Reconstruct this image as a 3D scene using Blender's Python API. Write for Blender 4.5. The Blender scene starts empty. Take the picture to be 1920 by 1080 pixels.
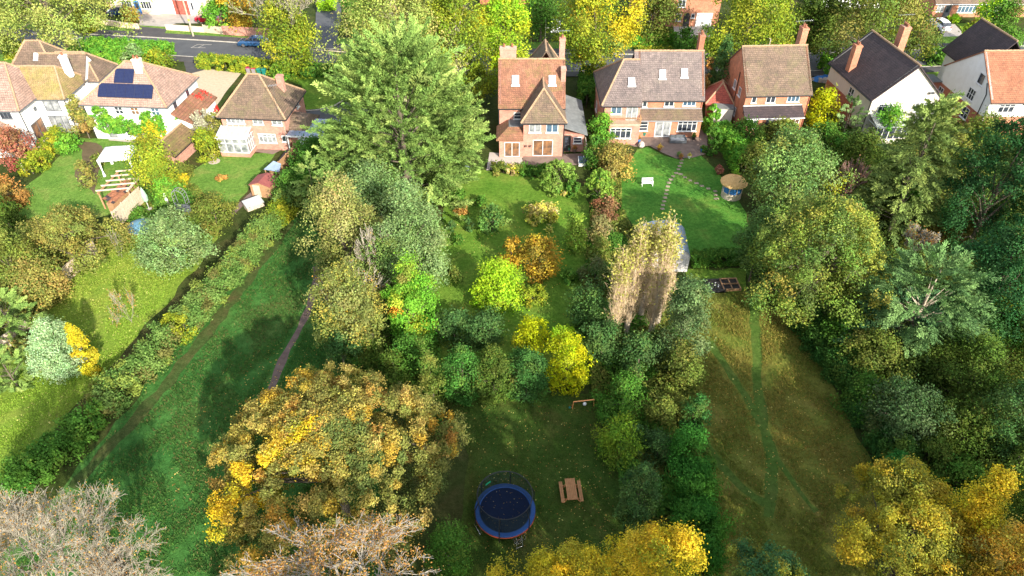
import bpy, math, random
import numpy as np
from mathutils import Vector, Matrix
PI = math.pi
C = bpy.context.scene.collection
S = bpy.context.scene
# ------------------------------------------------------------ camera, sky, sun, exposure
FPX, PITCH, CAMH = 1300.0, math.radians(39.8), 40.0
cam_d = bpy.data.cameras.new('camera'); cam = bpy.data.objects.new('camera', cam_d); C.objects.link(cam)
cam_d.sensor_width = 36.0; cam_d.lens = FPX/1920*36; cam_d.clip_end = 5000; cam_d.clip_start = 0.5
cam.location = (0, 0, CAMH); cam.rotation_euler = (PI/2-PITCH, 0, 0); S.camera = cam
SUN_EL, SUN_AZ = math.radians(27), math.radians(150)      # azimuth clockwise from +Y: the sun stands behind the camera, to its right
W = bpy.data.worlds.new('World'); S.world = W; W.use_nodes = True
nt = W.node_tree; nt.nodes.clear()
sky = nt.nodes.new('ShaderNodeTexSky'); sky.sky_type = 'NISHITA'; sky.sun_disc = False
sky.sun_elevation = SUN_EL; sky.sun_rotation = SUN_AZ; sky.air_density = 1.0; sky.dust_density = 1.0
bg = nt.nodes.new('ShaderNodeBackground'); bg.inputs[1].default_value = 0.15
wo = nt.nodes.new('ShaderNodeOutputWorld'); hs = nt.nodes.new('ShaderNodeHueSaturation'); hs.inputs['Saturation'].default_value = .48
nt.links.new(sky.outputs[0], hs.inputs['Color']); nt.links.new(hs.outputs[0], bg.inputs[0]); nt.links.new(bg.outputs[0], wo.inputs[0])
sd = bpy.data.lights.new('sun', 'SUN'); sd.energy = 3.7; sd.angle = math.radians(0.55); sd.color = (1, .93, .80)
so = bpy.data.objects.new('sun', sd); C.objects.link(so)
sdir = Vector((math.sin(SUN_AZ)*math.cos(SUN_EL), math.cos(SUN_AZ)*math.cos(SUN_EL), math.sin(SUN_EL)))
so.rotation_euler = sdir.to_track_quat('Z', 'Y').to_euler(); so.location = (60, -60, 80)
S.view_settings.view_transform = 'Standard'; S.view_settings.look = 'None'
S.view_settings.exposure = 1.45; S.view_settings.gamma = 1.0
try: S.cycles.max_bounces = 7; S.cycles.diffuse_bounces = 6; S.cycles.transparent_max_bounces = 12
except Exception: pass

cP, sP = math.cos(PITCH), math.sin(PITCH)
def at(px, py, z=0.0):                     # survey helper: where a sight line meets the height z
    u = (px-960)/FPX; v = (540-py)/FPX
    r = (u, cP+v*sP, -sP+v*cP); t = (z-CAMH)/r[2]
    return Vector((r[0]*t, r[1]*t, z))
def depth(p): return p[1]*cP-(p[2]-CAMH)*sP

# ------------------------------------------------------------ tags
def tag(o, label, cat, group=None, kind=None):
    o['label'] = label; o['category'] = cat
    if group: o['group'] = group
    if kind: o['kind'] = kind
    return o
def empty(name, loc, rz=0, label=None, cat=None, group=None):
    o = bpy.data.objects.new(name, None); C.objects.link(o); o.location = loc; o.rotation_euler = (0, 0, rz)
    o.empty_display_size = .3
    if label: tag(o, label, cat, group)
    return o
def copy_tree(o, parent=None):
    c = o.copy(); C.objects.link(c); c.parent = parent
    for ch in list(o.children): copy_tree(ch, c)
    return c

# ------------------------------------------------------------ materials
MATS = {}
def new_mat(name):
    m = bpy.data.materials.new(name); m.use_nodes = True; n = m.node_tree; n.nodes.clear()
    out = n.nodes.new('ShaderNodeOutputMaterial'); b = n.nodes.new('ShaderNodeBsdfPrincipled')
    n.links.new(b.outputs[0], out.inputs[0]); MATS[name] = m
    return m, n, b, out
def ramp(n, fac, stops):
    r = n.nodes.new('ShaderNodeValToRGB'); e = r.color_ramp.elements
    while len(e) < len(stops): e.new(0.5)
    for i, (p, c) in enumerate(stops): e[i].position = p; e[i].color = (*c, 1)
    n.links.new(fac, r.inputs[0]); return r.outputs[0]
def noise(n, scale, detail=4, rough=.6, coord=None, dist=0):
    t = n.nodes.new('ShaderNodeTexNoise'); t.inputs['Scale'].default_value = scale
    t.inputs['Detail'].default_value = detail; t.inputs['Roughness'].default_value = rough
    t.inputs['Distortion'].default_value = dist
    if coord is not None: n.links.new(coord, t.inputs['Vector'])
    return t.outputs['Fac']
def ocoord(n, world=False):
    if world: g = n.nodes.new('ShaderNodeNewGeometry'); return g.outputs['Position']
    t = n.nodes.new('ShaderNodeTexCoord'); return t.outputs['Object']
def mixc(n, fac, a, b, mode='MIX'):
    m = n.nodes.new('ShaderNodeMix'); m.data_type = 'RGBA'; m.blend_type = mode
    for k, v in ((0, fac), (6, a), (7, b)):
        if isinstance(v, (int, float)): m.inputs[k].default_value = v
        elif isinstance(v, tuple): m.inputs[k].default_value = (*v, 1)
        else: n.links.new(v, m.inputs[k])
    return m.outputs[2]
def bump(n, b, h, dist=.02, strength=1):
    x = n.nodes.new('ShaderNodeBump'); x.inputs['Distance'].default_value = dist; x.inputs['Strength'].default_value = strength
    n.links.new(h, x.inputs['Height']); n.links.new(x.outputs[0], b.inputs['Normal'])
def mottled(name, c1, c2, scale=3, rough=.85, bd=0, c3=None, world=False, metal=0):
    m, n, b, _ = new_mat(name); co = ocoord(n, world)
    f = noise(n, scale, 6, .65, co)
    st = [(.3, c1), (.7, c2)] if c3 is None else [(.28, c1), (.5, c2), (.72, c3)]
    n.links.new(ramp(n, f, st), b.inputs['Base Color']); b.inputs['Roughness'].default_value = rough
    b.inputs['Metallic'].default_value = metal
    if bd: bump(n, b, noise(n, scale*4, 4, .7, co), bd)
    return m
def grass(name, c1, c2, c3, fine=9, broad=.25, spec=None):
    # short turf: broad patches, tufts a hand wide, fine blades
    m, n, b, _ = new_mat(name); co = ocoord(n, True)
    a = ramp(n, noise(n, broad, 5, .6, co, .6), [(.32, c1), (.52, c2), (.70, c3)])
    t = ramp(n, noise(n, fine*.35, 4, .7, co), [(.3, (.62, .66, .6)), (.7, (1.3, 1.25, 1.3))])
    f = ramp(n, noise(n, fine*2, 4, .8, co), [(.25, (.6, .62, .55)), (.75, (1.35, 1.3, 1.35))])
    c = mixc(n, 1.0, mixc(n, 1.0, a, t, 'MULTIPLY'), f, 'MULTIPLY')
    if spec:
        v = n.nodes.new('ShaderNodeTexVoronoi'); v.inputs['Scale'].default_value = 1.6; n.links.new(co, v.inputs['Vector'])
        k = n.nodes.new('ShaderNodeMath'); k.operation = 'LESS_THAN'; k.inputs[1].default_value = .09
        n.links.new(v.outputs['Distance'], k.inputs[0]); c = mixc(n, k.outputs[0], c, spec)
    n.links.new(c, b.inputs['Base Color']); b.inputs['Roughness'].default_value = .9
    b.inputs['Specular IOR Level'].default_value = .05
    bump(n, b, noise(n, fine, 5, .75, co), .12)
    return m
def tiles(name, c1, c2, c3, moss=(.12, .11, .03), mossamt=.45, course=.28):
    m, n, b, _ = new_mat(name); co = ocoord(n)
    a = ramp(n, noise(n, .7, 6, .7, co, .4), [(.3, c1), (.5, c2), (.7, c3)])
    br = n.nodes.new('ShaderNodeTexBrick'); br.inputs['Scale'].default_value = 1
    sx = n.nodes.new('ShaderNodeSeparateXYZ'); n.links.new(co, sx.inputs[0])
    ad = n.nodes.new('ShaderNodeMath'); n.links.new(sx.outputs[0], ad.inputs[0]); n.links.new(sx.outputs[1], ad.inputs[1])
    cx = n.nodes.new('ShaderNodeCombineXYZ'); n.links.new(ad.outputs[0], cx.inputs[0]); n.links.new(sx.outputs[2], cx.inputs[1])
    n.links.new(cx.outputs[0], br.inputs['Vector'])
    br.inputs['Brick Width'].default_value = .26; br.inputs['Row Height'].default_value = course*.6
    br.inputs['Mortar Size'].default_value = .018; br.inputs['Color1'].default_value = (1.12, 1.1, 1.1, 1)
    br.inputs['Color2'].default_value = (.84, .84, .85, 1); br.inputs['Mortar'].default_value = (.66, .66, .66, 1)
    c = mixc(n, 1.0, a, br.outputs[0], 'MULTIPLY')
    mf = ramp(n, noise(n, .55, 6, .75, co, 1.), [(1-mossamt-.12, (0, 0, 0)), (1-mossamt+.14, (1, 1, 1))])
    c = mixc(n, mf, c, moss)
    g = ramp(n, noise(n, 7, 4, .8, co), [(.3, (.7, .7, .7)), (.72, (1.35, 1.35, 1.35))])
    c = mixc(n, 1.0, c, g, 'MULTIPLY')
    c = mixc(n, 1.0, c, ramp(n, noise(n, 1.6, 5, .7, co, 1.5), [(.32, (.72, .74, .74)), (.68, (1.22, 1.2, 1.16))]), 'MULTIPLY')
    n.links.new(c, b.inputs['Base Color']); b.inputs['Roughness'].default_value = .8
    bump(n, b, br.outputs['Fac'], -.03)
    return m
def bricks(name, c1, c2, mortar=(.42, .36, .3)):
    m, n, b, _ = new_mat(name); co = ocoord(n)
    sx = n.nodes.new('ShaderNodeSeparateXYZ'); n.links.new(co, sx.inputs[0])
    ad = n.nodes.new('ShaderNodeMath'); n.links.new(sx.outputs[0], ad.inputs[0]); n.links.new(sx.outputs[1], ad.inputs[1])
    cx = n.nodes.new('ShaderNodeCombineXYZ'); n.links.new(ad.outputs[0], cx.inputs[0]); n.links.new(sx.outputs[2], cx.inputs[1])
    br = n.nodes.new('ShaderNodeTexBrick'); n.links.new(cx.outputs[0], br.inputs['Vector']); br.inputs['Scale'].default_value = 1
    br.inputs['Brick Width'].default_value = .22; br.inputs['Row Height'].default_value = .075; br.inputs['Mortar Size'].default_value = .009
    br.inputs['Color1'].default_value = (*c1, 1); br.inputs['Color2'].default_value = (*c2, 1); br.inputs['Mortar'].default_value = (*mortar, 1)
    g = ramp(n, noise(n, 1.3, 6, .7, co), [(.3, (.7, .7, .72)), (.7, (1.25, 1.22, 1.2))])
    n.links.new(mixc(n, 1.0, br.outputs[0], g, 'MULTIPLY'), b.inputs['Base Color']); b.inputs['Roughness'].default_value = .9
    bump(n, b, br.outputs['Fac'], -.008)
    return m
def plain(name, c, rough=.5, metal=0, spec=.5, coat=0):
    m, n, b, _ = new_mat(name); co = ocoord(n)
    k = tuple(x*.86 for x in c); l = tuple(min(1, x*1.1) for x in c)
    n.links.new(ramp(n, noise(n, 5, 5, .6, co), [(.3, k), (.7, l)]), b.inputs['Base Color'])
    b.inputs['Roughness'].default_value = rough; b.inputs['Metallic'].default_value = metal
    b.inputs['Specular IOR Level'].default_value = spec; b.inputs['Coat Weight'].default_value = coat
    return m
def foliage(name, trans=.3, rough=.6):
    m, n, b, out = new_mat(name)
    a = n.nodes.new('ShaderNodeAttribute'); a.attribute_name = 'leafcol'
    n.links.new(a.outputs['Color'], b.inputs['Base Color']); b.inputs['Roughness'].default_value = min(1, rough+.2)
    b.inputs['Specular IOR Level'].default_value = .1
    t = n.nodes.new('ShaderNodeBsdfTranslucent')
    n.links.new(mixc(n, 1.0, a.outputs['Color'], (1.3, 1.25, .6), 'MULTIPLY'), t.inputs[0])
    x = n.nodes.new('ShaderNodeMixShader'); x.inputs[0].default_value = trans
    n.links.new(b.outputs[0], x.inputs[1]); n.links.new(t.outputs[0], x.inputs[2]); n.links.new(x.outputs[0], out.inputs[0])
    return m
M_LEAF = foliage('leaf'); M_NEEDLE = foliage('needle', .12, .7)
M_BARK = mottled('bark', (.06, .045, .03), (.17, .14, .10), 6, .95, .02)
M_PALEBARK = mottled('pale_bark', (.30, .24, .17), (.50, .43, .33), 6, .9, .01)
M_TWIG = mottled('twig', (.19, .165, .12), (.40, .36, .28), 3, .9)
M_GOLDTWIG = mottled('golden_twig', (.38, .27, .15), (.70, .54, .34), 5, .9)
BR_PINK = bricks('pink_brick', (.46, .19, .135), (.54, .26, .19), (.50, .34, .27))
BR_RED = bricks('red_brick', (.36, .10, .05), (.44, .15, .08), (.38, .2, .14))
BR_ORANGE = bricks('orange_brick', (.44, .155, .08), (.52, .22, .12), (.45, .27, .19))
RENDER_W = mottled('white_render', (.74, .73, .70), (.84, .84, .82), 1.2, .85)
RENDER_C = mottled('cream_render', (.56, .50, .42), (.66, .60, .52), 1.0, .85)
RENDER_G = mottled('pebbledash', (.50, .49, .47), (.62, .61, .59), 2.0, .9)
PEACH = mottled('peach_render', (.66, .50, .36), (.76, .60, .46), 1.0, .85)
T_BROWN = tiles('brown_tiles', (.12, .085, .06), (.17, .115, .08), (.22, .15, .11), (.15, .13, .06), .38)
T_MAUVE = tiles('mauve_tiles', (.13, .105, .10), (.18, .14, .13), (.225, .18, .16), (.20, .17, .13), .3)
T_RUST = tiles('rust_tiles', (.20, .085, .05), (.27, .12, .07), (.33, .16, .10), (.16, .13, .04), .40)
T_ORANGE = tiles('orange_tiles', (.25, .09, .045), (.31, .125, .065), (.36, .16, .09), (.24, .15, .08), .3)
T_SLATE = tiles('dark_tiles', (.035, .026, .03), (.055, .038, .042), (.075, .05, .05), (.10, .075, .05), .25)
T_PINK = tiles('pinkish_tiles', (.28, .18, .14), (.35, .23, .18), (.40, .27, .22), (.28, .23, .17), .3)
T_OLIVE = tiles('mossy_tiles', (.22, .15, .07), (.30, .20, .10), (.36, .25, .13), (.24, .20, .06), .5)
T_RED = tiles('red_tiles', (.33, .07, .05), (.40, .10, .07), (.45, .13, .10), (.36, .10, .08), .2)
M_RIDGE = mottled('ridge_tile', (.26, .16, .09), (.42, .28, .17), 4, .85)
M_WHITE = plain('white_paint', (.70, .70, .69), .45)
M_GREYF = plain('grey_frame', (.10, .11, .12), .4)
M_BLACK = plain('black_plastic', (.02, .02, .022), .5)
M_TEAL = plain('teal_plastic', (.01, .16, .13), .5)
M_LEAD = plain('lead', (.25, .26, .28), .6)
M_FELT = mottled('felt_roof', (.11, .12, .12), (.19, .20, .20), 1.5, .9)
M_GLASSROOF = plain('milky_glass', (.36, .38, .37), .25)
M_METALROOF = plain('grey_metal_roof', (.30, .38, .50), .35, .3)
M_TIMBER = mottled('timber', (.28, .15, .07), (.42, .25, .13), 5, .8)
M_PALETIMBER = mottled('weathered_timber', (.40, .32, .24), (.58, .49, .38), 4, .85)
M_SLATS = mottled('decking_timber', (.30, .13, .045), (.46, .22, .085), 6, .7)
M_FENCE = mottled('fence_board', (.42, .33, .24), (.58, .47, .36), 3, .9)
M_THATCH = mottled('thatch', (.60, .33, .11), (.85, .56, .24), 9, .95, .05)
M_BLUE = plain('blue_cloth', (.03, .16, .45), .6)
M_NAVYMAT = plain('navy_mat', (.006, .014, .040), .9, 0, .2)
M_PADBLUE = plain('pad_blue', (.020, .075, .24), .6, 0, .3)
M_ORANGE = plain('orange_plastic', (.45, .08, .03), .5)
M_STONE = mottled('paving_stone', (.36, .30, .26), (.52, .45, .40), 2, .9)
M_CANVAS = plain('canvas', (.82, .82, .82), .7)
M_RUBBER = plain('rubber', (.02, .02, .02), .8)
M_CHROME = plain('chrome', (.6, .6, .6), .25, .9)
M_SOLAR = None
def glass(name, c1, c2, rough=.08):
    m, n, b, _ = new_mat(name); co = ocoord(n)
    n.links.new(ramp(n, noise(n, 1.4, 3, .6, co), [(.35, c1), (.65, c2)]), b.inputs['Base Color'])
    b.inputs['Roughness'].default_value = rough; b.inputs['Specular IOR Level'].default_value = .8
    return m
G_DARK = glass('dark_glass', (.015, .02, .03), (.06, .07, .09))
G_BLUE = glass('blue_glass', (.04, .08, .13), (.10, .16, .22))
G_WARM = glass('warm_glass', (.07, .05, .04), (.30, .15, .07), .2)
G_PALE = glass('pale_glass', (.12, .13, .14), (.36, .37, .37), .2)  # whitish tone paints in curtains and reflections
G_SKYL = glass('skylight_glass', (.25, .31, .36), (.42, .48, .52), .15)
m, n, b, _ = new_mat('solar_cells'); co = ocoord(n)
br = n.nodes.new('ShaderNodeTexBrick'); n.links.new(co, br.inputs['Vector']); br.offset = 0; br.inputs['Scale'].default_value = 1
br.inputs['Brick Width'].default_value = .17; br.inputs['Row Height'].default_value = .17; br.inputs['Mortar Size'].default_value = .008
br.inputs['Color1'].default_value = (.008, .012, .05, 1); br.inputs['Color2'].default_value = (.01, .016, .06, 1); br.inputs['Mortar'].default_value = (.04, .05, .09, 1)
n.links.new(br.outputs[0], b.inputs['Base Color']); b.inputs['Roughness'].default_value = .25; M_SOLAR = m
m, n, b, out = new_mat('safety_net'); b.inputs['Base Color'].default_value = (.012, .03, .03, 1); b.inputs['Roughness'].default_value = .8
tr = n.nodes.new('ShaderNodeBsdfTransparent'); x = n.nodes.new('ShaderNodeMixShader'); x.inputs[0].default_value = .48
n.links.new(tr.outputs[0], x.inputs[1]); n.links.new(b.outputs[0], x.inputs[2]); n.links.new(x.outputs[0], out.inputs[0]); M_NET = m

# ------------------------------------------------------------ mesh builder
class MB:
    def __init__(s): s.v = []; s.f = []
    def add(s, vs, fs):
        o = len(s.v); s.v += [tuple(p) for p in vs]; s.f += [tuple(i+o for i in f) for f in fs]; return s
    def box(s, x0, x1, y0, y1, z0, z1):
        return s.add([(x0, y0, z0), (x1, y0, z0), (x1, y1, z0), (x0, y1, z0), (x0, y0, z1), (x1, y0, z1), (x1, y1, z1), (x0, y1, z1)],
                     [(3, 2, 1, 0), (4, 5, 6, 7), (0, 1, 5, 4), (1, 2, 6, 5), (2, 3, 7, 6), (3, 0, 4, 7)])
    def frustum(s, x0, x1, y0, y1, z0, z1, dx, dy):
        return s.add([(x0, y0, z0), (x1, y0, z0), (x1, y1, z0), (x0, y1, z0), (x0+dx, y0+dy, z1), (x1-dx, y0+dy, z1), (x1-dx, y1-dy, z1), (x0+dx, y1-dy, z1)],
                     [(3, 2, 1, 0), (4, 5, 6, 7), (0, 1, 5, 4), (1, 2, 6, 5), (2, 3, 7, 6), (3, 0, 4, 7)])
    def slab(s, pts, th):                       # polygon (any orientation) thickened downward
        n_ = len(pts); vs = list(pts)+[(p[0], p[1], p[2]-th) for p in pts]
        fs = [tuple(range(n_)), tuple(range(2*n_-1, n_-1, -1))]+[(i, i+n_, (i+1) % n_+n_, (i+1) % n_) for i in range(n_)]
        return s.add(vs, fs)
    def tube(s, pts, r0, r1=None, k=6, cap=True):
        if r1 is None: r1 = r0
        pts = [Vector(p) for p in pts]; n_ = len(pts); o = len(s.v); u = None
        for i, p in enumerate(pts):
            d = (pts[min(i+1, n_-1)]-pts[max(i-1, 0)])
            d = d.normalized() if d.length > 1e-6 else Vector((0, 0, 1))
            if u is None: u = d.orthogonal().normalized()
            u = (u-d*u.dot(d)); u = u.normalized() if u.length > 1e-5 else d.orthogonal().normalized(); w = d.cross(u)
            r = r0+(r1-r0)*i/max(1, n_-1)
            for j in range(k):
                a = 2*PI*j/k; s.v.append(tuple(p+(u*math.cos(a)+w*math.sin(a))*r))
        for i in range(n_-1):
            for j in range(k):
                a = o+i*k+j; b_ = o+i*k+(j+1) % k; s.f.append((a, b_, b_+k, a+k))
        if cap: s.f.append(tuple(o+j for j in reversed(range(k)))); s.f.append(tuple(o+(n_-1)*k+j for j in range(k)))
        return s
    def cyl(s, x, y, z0, z1, r0, r1=None, k=16):
        return s.tube([(x, y, z0), (x, y, z1)], r0, r0 if r1 is None else r1, k)
    def lathe(s, x, y, prof, k=24, sx=1, sy=1):
        o = len(s.v)
        for r, z in prof:
            for j in range(k): s.v.append((x+sx*r*math.cos(2*PI*j/k), y+sy*r*math.sin(2*PI*j/k), z))
        for i in range(len(prof)-1):
            for j in range(k):
                a = o+i*k+j; b_ = o+i*k+(j+1) % k; s.f.append((a, b_, b_+k, a+k))
        return s
    def build(s, name, mat, parent=None, loc=(0, 0, 0), rot=(0, 0, 0), smooth=False, bevel=0):
        me = bpy.data.meshes.new(name); me.from_pydata(s.v, [], s.f); me.materials.append(mat); me.update()
        if smooth: me.polygons.foreach_set('use_smooth', [True]*len(me.polygons))
        o = bpy.data.objects.new(name, me); C.objects.link(o); o.parent = parent; o.location = loc; o.rotation_euler = rot
        if bevel:
            bv = o.modifiers.new('bevel', 'BEVEL'); bv.width = bevel; bv.segments = 2; bv.limit_method = 'ANGLE'
        return o
def shift(mb, d): mb.v = [(a+d[0], b+d[1], c+d[2]) for a, b, c in mb.v]; return mb

# ------------------------------------------------------------ ground
def struct(o, label, cat='ground'): return tag(o, label, cat, kind='structure')
def sheet(name, pts, z, mat, label, wob=0.25, px=True, cat='ground', seed=1):
    r = random.Random(seed); P = [at(*p).xy if px else Vector(p) for p in pts]; out = []
    for i, p in enumerate(P):                 # subdivide and wander the outline a little
        q = P[(i+1) % len(P)]; L = (q-p).length; k = max(1, int(L/1.2))
        nrm = Vector((q.y-p.y, p.x-q.x)).normalized() if L > 0 else Vector((0, 0))
        for j in range(k):
            w = p.lerp(q, j/k)+(nrm*r.uniform(-wob, wob) if j else Vector((0, 0))); out.append((w.x, w.y, z))
    me = bpy.data.meshes.new(name); 
    from mathutils.geometry import tessellate_polygon
    fs = tessellate_polygon([[Vector(p) for p in out]])
    me.from_pydata(out, [], [tuple(f) for f in fs]); me.update()
    for pl in me.polygons:
        if pl.normal.z < 0: pl.flip()
    me.materials.append(mat)
    o = bpy.data.objects.new(name, me); C.objects.link(o)
    return struct(o, label, cat)
def strip(name, pts, w, z, mat, label, px=True, cat='path', wob=0, th=0):
    P = [at(*p).xy if px else Vector(p) for p in pts]
    Q = []                                      # Catmull-Rom
    for i in range(len(P)-1):
        p0, p1, p2, p3 = P[max(i-1, 0)], P[i], P[i+1], P[min(i+2, len(P)-1)]
        k = max(2, int((p2-p1).length/1.0))
        for j in range(k):
            t = j/k; Q.append(.5*((2*p1)+(p2-p0)*t+(2*p0-5*p1+4*p2-p3)*t*t+(3*p1-p0-3*p2+p3)*t**3))
    Q.append(P[-1]); r = random.Random(len(Q)); vs = []; fs = []
    for i, q in enumerate(Q):
        d = (Q[min(i+1, len(Q)-1)]-Q[max(i-1, 0)]).normalized(); nn = Vector((-d.y, d.x))
        a = w/2+r.uniform(-wob, wob); b_ = w/2+r.uniform(-wob, wob)
        vs += [(q.x-nn.x*a, q.y-nn.y*a, z), (q.x+nn.x*b_, q.y+nn.y*b_, z)]
        if i: fs.append((2*i-2, 2*i, 2*i+1, 2*i-1))
    if th:
        k = len(vs); vs += [(a, b_, c-th) for a, b_, c in vs]
        for i in range(len(Q)-1): fs += [(2*i, 2*i+k, 2*i+2+k, 2*i+2), (2*i+1, 2*i+3, 2*i+3+k, 2*i+1+k)]
        fs += [(0, 1, 1+k, k), (k-2, 2*k-2, 2*k-1, k-1)]
    me = bpy.data.meshes.new(name); me.from_pydata(vs, [], fs); me.materials.append(mat); me.update()
    if not th:
        for pl in me.polygons:
            if pl.normal.z < 0: pl.flip()
    o = bpy.data.objects.new(name, me); C.objects.link(o)
    return struct(o, label, cat)

G_ROUGH = grass('rough_ground', (.035, .055, .012), (.055, .075, .02), (.09, .075, .03), 7, .2)
G_FIELD = grass('field_grass', (.036, .125, .025), (.055, .155, .032), (.10, .145, .038), 4, .14)
G_LEFT = grass('sunny_lawn', (.15, .25, .030), (.19, .285, .038), (.25, .285, .055), 8, .35, (.30, .27, .10))  # colour raised to imitate the brighter, hazy light on the left
G_TOP = grass('bright_lawn', (.10, .21, .035), (.14, .26, .045), (.21, .27, .065), 8, .4)
G_MID = grass('garden_lawn', (.09, .20, .022), (.135, .245, .032), (.20, .26, .045), 8, .3)
G_EMER = grass('emerald_lawn', (.055, .185, .026), (.09, .235, .034), (.16, .25, .046), 8, .3)
G_DARKL = grass('dark_lawn', (.042, .095, .016), (.065, .105, .020), (.095, .10, .026), 7, .35)  # darker, browner green than the other lawns
G_BROWN = grass('dry_meadow', (.12, .175, .028), (.165, .18, .036), (.21, .18, .046), 6, .28)
G_TRACK = grass('trodden_grass', (.045, .09, .022), (.07, .095, .028), (.10, .09, .036), 8, .5)
G_GREENTRACK = grass('mown_track', (.065, .135, .022), (.085, .15, .028), (.11, .15, .034), 8, .5)
M_TARMAC = mottled('tarmac', (.055, .058, .065), (.085, .088, .095), .5, .85, .005, world=True)
M_DARKTAR = mottled('old_tarmac', (.045, .042, .045), (.075, .07, .07), .8, .9, .005, world=True)
M_KERB = mottled('kerb_stone', (.32, .29, .25), (.45, .42, .37), 2, .9, world=True)
M_GRAVEL = mottled('gravel', (.40, .31, .21), (.54, .44, .31), 3, .95, .02, world=True)
M_CONC = mottled('concrete', (.30, .27, .24), (.42, .38, .34), .8, .9, .005, world=True)
M_DIRT = mottled('bare_earth', (.10, .065, .05), (.19, .13, .11), 1.5, .95, .03, world=True)
M_PATIO = mottled('patio_stone', (.15, .105, .085), (.24, .175, .14), 1.2, .9, .01, world=True)
M_SLABS = mottled('paving_slab', (.38, .31, .27), (.50, .43, .38), .8, .9, .01, world=True)
M_BED = mottled('garden_soil', (.07, .05, .02), (.13, .09, .045), 1.5, .95, .05, world=True)
def flat(name, x0, x1, y0, y1, z, mat, label):
    me = MB(); me.add([(x0, y0, z), (x1, y0, z), (x1, y1, z), (x0, y1, z)], [(0, 1, 2, 3)])
    return struct(me.build(name, mat), label)
flat('ground', -1500, 1500, -800, 2500, 0, G_ROUGH, 'rough grass and soil beneath the gardens')
L1, L2, L3, L4 = .02, .024, .028, .032
sheet('field', [(-300, 1500), (20, 1020), (130, 900), (330, 655), (500, 470), (600, 330), (640, 420), (640, 640), (720, 760), (700, 1500)], L1, G_FIELD, 'long green field between diagonal hedge and big trees')
strip('track', [(135, 915), (200, 845), (300, 735), (400, 610), (480, 505), (545, 415)], 1.0, L2, G_TRACK, 'worn line trodden along the field edge', wob=.2)
strip('footpath', [(500, 745), (512, 715), (540, 655), (572, 595), (588, 540), (594, 500)], .55, L3, M_DIRT, 'bare earth footpath crossing the field beside trees', wob=.12)
sheet('lawn', [(100, 560), (140, 500), (205, 430), (260, 430), (380, 400), (420, 420), (380, 490), (240, 650), (60, 850), (-250, 1100), (-300, 760), (40, 660)], L1, G_LEFT, 'sunny long lawn left of the diagonal hedge')
sheet('lawn', [(-200, 470), (0, 400), (60, 340), (150, 258), (260, 262), (250, 330), (215, 400), (120, 430)], L1, G_TOP, 'bright lawn around the white gazebo', seed=3)
sheet('flower_bed', [(150, 265), (180, 268), (205, 290), (185, 320), (178, 365), (160, 350), (140, 330), (155, 300)], L2, M_BED, 'curved planting bed on the gazebo lawn')
sheet('lawn', [(335, 352), (365, 318), (400, 296), (480, 288), (518, 286), (500, 312), (440, 386), (380, 372)], L1, G_TOP, 'bright lawn behind the brick house with conservatory', seed=4)
sheet('lawn', [(845, 345), (905, 318), (1000, 332), (1100, 350), (1108, 450), (1100, 560), (1110, 720), (835, 735), (800, 640), (805, 500)], L1, G_MID, 'lawn with shrubs behind the central brick house', seed=5)
sheet('lawn', [(1165, 392), (1160, 330), (1195, 280), (1215, 276), (1245, 292), (1275, 300), (1312, 290), (1345, 320), (1400, 400), (1405, 478), (1300, 476), (1230, 490)], L1, G_EMER, 'emerald lawn with stepping stones', wob=.1, seed=6)
sheet('lawn', [(835, 745), (1110, 738), (1135, 830), (1165, 900), (1170, 1010), (1180, 1400), (800, 1400), (860, 1000), (880, 860)], L1, G_DARKL, 'dark shaded lawn under the trampoline', seed=7)
sheet('lawn', [(1285, 505), (1400, 505), (1400, 545), (1285, 552)], L1, G_MID, 'small lawn around the raised beds', seed=8)
sheet('meadow', [(1275, 553), (1400, 546), (1480, 600), (1560, 720), (1650, 905), (1640, 1080), (1700, 1500), (1330, 1500), (1335, 1040), (1325, 850), (1280, 680)], L1, G_BROWN, 'dry brownish meadow with green tracks', seed=9)
strip('track', [(1405, 505), (1412, 560), (1418, 640), (1420, 720), (1432, 800), (1448, 860), (1445, 920), (1440, 970)], .75, L2, G_GREENTRACK, 'green track running straight down the meadow', wob=.12)
strip('track', [(1330, 640), (1362, 690), (1398, 745), (1425, 790), (1436, 815)], .6, L3, G_GREENTRACK, 'green track joining from the upper left', wob=.12)
strip('track', [(1318, 820), (1345, 865), (1390, 915), (1435, 945)], .7, L3, G_GREENTRACK, 'green track joining from the lower left', wob=.12)
strip('track', [(1448, 840), (1470, 880), (1500, 925), (1530, 960)], .45, L4, G_GREENTRACK, 'faint green track leaving to the lower right', wob=.12)
# road and everything along it
road_pts = [(-260, 68), (0, 76), (150, 79), (330, 89), (470, 98), (620, 108), (800, 114), (1100, 118), (1300, 118), (1560, 116), (1760, 108), (2150, 96)]
strip('road', road_pts, 6.4, .02, M_TARMAC, 'grey tarmac road running behind the houses', cat='road')
def off(pts, d):                               # the same line moved sideways
    P = [at(*p).xy for p in pts]; o = []
    for i, p in enumerate(P):
        t = (P[min(i+1, len(P)-1)]-P[max(i-1, 0)]).normalized(); o.append((p.x-t.y*d, p.y+t.x*d))
    return o
strip('kerb', off(road_pts, 3.3), .16, .13, M_KERB, 'pale kerb along the far side of the road', px=False, cat='kerb', th=.12)
strip('kerb', off(road_pts, -3.3), .16, .13, M_KERB, 'pale kerb along the near side of the road', px=False, cat='kerb', th=.12)
strip('pavement', off(road_pts, 4.3), 1.8, .125, M_DARKTAR, 'dark tarmac pavement beyond the road', px=False, cat='pavement', th=.1)
strip('verge', off(road_pts, 6.6), 2.7, .12, G_TOP, 'bright grass verge beyond the pavement', px=False, cat='verge', th=.1)
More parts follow.
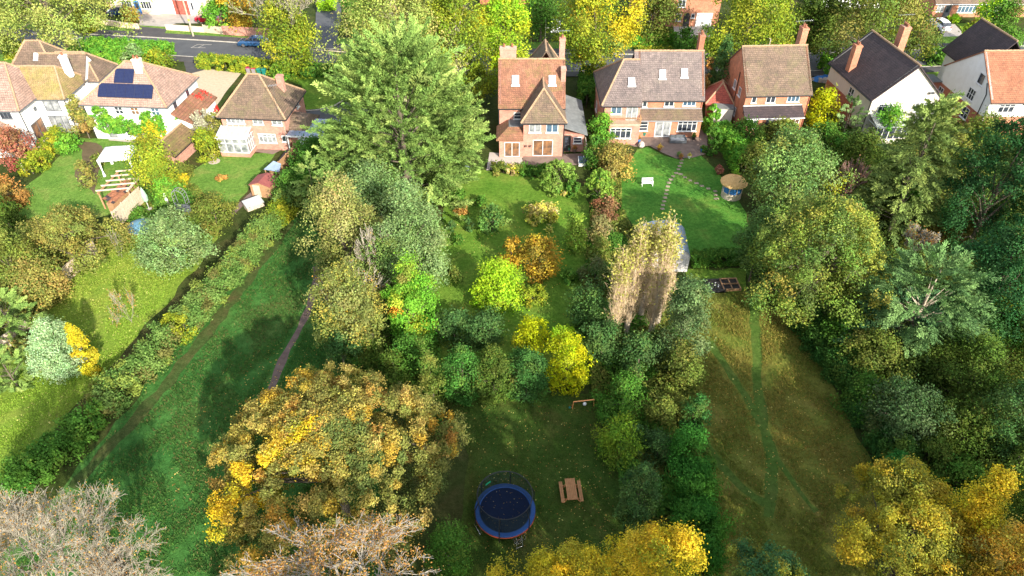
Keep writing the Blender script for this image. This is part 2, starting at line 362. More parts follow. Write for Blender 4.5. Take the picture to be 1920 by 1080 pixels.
strip('pavement', off(road_pts, -4.3), 1.7, .125, M_DARKTAR, 'dark tarmac pavement on the near side of the road', px=False, cat='pavement', th=.1)
for k, (a, b_) in enumerate([(352, 372)]):
    for (u0, u1, v0, v1) in [(0, 1.6, 0, .1), (0, 1.6, .8, .9), (0, .12, .1, .8), (.75, .87, .1, .8), (1.48, 1.6, .1, .8)]:
        pass
mk = MB(); p = at(357, 90)
for (u0, u1, v0, v1) in [(0, 2.3, 0, .12), (0, 2.3, 1.3, 1.42), (0, .12, .12, 1.3), (1.1, 1.22, .12, 1.3)]:
    mk.add([(p.x+u0+v0*.4, p.y+v0, .026), (p.x+u1+v0*.4, p.y+v0, .026), (p.x+u1+v1*.4, p.y+v1, .026), (p.x+u0+v1*.4, p.y+v1, .026)], [(0, 1, 2, 3)])
struct(mk.build('road_marking', M_KERB), 'worn pale painted box on the road', 'marking')
sheet('driveway', [(232, 66), (262, 51), (314, 56), (304, 72)], .135, M_DARKTAR, 'dark tarmac crossover to the drive', .05, cat='driveway')
sheet('driveway', [(262, 50), (257, 20), (240, -10), (400, -10), (398, 44), (330, 44), (300, 56)], .03, M_CONC, 'pale drive before the peach house', .1, cat='driveway')
sheet('driveway', [(596, -20), (640, -20), (640, 40), (628, 92), (588, 88), (592, 40)], .135, M_TARMAC, 'grey side road between trees', .05, cat='driveway')
sheet('driveway', [(362, 133), (380, 128), (452, 138), (420, 178), (400, 205), (352, 215), (345, 190)], .03, M_GRAVEL, 'beige gravel drive beside the brick house', .1, cat='driveway')
sheet('driveway', [(345, 115), (376, 104), (382, 132), (350, 140)], .034, M_DARKTAR, 'tarmac entrance to the gravel drive', .05, cat='driveway')
sheet('driveway', [(184, 112), (232, 112), (232, 140), (200, 145), (184, 140)], .03, M_GRAVEL, 'pale forecourt between the white houses', .1, cat='driveway')
sheet('lawn', [(500, 136), (645, 142), (655, 185), (620, 200), (572, 206), (565, 160)], L1, G_MID, 'shaded lawn right of the brick house with conservatory', seed=12)
sheet('driveway', [(572, 210), (620, 204), (655, 188), (700, 200), (660, 250), (575, 248)], L1, M_TARMAC, 'blue grey tarmac drive under the cypress', .05, cat='driveway', seed=2)
strip('kerb', [(572, 208), (600, 206), (628, 198), (650, 184)], .16, .1, M_KERB, 'curved pale edging around the shaded lawn', cat='kerb', th=.1)
sheet('path', [(497, 334), (540, 276), (566, 280), (520, 338)], L2, M_TARMAC, 'dark tarmac side path behind the brick house', .04, cat='path')
sheet('path', [(425, 402), (497, 334), (512, 338), (470, 372), (440, 402)], L3, M_DIRT, 'earth path below the red roofed shed', .1, cat='path', seed=5)
sheet('patio', [(918, 286), (978, 292), (982, 312), (912, 320)], .05, M_SLABS, 'pale slab patio behind the central house', .02, cat='patio')
sheet('patio', [(980, 292), (1100, 288), (1102, 308), (1060, 312), (983, 313)], .05, M_PATIO, 'reddish patio behind the central house', .02, cat='patio')
sheet('patio', [(1150, 262), (1200, 252), (1325, 242), (1328, 288), (1300, 296), (1268, 298), (1240, 286), (1218, 274), (1190, 276)], .05, M_PATIO, 'weathered stone terrace below the double brick house', .05, cat='patio', seed=3)
sheet('patio', [(62, 262), (118, 230), (126, 240), (118, 262), (78, 288), (50, 290)], .05, M_SLABS, 'pale stone terrace beside the white rendered house', .05, cat='patio', seed=4)
sheet('patio', [(195, 246), (262, 240), (258, 268), (205, 264)], .05, M_STONE, 'small terrace under the climber covered house', .05, cat='patio', seed=6)
sheet('patio', [(470, 272), (545, 272), (512, 290), (470, 284)], .05, M_PATIO, 'brown terrace beside the conservatory', .05, cat='patio', seed=8)
sheet('driveway', [(1745, 48), (1790, 45), (1818, 78), (1772, 84), (1768, 64)], .03, M_CONC, 'grey drive under the white car', .05, cat='driveway', seed=7)
sheet('lawn', [(1735, 66), (1768, 64), (1772, 84), (1730, 86)], .028, G_TOP, 'small front lawn beside the grey drive', seed=15)
sheet('lawn', [(1790, 44), (1860, 44), (1850, 74), (1820, 74)], .028, G_MID, 'front lawn before the low brick bungalow', seed=16)
sheet('lawn', [(1700, 122), (1800, 120), (1800, 180), (1740, 170)], .028, G_MID, 'front garden grass between the cream and white houses', seed=17)
sheet('driveway', [(1262, 46), (1340, 46), (1330, 78), (1265, 70)], .03, M_CONC, 'paved forecourt before the garage with white door', .05, cat='driveway', seed=9)
sheet('lawn', [(-100, 96), (45, 90), (75, 100), (30, 118), (-60, 150)], .028, G_TOP, 'small sunny lawn beyond the far left house', seed=18)

# ------------------------------------------------------------ house parts
def rngrid(a, b_, n): return [a+(b_-a)*i/n for i in range(n+1)]
def walls(par, x0, x1, y0, y1, ze, mat, gl=None, gr=None, gf=None, gb=None, z0=0, name='wall'):
    # box walls; gl/gr = (y_ridge, z_ridge) for gables on the left/right; gf/gb = (x_ridge, z_ridge) front/back
    m_ = MB(); m_.box(x0, x1, y0, y1, z0, ze)
    for g, xx, d in ((gl, x0, .2), (gr, x1, -.2)):
        if g: m_.add([(xx, y0, ze), (xx, y1, ze), (xx, g[0], g[1]), (xx+d, y0, ze), (xx+d, y1, ze), (xx+d, g[0], g[1])], [(0, 1, 2), (3, 5, 4), (0, 2, 5, 3), (1, 4, 5, 2), (0, 3, 4, 1)])
    for g, yy, d in ((gf, y0, .2), (gb, y1, -.2)):
        if g: m_.add([(x0, yy, ze), (x1, yy, ze), (g[0], yy, g[1]), (x0, yy+d, ze), (x1, yy+d, ze), (g[0], yy+d, g[1])], [(0, 1, 2), (3, 5, 4), (0, 2, 5, 3), (1, 4, 5, 2), (0, 3, 4, 1)])
    return m_.build(name, mat, par)
def roof(par, x0, x1, y0, y1, ze, zr, mat, a0=0, a1=0, rp=None, axis='x', oh=.32, og=.12, th=.16, ridge=True, gutter='fb', gmat=None, sag=.04):
    """pitched roof, ridge along axis; a0/a1 = hip inset at either end (0 = gable); rp = where the ridge stands across"""
    sw = axis == 'y'
    if sw: x0, x1, y0, y1 = y0, y1, x0, x1
    if rp is None: rp = (y0+y1)/2
    s0 = (zr-ze)/max(.1, rp-y0); s1 = (zr-ze)/max(.1, y1-rp)
    X0 = x0-(oh if a0 else og); X1 = x1+(oh if a1 else og); Y0, Y1 = y0-oh, y1+oh
    z0, z1 = ze-s0*oh, ze-s1*oh
    r0, r1 = (x0+a0 if a0 else X0), (x1-a1 if a1 else X1)
    t = lambda p: ((p[1], p[0], p[2]) if sw else p)
    planes = []
    zm = zr
    A, B_, Cc, D_ = (X0, Y0, z0), (X1, Y0, z0), (X1, Y1, z1), (X0, Y1, z1); R0, R1 = (r0, rp, zr), (r1, rp, zr)
    planes.append([A, B_, R1, R0]); planes.append([Cc, D_, R0, R1])
    if a0: planes.append([D_, A, R0])
    if a1: planes.append([B_, Cc, R1])
    m_ = MB()
    for P in planes:
        Q = [t(p) for p in P]
        if sw: Q.reverse()
        m_.slab(Q, th)
    o = m_.build('roof', mat, par)
    if ridge:
        r = MB()
        def line(a, b_):
            a, b_ = Vector(t(a)), Vector(t(b_)); k = max(2, int((b_-a).length/.45)); rr = random.Random(int(a.x*7+b_.y*5))
            for i in range(k):
                p, q = a.lerp(b_, i/k), a.lerp(b_, (i+.97)/k); z = rr.uniform(-.012, .012)
                r.tube([p+Vector((0, 0, .02+z)), q+Vector((0, 0, .035+z))], .11, .125, 6)
        line(R0, R1)
        if a0: line(A, R0); line(D_, R0)
        if a1: line(B_, R1); line(Cc, R1)
        r.build('ridge_tiles', M_RIDGE, o)
    for key, q0, q1 in (('f', (X0, Y0-.06, z0-.1), (X1, Y0-.06, z0-.1)), ('b', (X0, Y1+.06, z1-.1), (X1, Y1+.06, z1-.1)), ('r', (X1+.06, Y0, z0-.1), (X1+.06, Y1, z1-.1)), ('l', (X0-.06, Y0, z0-.1), (X0-.06, Y1, z1-.1))):
        if key in gutter: MB().tube([t(q0), t(q1)], .065, k=6).build('gutter', gmat or M_BLACK, par)
    return o
def leanto(par, pts, mat, th=.14, name='roof'):
    return MB().slab(pts, th).build(name, mat, par)
def window(par, side, pos, u, z, w, h, cols=2, rows=1, top=0, gl=G_DARK, fr=M_WHITE, name='window', sill=True, t=.07, label=None):
    """side F/R/L/B; pos = plane of the wall; u = centre along it; z = sill height"""
    rot = {'F': 0, 'R': PI/2, 'L': -PI/2, 'B': PI}[side]
    loc = {'F': (u, pos, z), 'B': (u, pos, z), 'R': (pos, u, z), 'L': (pos, u, z)}[side]
    f = MB(); d0, d1 = -.05, .04
    f.box(-w/2, w/2, d0, d1, 0, t); f.box(-w/2, w/2, d0, d1, h-t, h)
    f.box(-w/2, -w/2+t, d0, d1, t, h-t); f.box(w/2-t, w/2, d0, d1, t, h-t)
    for i in range(1, cols):
        x_ = -w/2+w*i/cols; f.box(x_-t/2, x_+t/2, d0+.004, d1, t, h-t)
    hs = [h*i/rows for i in range(1, rows)]
    if top: hs = [h*(1-top)]
    for z_ in hs: f.box(-w/2+t, w/2-t, d0+.008, d1, z_-t*.4, z_+t*.4)
    if sill: f.box(-w/2-.08, w/2+.08, -.14, d1, -.075, -.003)
    o = f.build(name, fr, par, loc, (0, 0, rot))
    if label: o['label'] = label
    p_ = MB(); p_.box(-w/2+t, w/2-t, -.012, .03, t, h-t); p_.build('pane', gl, o)
    return o
def door(par, side, pos, u, z, w, h, mat=M_WHITE, gl=None, name='door'):
    rot = {'F': 0, 'R': PI/2, 'L': -PI/2, 'B': PI}[side]
    loc = {'F': (u, pos, z), 'B': (u, pos, z), 'R': (pos, u, z), 'L': (pos, u, z)}[side]
    f = MB(); f.box(-w/2, w/2, -.03, .04, 0, h); f.box(-w/2-.06, -w/2, -.06, .04, 0, h+.06); f.box(w/2, w/2+.06, -.06, .04, 0, h+.06); f.box(-w/2, w/2, -.06, .04, h, h+.06)
    o = f.build(name, mat, par, loc, (0, 0, rot))
    if gl: MB().box(-w/2+.15, w/2-.15, -.045, -.02, h*.35, h-.18).build('pane', gl, o)
    MB().tube([(w/2-.14, -.03, h*.48), (w/2-.14, -.09, h*.48), (w/2-.26, -.09, h*.48)], .015).build('handle', M_CHROME, o)
    return o
def chimney(par, x, y, z0, z1, w, d, mat, pots=2, rot=0, lead=True):
    m_ = MB(); m_.box(-w/2, w/2, -d/2, d/2, 0, z1-z0-.22); m_.box(-w/2-.05, w/2+.05, -d/2-.05, d/2+.05, z1-z0-.22, z1-z0-.06); m_.box(-w/2-.01, w/2+.01, -d/2-.01, d/2+.01, z1-z0-.06, z1-z0)
    c = m_.build('chimney', mat, par, (x, y, z0), (0, 0, rot))
    for i in range(pots):
        px_ = 0 if pots == 1 else (-w/2+w*(i+.5)/pots if w >= d else 0); py_ = 0 if (pots == 1 or w >= d) else -d/2+d*(i+.5)/pots
        MB().lathe(px_, py_, [(.13, z1-z0), (.14, z1-z0+.1), (.11, z1-z0+.32), (.135, z1-z0+.36), (.10, z1-z0+.38), (.02, z1-z0+.3)], 12).build('chimney_pot', T_ORANGE, c)
    return c
def skylight(par, x, y, z, slope, w=.78, h=1.0, frame=M_WHITE):
    f = MB(); t = .08
    f.box(-w/2, w/2, -h/2, -h/2+t, -.05, .1); f.box(-w/2, w/2, h/2-t, h/2, -.05, .1); f.box(-w/2, -w/2+t, -h/2+t, h/2-t, -.05, .1); f.box(w/2-t, w/2, -h/2+t, h/2-t, -.05, .1)
    f.box(-w/2-.1, w/2+.1, -h/2-.2, -h/2-.002, -.04, .03)
    o = f.build('skylight', frame, par, (x, y, z), (slope, 0, 0))
    MB().box(-w/2+t, w/2-t, -h/2+t, h/2-t, -.04, .06).build('pane', G_SKYL, o); return o
def aerial(par, x, y, z, h=1.8, w=1.5, rot=0):
    m_ = MB(); m_.tube([(0, 0, 0), (0, 0, h)], .025, k=5); m_.tube([(-w/2, 0, h-.15), (w/2, 0, h-.05)], .02, k=4)
    for i in range(8):
        x_ = -w/2+w*(i+.5)/8; m_.tube([(x_, -.28, h-.1), (x_, .28, h-.1)], .012, k=4)
    return m_.build('aerial', M_CHROME, par, (x, y, z), (0, 0, rot))
def pipe(par, pts, mat=M_BLACK, r=.05): return MB().tube(pts, r, k=6).build('downpipe', mat, par)

# ---- central brick house (D): main range, hipped wing towards the garden, lean-to on the right
ox, oy = 1.3, 71.95
D = empty('brick_house', (ox, oy, 0), 0, 'tall pink brick house with steep rusty roof, hipped wing and two big patio windows', 'house', 'houses along the road')
walls(D, 0, 4.55, 0, 4.0, 4.75, BR_PINK)
roof(D, 0, 4.55, 0, 5.6, 4.75, 7.35, T_BROWN, a0=2.25, a1=0, axis='y', gutter='', og=.0)
g = MB(); g.tube([(-.35, -.38, 4.3), (4.9, -.38, 4.3)], .07, k=6); g.build('gutter', M_BLACK, D)
walls(D, -3.72+.95, 4.75, 2.9, 10.4, 5.15, BR_PINK, gl=(6.65, 9.0), gr=(6.65, 9.0))
roof(D, -2.77, 4.75, 2.9, 10.4, 5.15, 9.0, T_RUST, rp=6.65, gmat=M_BLACK)
walls(D, 1.1, 4.3, 10.0, 12.6, 5.6, BR_PINK, gb=(2.7, 8.6))
roof(D, 1.1, 4.3, 8.0, 12.8, 6.9, 9.5, T_BROWN, axis='y', a0=0, a1=1.5, gutter='', oh=.25)
MB().tube([(2.7, 11.2, 9.4), (2.7, 11.2, 12.0)], .03, .012, 5).add([(2.7, 11.2, 11), (3.1, 11.2, 11.08), (3.1, 11.2, 10.92)], [(0, 1, 2)]).build('finial', M_CHROME, D)
for xx in (-.9, 3.35): skylight(D, xx, 4.85, 7.22, math.atan((9-5.15)/3.75), .8, 1.1)
chimney(D, -1.75, 7.5, 7.4, 10.1, 1.9, .7, BR_PINK, 2)
chimney(D, 4.55, 8.2, 7.2, 10.9, .65, .75, BR_PINK, 1); aerial(D, 4.55, 8.2, 10.9, .9, 1.7)
chimney(D, 4.6, 5.2, 6.2, 8.6, .55, .9, BR_PINK, 0)
window(D, 'F', 0, 1.3, 3.1, 1.35, 1.1, 2, gl=G_PALE); window(D, 'F', 0, 3.25, 3.1, 1.35, 1.1, 2, gl=G_BLUE)
window(D, 'F', 0, 2.25, .12, 2.3, 2.05, 2, gl=G_WARM, name='patio_window', sill=False)
window(D, 'F', 2.9, -.6, 3.35, 1.0, .8, 1, 2)
walls(D, -2.77, 0, -.25, 2.9, 2.55, BR_PINK)
leanto(D, [(-3.1, -.6, 2.45), (-.02, -.6, 2.45), (-.02, .9, 3.35), (-1.7, .9, 3.35)], T_RUST)
leanto(D, [(-3.1, -.6, 2.45), (-1.7, .9, 3.35), (-1.7, 2.88, 3.35), (-3.1, 2.88, 2.45)], T_RUST)
MB().box(-1.68, -.02, .92, 2.86, 2.6, 3.28).build('flat_roof', M_FELT, D)
window(D, 'F', -.25, -1.3, .15, 1.75, 1.85, 2, gl=G_WARM, name='patio_window', sill=False)
walls(D, 4.77, 7.1, 1.2, 9.5, 2.3, BR_PINK)
leanto(D, [(4.57, .95, 3.3), (7.45, 1.0, 2.3), (7.45, 10.2, 2.3), (4.77, 10.2, 3.3)], M_FELT)
window(D, 'F', 1.2, 6.35, 1.1, 1.0, .8, 1, 2); door(D, 'F', 1.2, 5.1, .05, .75, 2.0, M_BLACK, G_DARK)
MB().box(7.2, 7.28, -.6, 1.2, 0, 1.9).build('side_gate', M_PALETIMBER, D)
pipe(D, [(4.62, -.05, .1), (4.62, -.05, 4.3)]); pipe(D, [(-2.84, 2.8, 2.7), (-2.84, 2.8, 4.9)])
for k in range(2): MB().lathe(.3+k*.5, -.12, [(.0, 1.35), (.13, 1.35), (.16, 1.5), (.15, 1.52), (0, 1.5)], 10).build('hanging_basket', M_DIRT, D)

# ---- double brick house (E)
E_ = empty('brick_house', (10.75, 75.9, 0), 0, 'wide two part brick house with mauve tiled roof, three roof windows and a small balcony', 'house', 'houses along the road')
walls(E_, 0, 4.3, 0, 9.2, 4.85, BR_PINK)
roof(E_, 0, 4.45, 0, 9.2, 4.85, 8.2, T_MAUVE, rp=4.6, a0=2.5, a1=0, og=0, gutter='fl')
walls(E_, 4.3, 12.0, 1.75, 9.0, 4.85, BR_ORANGE, gl=(5.35, 8.95), gr=(5.35, 8.95))
roof(E_, 3.9, 12.0, 1.75, 9.0, 4.85, 8.95, T_MAUVE, rp=5.35)
skylight(E_, 3.3, 2.15, 6.5, math.atan(3.35/4.6), .78, 1.0); skylight(E_, 7.1, 3.45, 6.88, math.atan(4.1/3.6), .74, 1.0); skylight(E_, 9.7, 3.55, 6.99, math.atan(4.1/3.6), .74, 1.0)
walls(E_, .7, 4.3, -1.05, 0, 2.55, BR_PINK)
b = MB(); b.box(.65, 4.4, -1.15, -.02, 2.56, 2.66); b.build('balcony_floor', M_PALETIMBER, E_)
b = MB(); b.box(.65, 4.4, -1.14, -1.08, 3.45, 3.52)
for i in range(32): b.box(.68+i*.117, .71+i*.117, -1.12, -1.09, 2.66, 3.45)
for i in range(10): b.box(.66, .69, -1.05+i*.11, -1.02+i*.11, 2.66, 3.45); b.box(4.36, 4.39, -1.05+i*.11, -1.02+i*.11, 2.66, 3.45)
b.build('railing', M_TIMBER, E_)
window(E_, 'F', 0, 1.5, 3.45, 1.25, .95, 2, gl=G_BLUE); window(E_, 'F', 0, 3.35, 2.68, 1.3, 2.0, 2, gl=G_PALE, name='balcony_door', sill=False)
window(E_, 'F', -1.05, 2.1, .85, 2.5, 1.35, 4, top=.28)
window(E_, 'F', 1.75, 5.1, 3.55, .55, .8, 1); window(E_, 'F', 1.75, 8.0, 3.6, 1.15, .85, 2); window(E_, 'F', 1.75, 10.4, 3.65, 1.55, .85, 3, gl=G_BLUE)
walls(E_, 4.32, 12.0, .8, 1.75, 2.4, BR_ORANGE, name='bay_wall')
leanto(E_, [(4.35, .35, 2.45), (12.0, .35, 2.45), (12.0, 1.74, 3.3), (4.35, 1.74, 3.3)], T_BROWN)
MB().tube([(4.35, .28, 2.38), (12.0, .28, 2.38)], .06, k=6).build('gutter', M_LEAD, E_)
MB().box(4.3, 12.0, 1.66, 1.74, 3.3, 3.42).build('flashing', M_LEAD, E_)
window(E_, 'F', .8, 7.45, .08, 1.9, 2.05, 2, gl=G_PALE, name='french_door', sill=False, t=.13)
window(E_, 'F', .8, 10.35, .85, 2.3, 1.35, 4, top=.3); window(E_, 'F', .8, 5.1, .9, 1.05, 1.2, 1, 3)
chimney(E_, 11.75, 6.3, 7.6, 10.6, .6, 1.0, BR_RED, 2); aerial(E_, 11.5, 6.6, 10.4, 1.6, 1.5)
pipe(E_, [(4.5, 1.68, .1), (4.5, 1.68, 4.5)]); pipe(E_, [(11.9, 1.68, .1), (11.9, 1.68, 4.5)], BR_RED); pipe(E_, [(.06, -.05, .1), (.06, -.05, 4.5)])
window(E_, 'L', 0, 3.0, 3.4, 1.0, 1.0, 2); window(E_, 'L', 0, 6.4, .9, 1.1, 1.1, 2)
for z_ in (4.0,): MB().box(4.32, 11.98, 1.72, 1.745, 2.95+0, 3.0).build('lead_strip', M_LEAD, E_)

# ---- brick house (F)
F_ = empty('brick_house', (28.0, 78.35, 0), math.radians(3.1), 'square brick house with plain brown gabled roof and left side in deep red brick', 'house', 'houses along the road')
walls(F_, 0, 7.85, 0, 9.0, 5.0, BR_ORANGE, gl=(4.3, 8.95), gr=(4.3, 8.95))
roof(F_, 0, 7.85, 0, 9.0, 5.0, 8.95, T_BROWN, rp=4.3)
window(F_, 'F', 0, 1.05, 3.7, .6, .85, 1); window(F_, 'F', 0, 3.1, 3.65, 1.15, .9, 2); window(F_, 'F', 0, 5.85, 3.7, 1.5, .9, 3, gl=G_BLUE)
walls(F_, 0.02, 7.0, -1.1, 0, 2.35, BR_ORANGE, name='bay_wall')
leanto(F_, [(-.15, -1.5, 2.4), (7.15, -1.5, 2.4), (7.15, -.02, 3.3), (-.15, -.02, 3.3)], T_SLATE)
MB().box(-.1, 7.1, -.1, -.02, 3.3, 3.4).build('flashing', M_WHITE, F_)
MB().tube([(-.15, -1.58, 2.32), (7.15, -1.58, 2.32)], .06, k=6).build('gutter', M_WHITE, F_)
window(F_, 'F', -1.1, 1.15, .9, 1.05, 1.1, 2); window(F_, 'F', -1.1, 5.75, .6, 2.1, 1.4, 4, top=.35, gl=G_WARM)
door(F_, 'F', -1.1, 3.2, .1, .9, 2.0, M_GREYF, G_PALE); window(F_, 'F', -1.1, 4.1, .1, .5, 2.0, 1, gl=G_PALE, name='side_light', sill=False)
for u_, z_ in ((2.2, 3.6), (4.2, 3.7), (2.6, .9), (5.0, .9), (7.2, .9)): window(F_, 'L', 0, u_, z_, .8, 1.1, 2)
pipe(F_, [(-.06, 3.3, 6.2), (-.06, 3.3, .1)]); pipe(F_, [(7.8, -.07, 4.6), (7.8, -.07, .1)], BR_RED)
chimney(F_, 7.6, 5.6, 7.3, 10.7, .75, 1.1, BR_ORANGE, 2); aerial(F_, 7.4, 5.6, 11.0, .5, 2.2, .1)
MB().tube([(3.3, 4.5, 8.9), (3.3, 4.5, 9.7), (3.05, 4.4, 9.85)], .05, k=6).build('flue', M_PALEBARK, F_)

# ---- cream gable house (G)
G_ = empty('gabled_house', (42.6, 77.1, 0), math.radians(5), 'cream rendered house whose wide gable faces the garden under a dark roof', 'house', 'houses along the road')
walls(G_, 0, 8.3, 0, 11.0, 5.0, RENDER_C, gf=(4.15, 8.75), gb=(4.15, 8.75))
roof(G_, 0, 8.3, 0, 11.0, 5.0, 8.75, T_SLATE, axis='y', og=.3, gutter='fb')
MB().box(-.03, .0, 3.2, 10.9, 0.02, 2.6).build('brick_panel', BR_RED, G_)
window(G_, 'F', 0, 1.85, 2.95, 1.7, 1.15, 3, top=.25); window(G_, 'F', 0, 6.35, 2.95, 1.7, 1.15, 3, top=.25)
window(G_, 'L', 0, 4.7, 2.6, 1.2, 1.5, 2, 2); window(G_, 'L', -.03, 7.6, 1.0, .8, 1.0, 1)
chimney(G_, .55, 7.4, 5.0, 8.5, .8, .9, BR_ORANGE, 2); chimney(G_, 7.0, 9.0, 5.8, 10.0, .9, 1.1, BR_ORANGE, 3); aerial(G_, 6.7, 9.2, 10.3, 1.1, 2.1)
MB().lathe(6.9, -.25, [(.02, 5.2), (.22, 5.28), (.33, 5.42), (.31, 5.42), (.0, 5.22)], 14).build('satellite_dish', M_GREYF, G_)
walls(G_, .3, 4.2, -2.3, 0, .7, RENDER_C, name='dwarf_wall')
cf = MB()
for i in range(6): cf.box(.3+i*.76, .38+i*.76, -2.34, -2.26, .7, 2.1)
cf.box(.3, 4.2, -2.34, -2.24, 2.1, 2.2); cf.box(.3, .38, -2.2, -.02, 2.1, 2.2); cf.box(4.1, 4.18, -2.2, -.02, 2.1, 2.2)
cf.build('conservatory_frame', M_WHITE, G_)
leanto(G_, [(.2, -2.45, 2.22), (4.3, -2.45, 2.22), (4.3, -.02, 2.95), (.2, -.02, 2.95)], M_GLASSROOF, .05, 'conservatory_roof')
MB().box(.4, 4.1, -2.31, -2.28, .72, 2.1).build('pane', G_DARK, G_)
pipe(G_, [(-.06, .12, .1), (-.06, .12, 4.7)]); walls(G_, 4.25, 8.2, -.5, 0, .9, BR_RED, name='dwarf_wall')
door(G_, 'F', 0, 5.4, .05, .9, 2.0, M_GREYF, G_DARK); window(G_, 'F', 0, 7.0, .9, 1.4, 1.1, 2)

# ---- white house with red tiles, right edge (H)
H_ = empty('white_house', (56.5, 76.9, 0), math.radians(1), 'white painted house at the right edge with orange red roof and white gable side', 'house', 'houses along the road')
walls(H_, 0, 9, 0, 10.6, 4.8, RENDER_W, gl=(4.7, 8.8), gr=(4.7, 8.8))
MB().box(-.03, 0, .1, 10.5, .02, 2.5).build('brick_panel', BR_RED, H_); MB().box(.1, 8.9, -.03, 0, .02, 2.6).build('brick_panel', BR_ORANGE, H_)
roof(H_, 0, 9, 0, 10.6, 4.8, 8.8, T_ORANGE, rp=4.7)
walls(H_, 1.6, 7.6, 9.5, 14, 4.8, RENDER_W)
roof(H_, 1.4, 7.9, 6.5, 14.4, 5.6, 9.3, T_SLATE, axis='y', a0=0, a1=0, gutter='')
window(H_, 'F', 0, 2.2, 3.15, 1.9, 1.05, 3, top=.3); window(H_, 'F', 0, 6.6, 3.15, 1.9, 1.05, 3, top=.3)
window(H_, 'L', 0, 3.2, 5.3, 1.2, 1.3, 1); window(H_, 'L', 0, 3.8, 3.1, 1.5, 1.35, 3, 2)
window(H_, 'L', -.03, 6.6, .9, 1.7, 1.3, 3, 2); window(H_, 'L', -.03, 3.4, .8, 1.4, 1.4, 2, 2); window(H_, 'L', -.03, 9.6, .9, 1.1, 1.2, 2, 2)
pipe(H_, [(-.07, 1.2, .1), (-.07, 1.2, 4.9), (-.07, 1.9, 6.0)])
walls(H_, -1.1, -.04, 10.2, 12.2, 2.6, BR_RED, name='porch_wall'); MB().box(-1.3, -.03, 10.0, 12.4, 2.6, 2.72).build('flat_roof', M_FELT, H_)
window(H_, 'L', -1.1, 11.2, .8, 1.4, 1.3, 2, 2)

# ---- brick house with conservatory (C)
C_ = empty('brick_house', (-33.6, 74.0, 0), math.radians(-4.8), 'pink brick house with steep hipped brown roof and a white conservatory', 'house', 'houses along the road')
walls(C_, 0, 7.5, 0, 6.8, 4.6, BR_PINK)
roof(C_, 0, 7.5, 0, 6.8, 4.6, 8.2, T_BROWN, a0=3.3, a1=2.9, rp=2.5, gutter='fr')
window(C_, 'F', 0, 1.7, 3.25, 2.1, 1.05, 4, gl=G_PALE, top=.3); window(C_, 'F', 0, 4.35, 3.25, 1.2, 1.05, 2, gl=G_PALE, top=.3); window(C_, 'F', 0, 6.6, 3.25, 1.2, 1.05, 2, gl=G_PALE, top=.3)
window(C_, 'F', 0, 5.0, .95, 2.1, 1.15, 4, gl=G_PALE, top=.3); window(C_, 'F', 0, 7.0, 1.15, .5, .8, 1)
window(C_, 'R', 7.5, 4.6, 3.3, .8, 1.1, 2)
chimney(C_, 6.35, 3.9, 5.6, 7.6, .7, .7, BR_PINK, 0); aerial(C_, 7.1, -.1, 4.6, 3.6, 1.0, .3)
pipe(C_, [(7.35, -.07, .1), (7.35, -.07, 4.3)], M_PALEBARK)
walls(C_, -.1, 3.4, -2.0, -.01, .55, BR_PINK, name='dwarf_wall')
cf = MB()
for i in range(5): cf.box(-.1+i*.855, -.02+i*.855, -2.02, -1.94, .55, 2.35)
for i in range(1, 4): cf.box(-.1, -.02, -2.0+i*.5, -1.93+i*.5, .55, 2.5); cf.box(3.32, 3.4, -2.0+i*.5, -1.93+i*.5, .55, 2.5)
for z_ in (.55, 1.7, 2.3): cf.box(-.1, 3.4, -2.03, -1.95, z_, z_+.07)
for z_ in (.55, 1.7, 2.3): cf.box(-.11, -.03, -1.94, -.02, z_, z_+.07); cf.box(3.33, 3.41, -1.94, -.02, z_, z_+.07)
for i in range(6):
    x_ = -.15+i*.7; cf.tube([(x_, -2.2, 2.46), (x_, -.05, 3.0)], .045, k=4)
cf.tube([(-.2, -2.2, 2.44), (3.5, -2.2, 2.44)], .07, k=6)
cf.build('conservatory_frame', M_WHITE, C_)
MB().slab([(-.18, -2.2, 2.42), (3.48, -2.2, 2.42), (3.48, -.04, 2.96), (-.18, -.04, 2.96)], .04).build('conservatory_roof', M_GLASSROOF, C_)
MB().box(-.06, 3.36, -1.98, -1.96, .62, 2.3).box(3.36, 3.38, -1.94, -.02, .62, 2.3).box(-.08, -.06, -1.94, -.02, .62, 2.3).build('pane', G_PALE, C_)
walls(C_, 7.5, 9.6, .6, 4.6, 2.2, BR_PINK, name='porch_wall')
leanto(C_, [(7.5, .3, 2.3), (9.9, .3, 2.3), (9.3, 2.0, 3.3), (7.52, 2.0, 3.5)], T_BROWN); leanto(C_, [(9.9, .3, 2.3), (9.9, 4.9, 2.3), (9.3, 3.2, 3.3), (9.3, 2.0, 3.3)], T_BROWN)
leanto(C_, [(9.9, 4.9, 2.3), (7.5, 4.9, 2.3), (7.52, 3.2, 3.5), (9.3, 3.2, 3.3)], T_BROWN); leanto(C_, [(7.52, 2.0, 3.5), (9.3, 2.0, 3.3), (9.3, 3.2, 3.3), (7.52, 3.2, 3.5)], T_BROWN)
cp = empty('carport', (-33.6+7.7, 73.3, 0), math.radians(-4.8), 'flat blue grey metal carport beside the brick house under the cypress', 'carport')
r = MB(); 
for i in range(12): r.box(.0+i*.48, .4+i*.48, -.9, .4 if i < 4 else 3.6, 2.42, 2.46); r.box(.40+i*.48, .48+i*.48, -.9, .4 if i < 4 else 3.6, 2.42, 2.50)
r.build('roof', M_METALROOF, cp)
f_ = MB(); f_.box(-.02, 5.8, -.96, -.9, 2.3, 2.5); f_.box(5.76, 5.84, -.9, 3.6, 2.3, 2.5)
f_.build('fascia', M_WHITE, cp)
for xx in (.1, 2.9, 5.6): MB().box(xx-.05, xx+.05, -.85, -.75, 0, 2.42).build('post', M_WHITE, cp)
